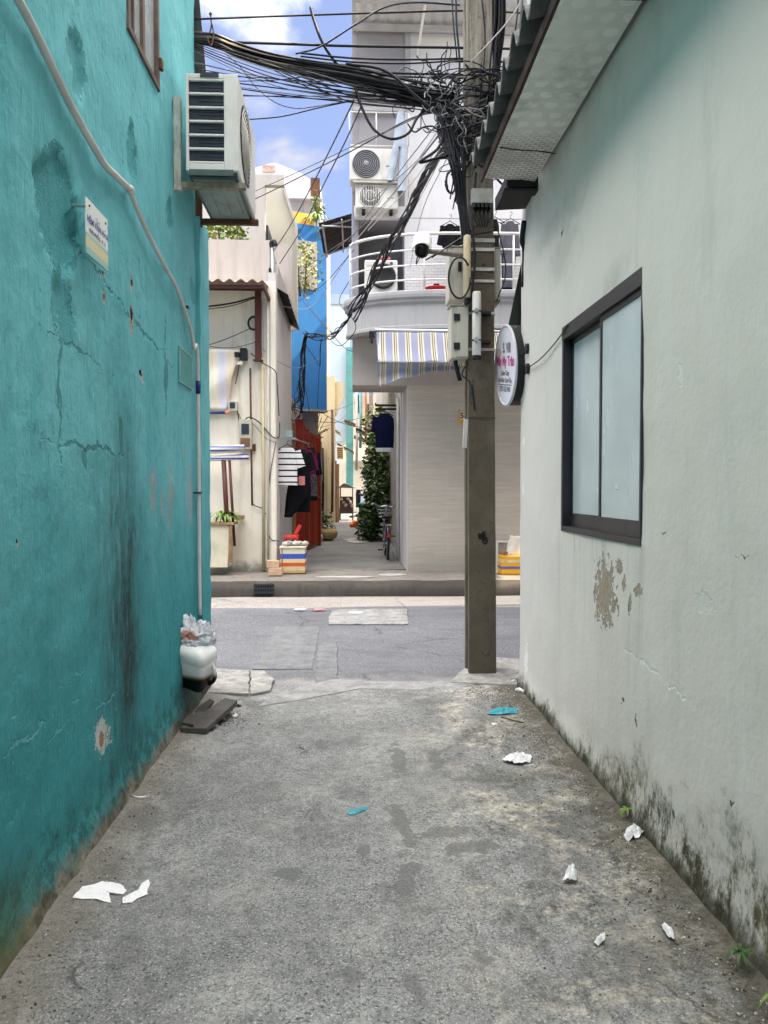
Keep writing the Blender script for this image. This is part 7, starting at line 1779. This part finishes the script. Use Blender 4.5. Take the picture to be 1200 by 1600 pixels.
# ---- right side of the alley: shirts, pipes
YR = 13.2
hung('navy_jersey', 'navy blue jersey with white hem hanging high by the tiled house flank', 'shirt', 14.0, [(646, 594, 608), (653, 588, 615), (668, 586, 616), (703, 587, 615)], K['navy_cloth'], 'clothes hung in the back alley', seed=12, sleeves=[((591, 652), (586, 676), .20, .17)], depth=.07)
rows = pxrows(13.98, [(700, 587, 615), (706, 588, 614)], 3); tag(garment(MB(), rows, 13.97, .075, seed=12).build('white_hem', K['white_cloth'], smooth=True), 'white shirt hem showing under the navy jersey', 'shirt')
q = at(605, 636, 14.0); q2 = at(622, 640, 14.0)
wbk = root('wall_shelf', (q.x, 14, q.z), 'dark double rail bracket on the tiled house flank carrying the navy jersey', 'bracket')
for dz in (.03, -.04): MB().box(at(586, 0, 14).x, XC - .013, 13.96, 14.02, q.z + dz - .018, q.z + dz + .018).build('rail', K['dark_metal'], wbk)
MB().tube(spline([Vector((XC - .05, 13.9, q.z - .6)), Vector((XC - .04, 13.9, q.z + .05)), Vector((XC - .12, 13.9, q.z + .26)), Vector((XC - .24, 13.9, q.z + .24))], 6), .02, 8).build('grey_hose', K['pvc'], wbk, smooth=True)
for px, r_, k, lab in [(621, .03, 'pvc', 'white drain pipe down the flank of the tiled house'), (625, .012, 'white', 'thin white pipe beside the drain pipe on the tiled house flank')]:
    Y = 13.9 if px == 621 else 13.0
    tag(MB().tube([(XC - .045, Y, PZ), (XC - .05, Y, 1.5), (XC - .045, Y, 3.2)], r_, 8).build('drain_pipe', K[k], smooth=True), lab, 'pipe', 'pipes on the tiled flank')
# bicycle standing by the wall, seen from behind
def bicycle():
    q = at(607, 876, 13.75); bx, by = q.x, 13.75; z = PZ + .012; R_ = .30
    r = root('bicycle', (bx, by + .5, z), 'city bicycle with red frame and wire basket parked by the tiled flank', 'bicycle')
    pnt = plain('bike_red', (.055, .010, .012), .35, .2)
    wr, wf_ = by + R_, by + R_ + 1.02
    for yy, nm in ((wr, 'wheel'), (wf_, 'wheel')):
        w = MB(); w.tube([(bx, yy + R_ * math.cos(t), z + R_ + R_ * math.sin(t)) for t in [2 * math.pi * i / 36 for i in range(36)]], .021, 8, closed=True)
        wo_ = w.build(nm, K['black'], r, smooth=True)
        w = MB(); w.tube([(bx, yy + (R_ - .025) * math.cos(t), z + R_ + (R_ - .025) * math.sin(t)) for t in [2 * math.pi * i / 36 for i in range(36)]], .010, 6, closed=True)
        for i in range(18):
            t = 2 * math.pi * i / 18; w.tube([(bx + .02 * (-1) ** i, yy, z + R_), (bx, yy + (R_ - .03) * math.cos(t), z + R_ + (R_ - .03) * math.sin(t))], .0025, 3)
        w.tube([(bx - .05, yy, z + R_), (bx + .05, yy, z + R_)], .018, 8); w.build('rim', K['steel'], wo_, smooth=True)
    bb = Vector((bx, wr + .44, z + .28)); st = Vector((bx, wr + .28, z + .74)); hd_ = Vector((bx, wf_ - .24, z + .80)); hl = Vector((bx, wf_ - .20, z + .66))
    f = MB(); f.tube([bb, st], .017, 8); f.tube([bb, hl], .019, 8); f.tube([st - Vector((0, -.02, .18)), hl], .016, 8); f.tube([hd_, hl], .021, 8)
    for s_ in (-1, 1): f.tube([(bx + s_ * .05, wr, z + R_), bb + Vector((s_ * .03, 0, 0))], .010, 6); f.tube([(bx + s_ * .05, wr, z + R_), st + Vector((s_ * .02, 0, -.08))], .009, 6)
    f.build('frame', pnt, r, smooth=True)
    fk = MB()
    for s_ in (-1, 1): fk.tube(spline([hl + Vector((s_ * .04, 0, 0)), Vector((bx + s_ * .05, wf_ - .08, z + .45)), Vector((bx + s_ * .05, wf_, z + R_))], 4), .012, 6)
    fk.build('fork', K['steel'], r, smooth=True)
    hb_ = MB(); top = hd_ + Vector((0, -.02, .20))
    hb_.tube([hd_, top], .014, 8); hb_.tube(spline([top + Vector((-.30, -.22, .02)), top + Vector((-.24, -.10, .05)), top + Vector((-.12, .0, -.02)), top, top + Vector((.12, .0, -.02)), top + Vector((.24, -.10, .05)), top + Vector((.30, -.22, .02))], 6), .019, 8)
    h_o = hb_.build('handlebar', K['steel'], r, smooth=True)
    for s_ in (-1, 1): MB().tube([top + Vector((s_ * .285, -.19, .025)), top + Vector((s_ * .315, -.27, .01))], .018, 8).build('grip', K['black'], h_o)
    bs_ = MB(); c0 = top + Vector((0, .16, -.12))
    for k, (w, d) in enumerate(((.13, .09), (.15, .11), (.17, .12), (.18, .13))):
        zz_ = c0.z - .10 + k * .07; bs_.tube([(c0.x + w * sx, c0.y + d * sy, zz_) for sx, sy in ((-1, -1), (1, -1), (1, 1), (-1, 1))], .004, 4, closed=True)
    for t in [i / 5 for i in range(6)]:
        for sy in (-1, 1): bs_.tube([(c0.x + .13 * (2 * t - 1), c0.y + .09 * sy, c0.z - .10), (c0.x + .18 * (2 * t - 1), c0.y + .13 * sy, c0.z + .11)], .003, 4)
    bs_.build('basket', K['steel'], r)
    sd = MB(); sd.blob(st + Vector((0, -.03, .06)), (.105, .12, .045), 1, .05); sd.blob(st + Vector((0, .09, .06)), (.045, .12, .03), 1, .02); sd.tube([st, st + Vector((0, 0, .04))], .013, 6)
    sd.build('saddle', K['black'], r, smooth=True)
    ca = MB()
    for yy in (-.05, .05): ca.tube([(bx + yy, wr - .20, z + .66), (bx + yy, wr + .18, z + .66)], .007, 5)
    ca.tube([(bx - .05, wr - .2, z + .66), (bx + .05, wr - .2, z + .66)], .007, 5); ca.tube([(bx - .06, wr, z + R_), (bx - .05, wr - .1, z + .66)], .006, 5); ca.tube([(bx + .06, wr, z + R_), (bx + .05, wr - .1, z + .66)], .006, 5)
    ca.build('carrier', K['steel'], r)
    mg = MB(); mg.grid(lambda u, v: Vector((bx + .028 * (2 * v - 1), wr + (R_ + .035) * math.cos(.2 + 2.6 * u), z + R_ + (R_ + .035) * math.sin(.2 + 2.6 * u) - .008 * (2 * v - 1) ** 2)), 20, 4); mg.build('mudguard', pnt, r, smooth=True, solid=.003)
    MB().box(bx - .025, bx + .025, wr - R_ - .045, wr - R_ - .03, z + .44, z + .50).build('reflector', K['red_plastic'], r, bevel=.005)
    ck = MB(); ck.tube([bb + Vector((-.06, 0, 0)), bb + Vector((-.07, .08, -.14))], .009, 6); ck.tube([bb + Vector((.06, 0, 0)), bb + Vector((.07, -.08, .14))], .009, 6); ck.lathe(bb + Vector((.035, 0, 0)), [(.09, 0), (.09, .006)], 20, 'X')
    ck.build('crank', K['steel'], r)
    for s_ in (-1, 1): c_ = bb + Vector((s_ * .12, -s_ * .08, s_ * .14)); MB().box(c_.x - .05, c_.x + .05, c_.y - .04, c_.y + .04, c_.z - .012, c_.z + .012).build('pedal', K['black'], r, bevel=.004)
    MB().tube([(bx - .04, wr + .02, z + .25), (bx - .16, wr - .04, z)], .009, 6).tube([(bx + .04, wr + .02, z + .25), (bx + .16, wr - .04, z)], .009, 6).tube([(bx - .16, wr - .04, z), (bx + .16, wr - .04, z)], .008, 6).build('stand', K['steel'], r)
bicycle()

# plants on the upper storeys
q = at(472, 418, 16.2)
bush('balcony_tree', (q.x, 16.2, q.z), .44, .5, .62, 430, .095, [K['leaf_yellow'], K['leaf_pale'], K['leaf_yellow']], 'yellow-green small leafy tree in front of the blue house window', 'tree', 21, 3)
q = at(350, 366, 13.6); bush('roof_shrub', (q.x, 13.6, q.z - .05), .42, .35, .26, 420, .11, [K['leaf'], K['leaf_pale'], K['leaf_yellow']], 'green shrub showing over the pinkish parapet under the big outdoor unit', 'bush', 22, 2)
q = at(494, 300, 18.2); bush('hanging_plant', (q.x, 18.9, q.z), .14, .15, .30, 150, .12, [K['leaf_pale'], K['leaf_yellow']], 'green plant spilling over the red panel of the gable', 'plant', 23, 1)
q = at(496, 332, 18.0); leafy('potted_palm', Vector((q.x - .05, 18.3, q.z - .12)), 34, .55, .022, K['leaf_pale'], 'larger yellow-green palm at the edge of the blue house balcony', 'plant', 24, up=.85)
q = at(511, 345, 18.0); leafy('potted_palm', Vector((q.x - .02, 18.2, q.z - .15)), 26, .42, .02, K['leaf_yellow'], 'smaller drooping palm to the right of the amber balcony panel', 'plant', 25, up=.7)
q = at(467, 350, 18.0); bush('balcony_creeper', (q.x - .08, 18.4, q.z), .10, .1, .24, 90, .10, [K['leaf_pale']], 'little creeper at the left end of the amber balcony panel', 'plant', 26, 1)

# ================================================================== TEAL CORNER: JERRYCAN, BAG, BOARDS
def jerrycan():
    Y0 = 4.86
    c = at(304, 1038, Y0)
    r = root('jerrycan', (c.x, Y0, c.z - .15), 'translucent white plastic jerrycan with dark oil hung tilted on the teal corner', 'jerrycan')
    m = M('milky_plastic', .35, .4)
    rotm = Euler((R(16), R(15), R(-24))).to_matrix(); inv = rotm.transposed()
    lz = m.math('ADD', m.math('MULTIPLY', m.math('SUBTRACT', m.x, c.x), rotm[0][2]), m.math('ADD', m.math('MULTIPLY', m.math('SUBTRACT', m.y, Y0), rotm[1][2]), m.math('MULTIPLY', m.math('SUBTRACT', m.z, c.z), rotm[2][2])))
    a = m.mix(m.mr(m.noise(9, 5), .3, .7), (.74, .735, .70), (.84, .835, .81))
    lv = m.math('MULTIPLY_ADD', m.noise(5, 3), .012, m.math('SUBTRACT', m.z, c.z))
    a = m.mix(m.mr(lv, -.035, -.075, smooth=True), a, (.16, .12, .03)); a = m.mix(m.mr(lv, -.062, -.085, smooth=True), a, (.008, .007, .006))
    m.col(a); m.bump(m.noise(30, 3), .1, .004)
    def T(p): return c + rotm @ Vector(p)
    mb = MB(); W_, D_, H_ = .128, .095, .155; ks = [(-1, .70), (-.90, .84), (-.2, .97), (.28, 1.0), (.34, .98), (.42, .98), (.48, 1.0), (.72, .99), (.86, .90), (.97, .66), (1, .5)]
    n = 24; vs = []
    for (t, s_) in ks:
        for k in range(n):
            q = 2 * math.pi * k / n; cx_ = math.copysign(abs(math.cos(q)) ** .36, math.cos(q)); sy_ = math.copysign(abs(math.sin(q)) ** .36, math.sin(q))
            vs.append(T((W_ * s_ * cx_, D_ * s_ * sy_, H_ * t)))
    fs = [(i * n + k, i * n + (k + 1) % n, (i + 1) * n + (k + 1) % n, (i + 1) * n + k) for i in range(len(ks) - 1) for k in range(n)] + [tuple(range(n - 1, -1, -1)), tuple((len(ks) - 1) * n + k for k in range(n))]
    mb.add(vs, fs); mb.build('body', m.m, r, smooth=True, bevel=.003)
    MB().tube(spline([T((.11, .02, .05)), T((.145, .02, .0)), T((.15, .02, -.06)), T((.12, .02, -.11)), T((.05, .0, -.15))], 6), .013, 8).build('handle', m.m, r, smooth=True)
    MB().box(XL - .0, c.x - .04, Y0 - .005, Y0 + .005, c.z + .04, c.z + .05).build('hook', K['dark_metal'], r)
    # plastic bag stuffed in the top
    pb = M('clear_bag', .25, .5)
    a = pb.mix(pb.mr(pb.noise(14, 5), .35, .65), (.70, .72, .78), (.84, .85, .88))
    qf = at(302, 990, Y0); e = pb.ell(pb.x, pb.z, qf.x - .02, qf.z, .07, .03, .9, .4, ns=18)
    a = pb.mix(pb.math('MULTIPLY', e, .8), a, (.55, .16, .06)); pb.col(a); pb.bump(pb.noise(26, 6, .7), .9, .02)
    pb.b.inputs['Transmission Weight'].default_value = .12
    q = at(306, 998, Y0)
    bag = MB(); bm = bmesh.new(); bmesh.ops.create_icosphere(bm, subdivisions=5, radius=1.0); vs = []
    for v in bm.verts:
        p = v.co.copy(); th_ = math.atan2(p.y, p.x)
        k = 1.06 - .34 * abs(mnoise.noise(p * 2.1 + Vector((3, 1, 7)))) - .26 * abs(mnoise.noise(p * 4.6 + Vector((1, 5, 2)))) - .10 * abs(mnoise.noise(p * 10))
        if p.z > .15: k *= 1 + (p.z - .15) * .75 * max(-.3, mnoise.noise(Vector((math.cos(th_) * 2.6, math.sin(th_) * 2.6, 4))) * 2.2 - .05)
        vs.append(Vector((q.x + p.x * k * .135, Y0 + .01 + p.y * k * .105, q.z - .005 + p.z * k * .105)))
    bag.add(vs, [tuple(v.index for v in f.verts) for f in bm.faces]); bm.free()
    o = bag.build('plastic_bag', pb.m, smooth=True); tag(o, 'crumpled clear plastic rubbish bag stuffed on top of the jerrycan', 'bag')
jerrycan()
bdm = plain('wet_board', (.075, .066, .06), .7, .4, 7, bump=.4, dirt=(.14, .12, .10))
def board(pts, z0, th, tilt, label, seed=0):
    poly = []
    for i, (px, py) in enumerate(pts):
        g = onz(px, py, z0 + tilt[i]); poly.append(g)
    if sum(a.x * b.y - b.x * a.y for a, b in zip(poly, poly[1:] + poly[:1])) < 0: poly.reverse()
    o = MB().prism([p - Vector((0, 0, th)) for p in poly], (0, 0, th)).build('board', bdm, bevel=.004)
    tag(o, label, 'board', 'boards at the teal corner')
board([(281, 1137), (322, 1138), (371, 1094), (352, 1090), (318, 1112)], .045, .035, (0, 0, .05, .05, .02), 'largest dark plank sloping on the ground under the jerrycan')
board([(284, 1128), (303, 1132), (304, 1118), (298, 1112)], .065, .022, (0, .0, .0, 0), 'short dark plank nearest the teal wall')
board([(304, 1122), (318, 1112), (334, 1094), (328, 1091), (306, 1106)], .06, .025, (0, 0, .04, .04, .01), 'narrow dark plank behind the largest one')
board([(283, 1143), (320, 1146), (326, 1139), (320, 1136)], .012, .025, (0, 0, 0, 0), 'bottom dark board lying flat under the planks')

# ================================================================== LITTER
def litter(name, pts, label, m='paper', h=.012, seed=0, crumple=.012, cat='paper', n=10):
    """thin irregular scrap: outline on the ground, domed and creased"""
    poly = [onz(px, py, 0) for px, py in pts]
    c = sum(poly, Vector()) / len(poly); c.z = 0
    out = []
    for i, p in enumerate(poly):
        q = poly[(i + 1) % len(poly)]
        for k in range(5): w = p.lerp(q, k / 5); out.append(w + Vector((nz((w.x * 40, w.y * 40, 3)), nz((w.x * 40, w.y * 40, 8)), 0)) * .006)
    mb = MB(); N = len(out); rings = [0.999, .93, .84, .74, .63, .52, .40, .28, .16, .05]; vs = []
    for rg in rings:
        for p in out:
            q = c + (p - c) * rg; zz_ = alley_h(q.x, q.y) if q.y < 5.6 else 0
            q.z = zz_ + .002 + h * (1 - rg ** 2) * .5 + crumple * 1.2 * (1 - 2 * abs(nz((q.x * 22, q.y * 22, seed)))) * (.4 + .6 * (1 - rg)) + crumple * .7 * abs(nz((q.x * 55, q.y * 55, seed))); vs.append(q)
    mb.add(vs, [(i * N + k, i * N + (k + 1) % N, (i + 1) * N + (k + 1) % N, (i + 1) * N + k) for i in range(len(rings) - 1) for k in range(N)] + [tuple((len(rings) - 1) * N + k for k in range(N))])
    return tag(mb.build(name, K[m], solid=.0015), label, cat, 'litter on the alley')
K['cyan_scrap'] = plain('cyan_plastic', (.03, .26, .32), .45, .2, 12, bump=.2)
litter('paper_scrap', [(112, 1411), (130, 1392), (160, 1382), (188, 1383), (197, 1393), (193, 1398), (171, 1399), (174, 1412), (160, 1411), (153, 1409)], 'large torn white paper lying left on the alley floor', crumple=.005, h=.006)
litter('paper_scrap', [(191, 1413), (193, 1404), (214, 1395), (222, 1382), (232, 1376), (234, 1384), (229, 1397), (230, 1400), (219, 1403), (206, 1411)], 'narrow torn white paper next to the large one', seed=2, crumple=.006, h=.01)
litter('tissue', [(784, 1192), (800, 1184), (816, 1182), (830, 1187), (830, 1194), (812, 1198), (797, 1196)], 'flat crumpled white tissue in the right middle of the alley', seed=3, crumple=.03, h=.02)
litter('tissue', [(976, 1318), (978, 1308), (992, 1305), (1006, 1312), (998, 1317), (982, 1320)], 'crumpled white tissue at the foot of the mossy wall', seed=4, crumple=.03, h=.03)
litter('tissue', [(880, 1382), (884, 1374), (897, 1363), (902, 1372), (900, 1384), (888, 1384)], 'torn white tissue peaking up from dark dirt', seed=5, crumple=.035, h=.04)
litter('tissue', [(929, 1478), (938, 1466), (946, 1466), (944, 1474), (934, 1480)], 'smallest white tissue flake near the front right', seed=6, crumple=.02, h=.01)
litter('tissue', [(1032, 1453), (1038, 1450), (1048, 1464), (1056, 1474), (1053, 1478), (1042, 1472)], 'long rolled white tissue near the front right', seed=7, crumple=.02, h=.03)
litter('plastic_strip', [(541, 1270), (544, 1267), (572, 1260), (575, 1264), (556, 1272), (546, 1274)], 'small pale blue plastic strip in the middle of the alley', 'cyan_scrap', .006, 8, .004, 'plastic')
litter('plastic_sheet', [(761, 1118), (769, 1110), (792, 1108), (809, 1112), (808, 1117), (785, 1119)], 'teal plastic scrap on the ground near the pole', 'cyan_scrap', .012, 9, .012, 'plastic')
for i, (px, py, s_, lab) in enumerate([(811, 1082, 6, 'largest white lump in the rubble by the wall corner'), (818, 1084, 4, 'white chip in the rubble touching the wall corner'), (803, 1066, 4, 'white lump nearest the pole footing'), (772, 1134, 4, 'white flake in front of the teal plastic scrap'), (367, 1120, 5, 'white chip beside the dark planks'), (350, 1124, 3, 'small white chip under the edge of the planks')]):
    q = onz(px, py, 0); w = s_ * q.y / FPX
    tag(MB().blob((q.x, q.y, alley_h(q.x, q.y) + w * .4), (w, w * .8, w * .6), i, .6, 2, 1.5).build('chip', K['paper']), lab, 'rubble', 'chips on the ground')
for i, (px, py, s_, k, lab) in enumerate([(352, 1112, 9, 'bdark', 'largest dark lump in the rubbish beside the planks'), (343, 1128, 6, 'bdark', 'dark lump in front of the planks rubbish'), (360, 1117, 4, 'brick', 'reddish lump in the rubbish beside the planks'), (337, 1135, 4, 'paper', 'white lump at the front of the planks rubbish'), (372, 1103, 5, 'bdark', 'dark lump at the far tip of the largest plank'), (331, 1142, 4, 'bdark', 'small dark lump by the bottom board')]):
    if k == 'bdark' and k not in K: K[k] = plain('damp_rubbish', (.035, .03, .026), .8, .5, 20, bump=.5)
    q = onz(px, py, 0); w = s_ * q.y / FPX
    tag(MB().blob((q.x, q.y, alley_h(q.x, q.y) + w * .3), (w, w * .9, w * .45), i + 9, .8, 2, 1.8).build('rubble', K[k]), lab, 'rubble', 'rubbish beside the planks')
wq = [onz(198, 1233, .02), onz(205, 1243, .02), onz(218, 1246, .015), onz(232, 1245, .01)]
tag(MB().tube(spline(wq, 6), .006, 6).build('bent_wire', K['steel'], smooth=True), 'short bent grey wire lying by the teal wall', 'wire')
tq = [onz(783, 1120, .012), onz(800, 1125, .012), onz(818, 1129, .012)]
tag(MB().tube(tq, .004, 5).build('twig', K['bark']), 'thin brown twig lying beside the teal plastic scrap', 'twig')
# grit and dry leaf crumbs gathered along the wall foot
rr = random.Random(77); gmb = [MB(), MB(), MB()]
for k in range(2600):
    side = rr.random()
    if side < .62: y = 1.9 + 3.6 * rr.random(); x = 1.20 - abs(rr.gauss(0, .20)); 
    elif side < .75: y = rr.uniform(1.8, 5.3); x = -1.03 + abs(rr.gauss(0, .07))
    elif side < .85: y = rr.gauss(5.25, .18); x = rr.gauss(1.0, .15)
    else: y = rr.gauss(4.85, .13); x = rr.gauss(-.80, .09)
    if x > 1.22 or x < -1.04 or y > 5.7: continue
    s_ = rr.uniform(.0018, .0075) * (1.5 if rr.random() < .06 else 1)
    c0 = Vector((x, y, alley_h(x, y) + s_ * .35)); vs = [c0 + Vector((rr.uniform(.5, 1) * s_ * a, rr.uniform(.5, 1) * s_ * b, rr.uniform(.4, .8) * s_ * c_)) for a, b, c_ in ((1, 0, 0), (-1, 0, 0), (0, 1, 0), (0, -1, 0), (0, 0, 1), (0, 0, -1))]
    gmb[k % 3].add(vs, [(0, 2, 4), (2, 1, 4), (1, 3, 4), (3, 0, 4), (2, 0, 5), (1, 2, 5), (3, 1, 5), (0, 3, 5)])
for g_, m_, nm, lab in zip(gmb, (plain('grit_grey', (.26, .25, .23), .9, .6, 60), plain('grit_brown', (.10, .07, .045), .9, .5, 60), plain('grit_pale', (.50, .47, .41), .9, .4, 60)), ('grit', 'dirt', 'grit'), ('grey grit along the foot of the walls', 'dark dirt crumbs along the foot of the walls', 'pale grit along the foot of the walls')):
    tag(g_.build(nm, m_), lab, None, None, 'stuff')
# litter specks and scraps on the street
for i, (px, py, lab) in enumerate([(497, 952, 'red and white scrap on the street beside the cement patch'), (556, 957, 'white scrap lying on the cement patch'), (470, 952, 'pale sliver on the street left of the cement patch')]):
    q = onz(px, py, -.01); tag(MB().blob((q.x, q.y, -.012), (.09, .03, .012), i, .7, 2, 1.5).build('scrap', K['pink_cloth' if i == 0 else 'paper']), lab, 'scrap', 'scraps on the street')
# weeds
q = onz(1188, 1525, .0); leafy('fern', Vector((1.205, q.y + .02, .05)), 34, .060, .0045, K['leaf'], 'small green fern at the foot of the mossy wall nearest the front', 'fern', 31, up=1.0, stem=False)
q = onz(1198, 1590, .0); leafy('fern', Vector((1.20, q.y + .01, .04)), 18, .05, .005, K['leaf_pale'], 'smaller fern at the bottom right corner by the wall', 'fern', 32, up=.9, stem=False)
q = onx(990, 1275, XR); leafy('weed', Vector((1.235, q.y, .05)), 10, .05, .007, K['leaf_pale'], 'tiny weed growing from the wall foot beyond the white tissue', 'weed', 33, up=.9, stem=False)
for o in bpy.data.objects:
    if '_o' in o: del o['_o']
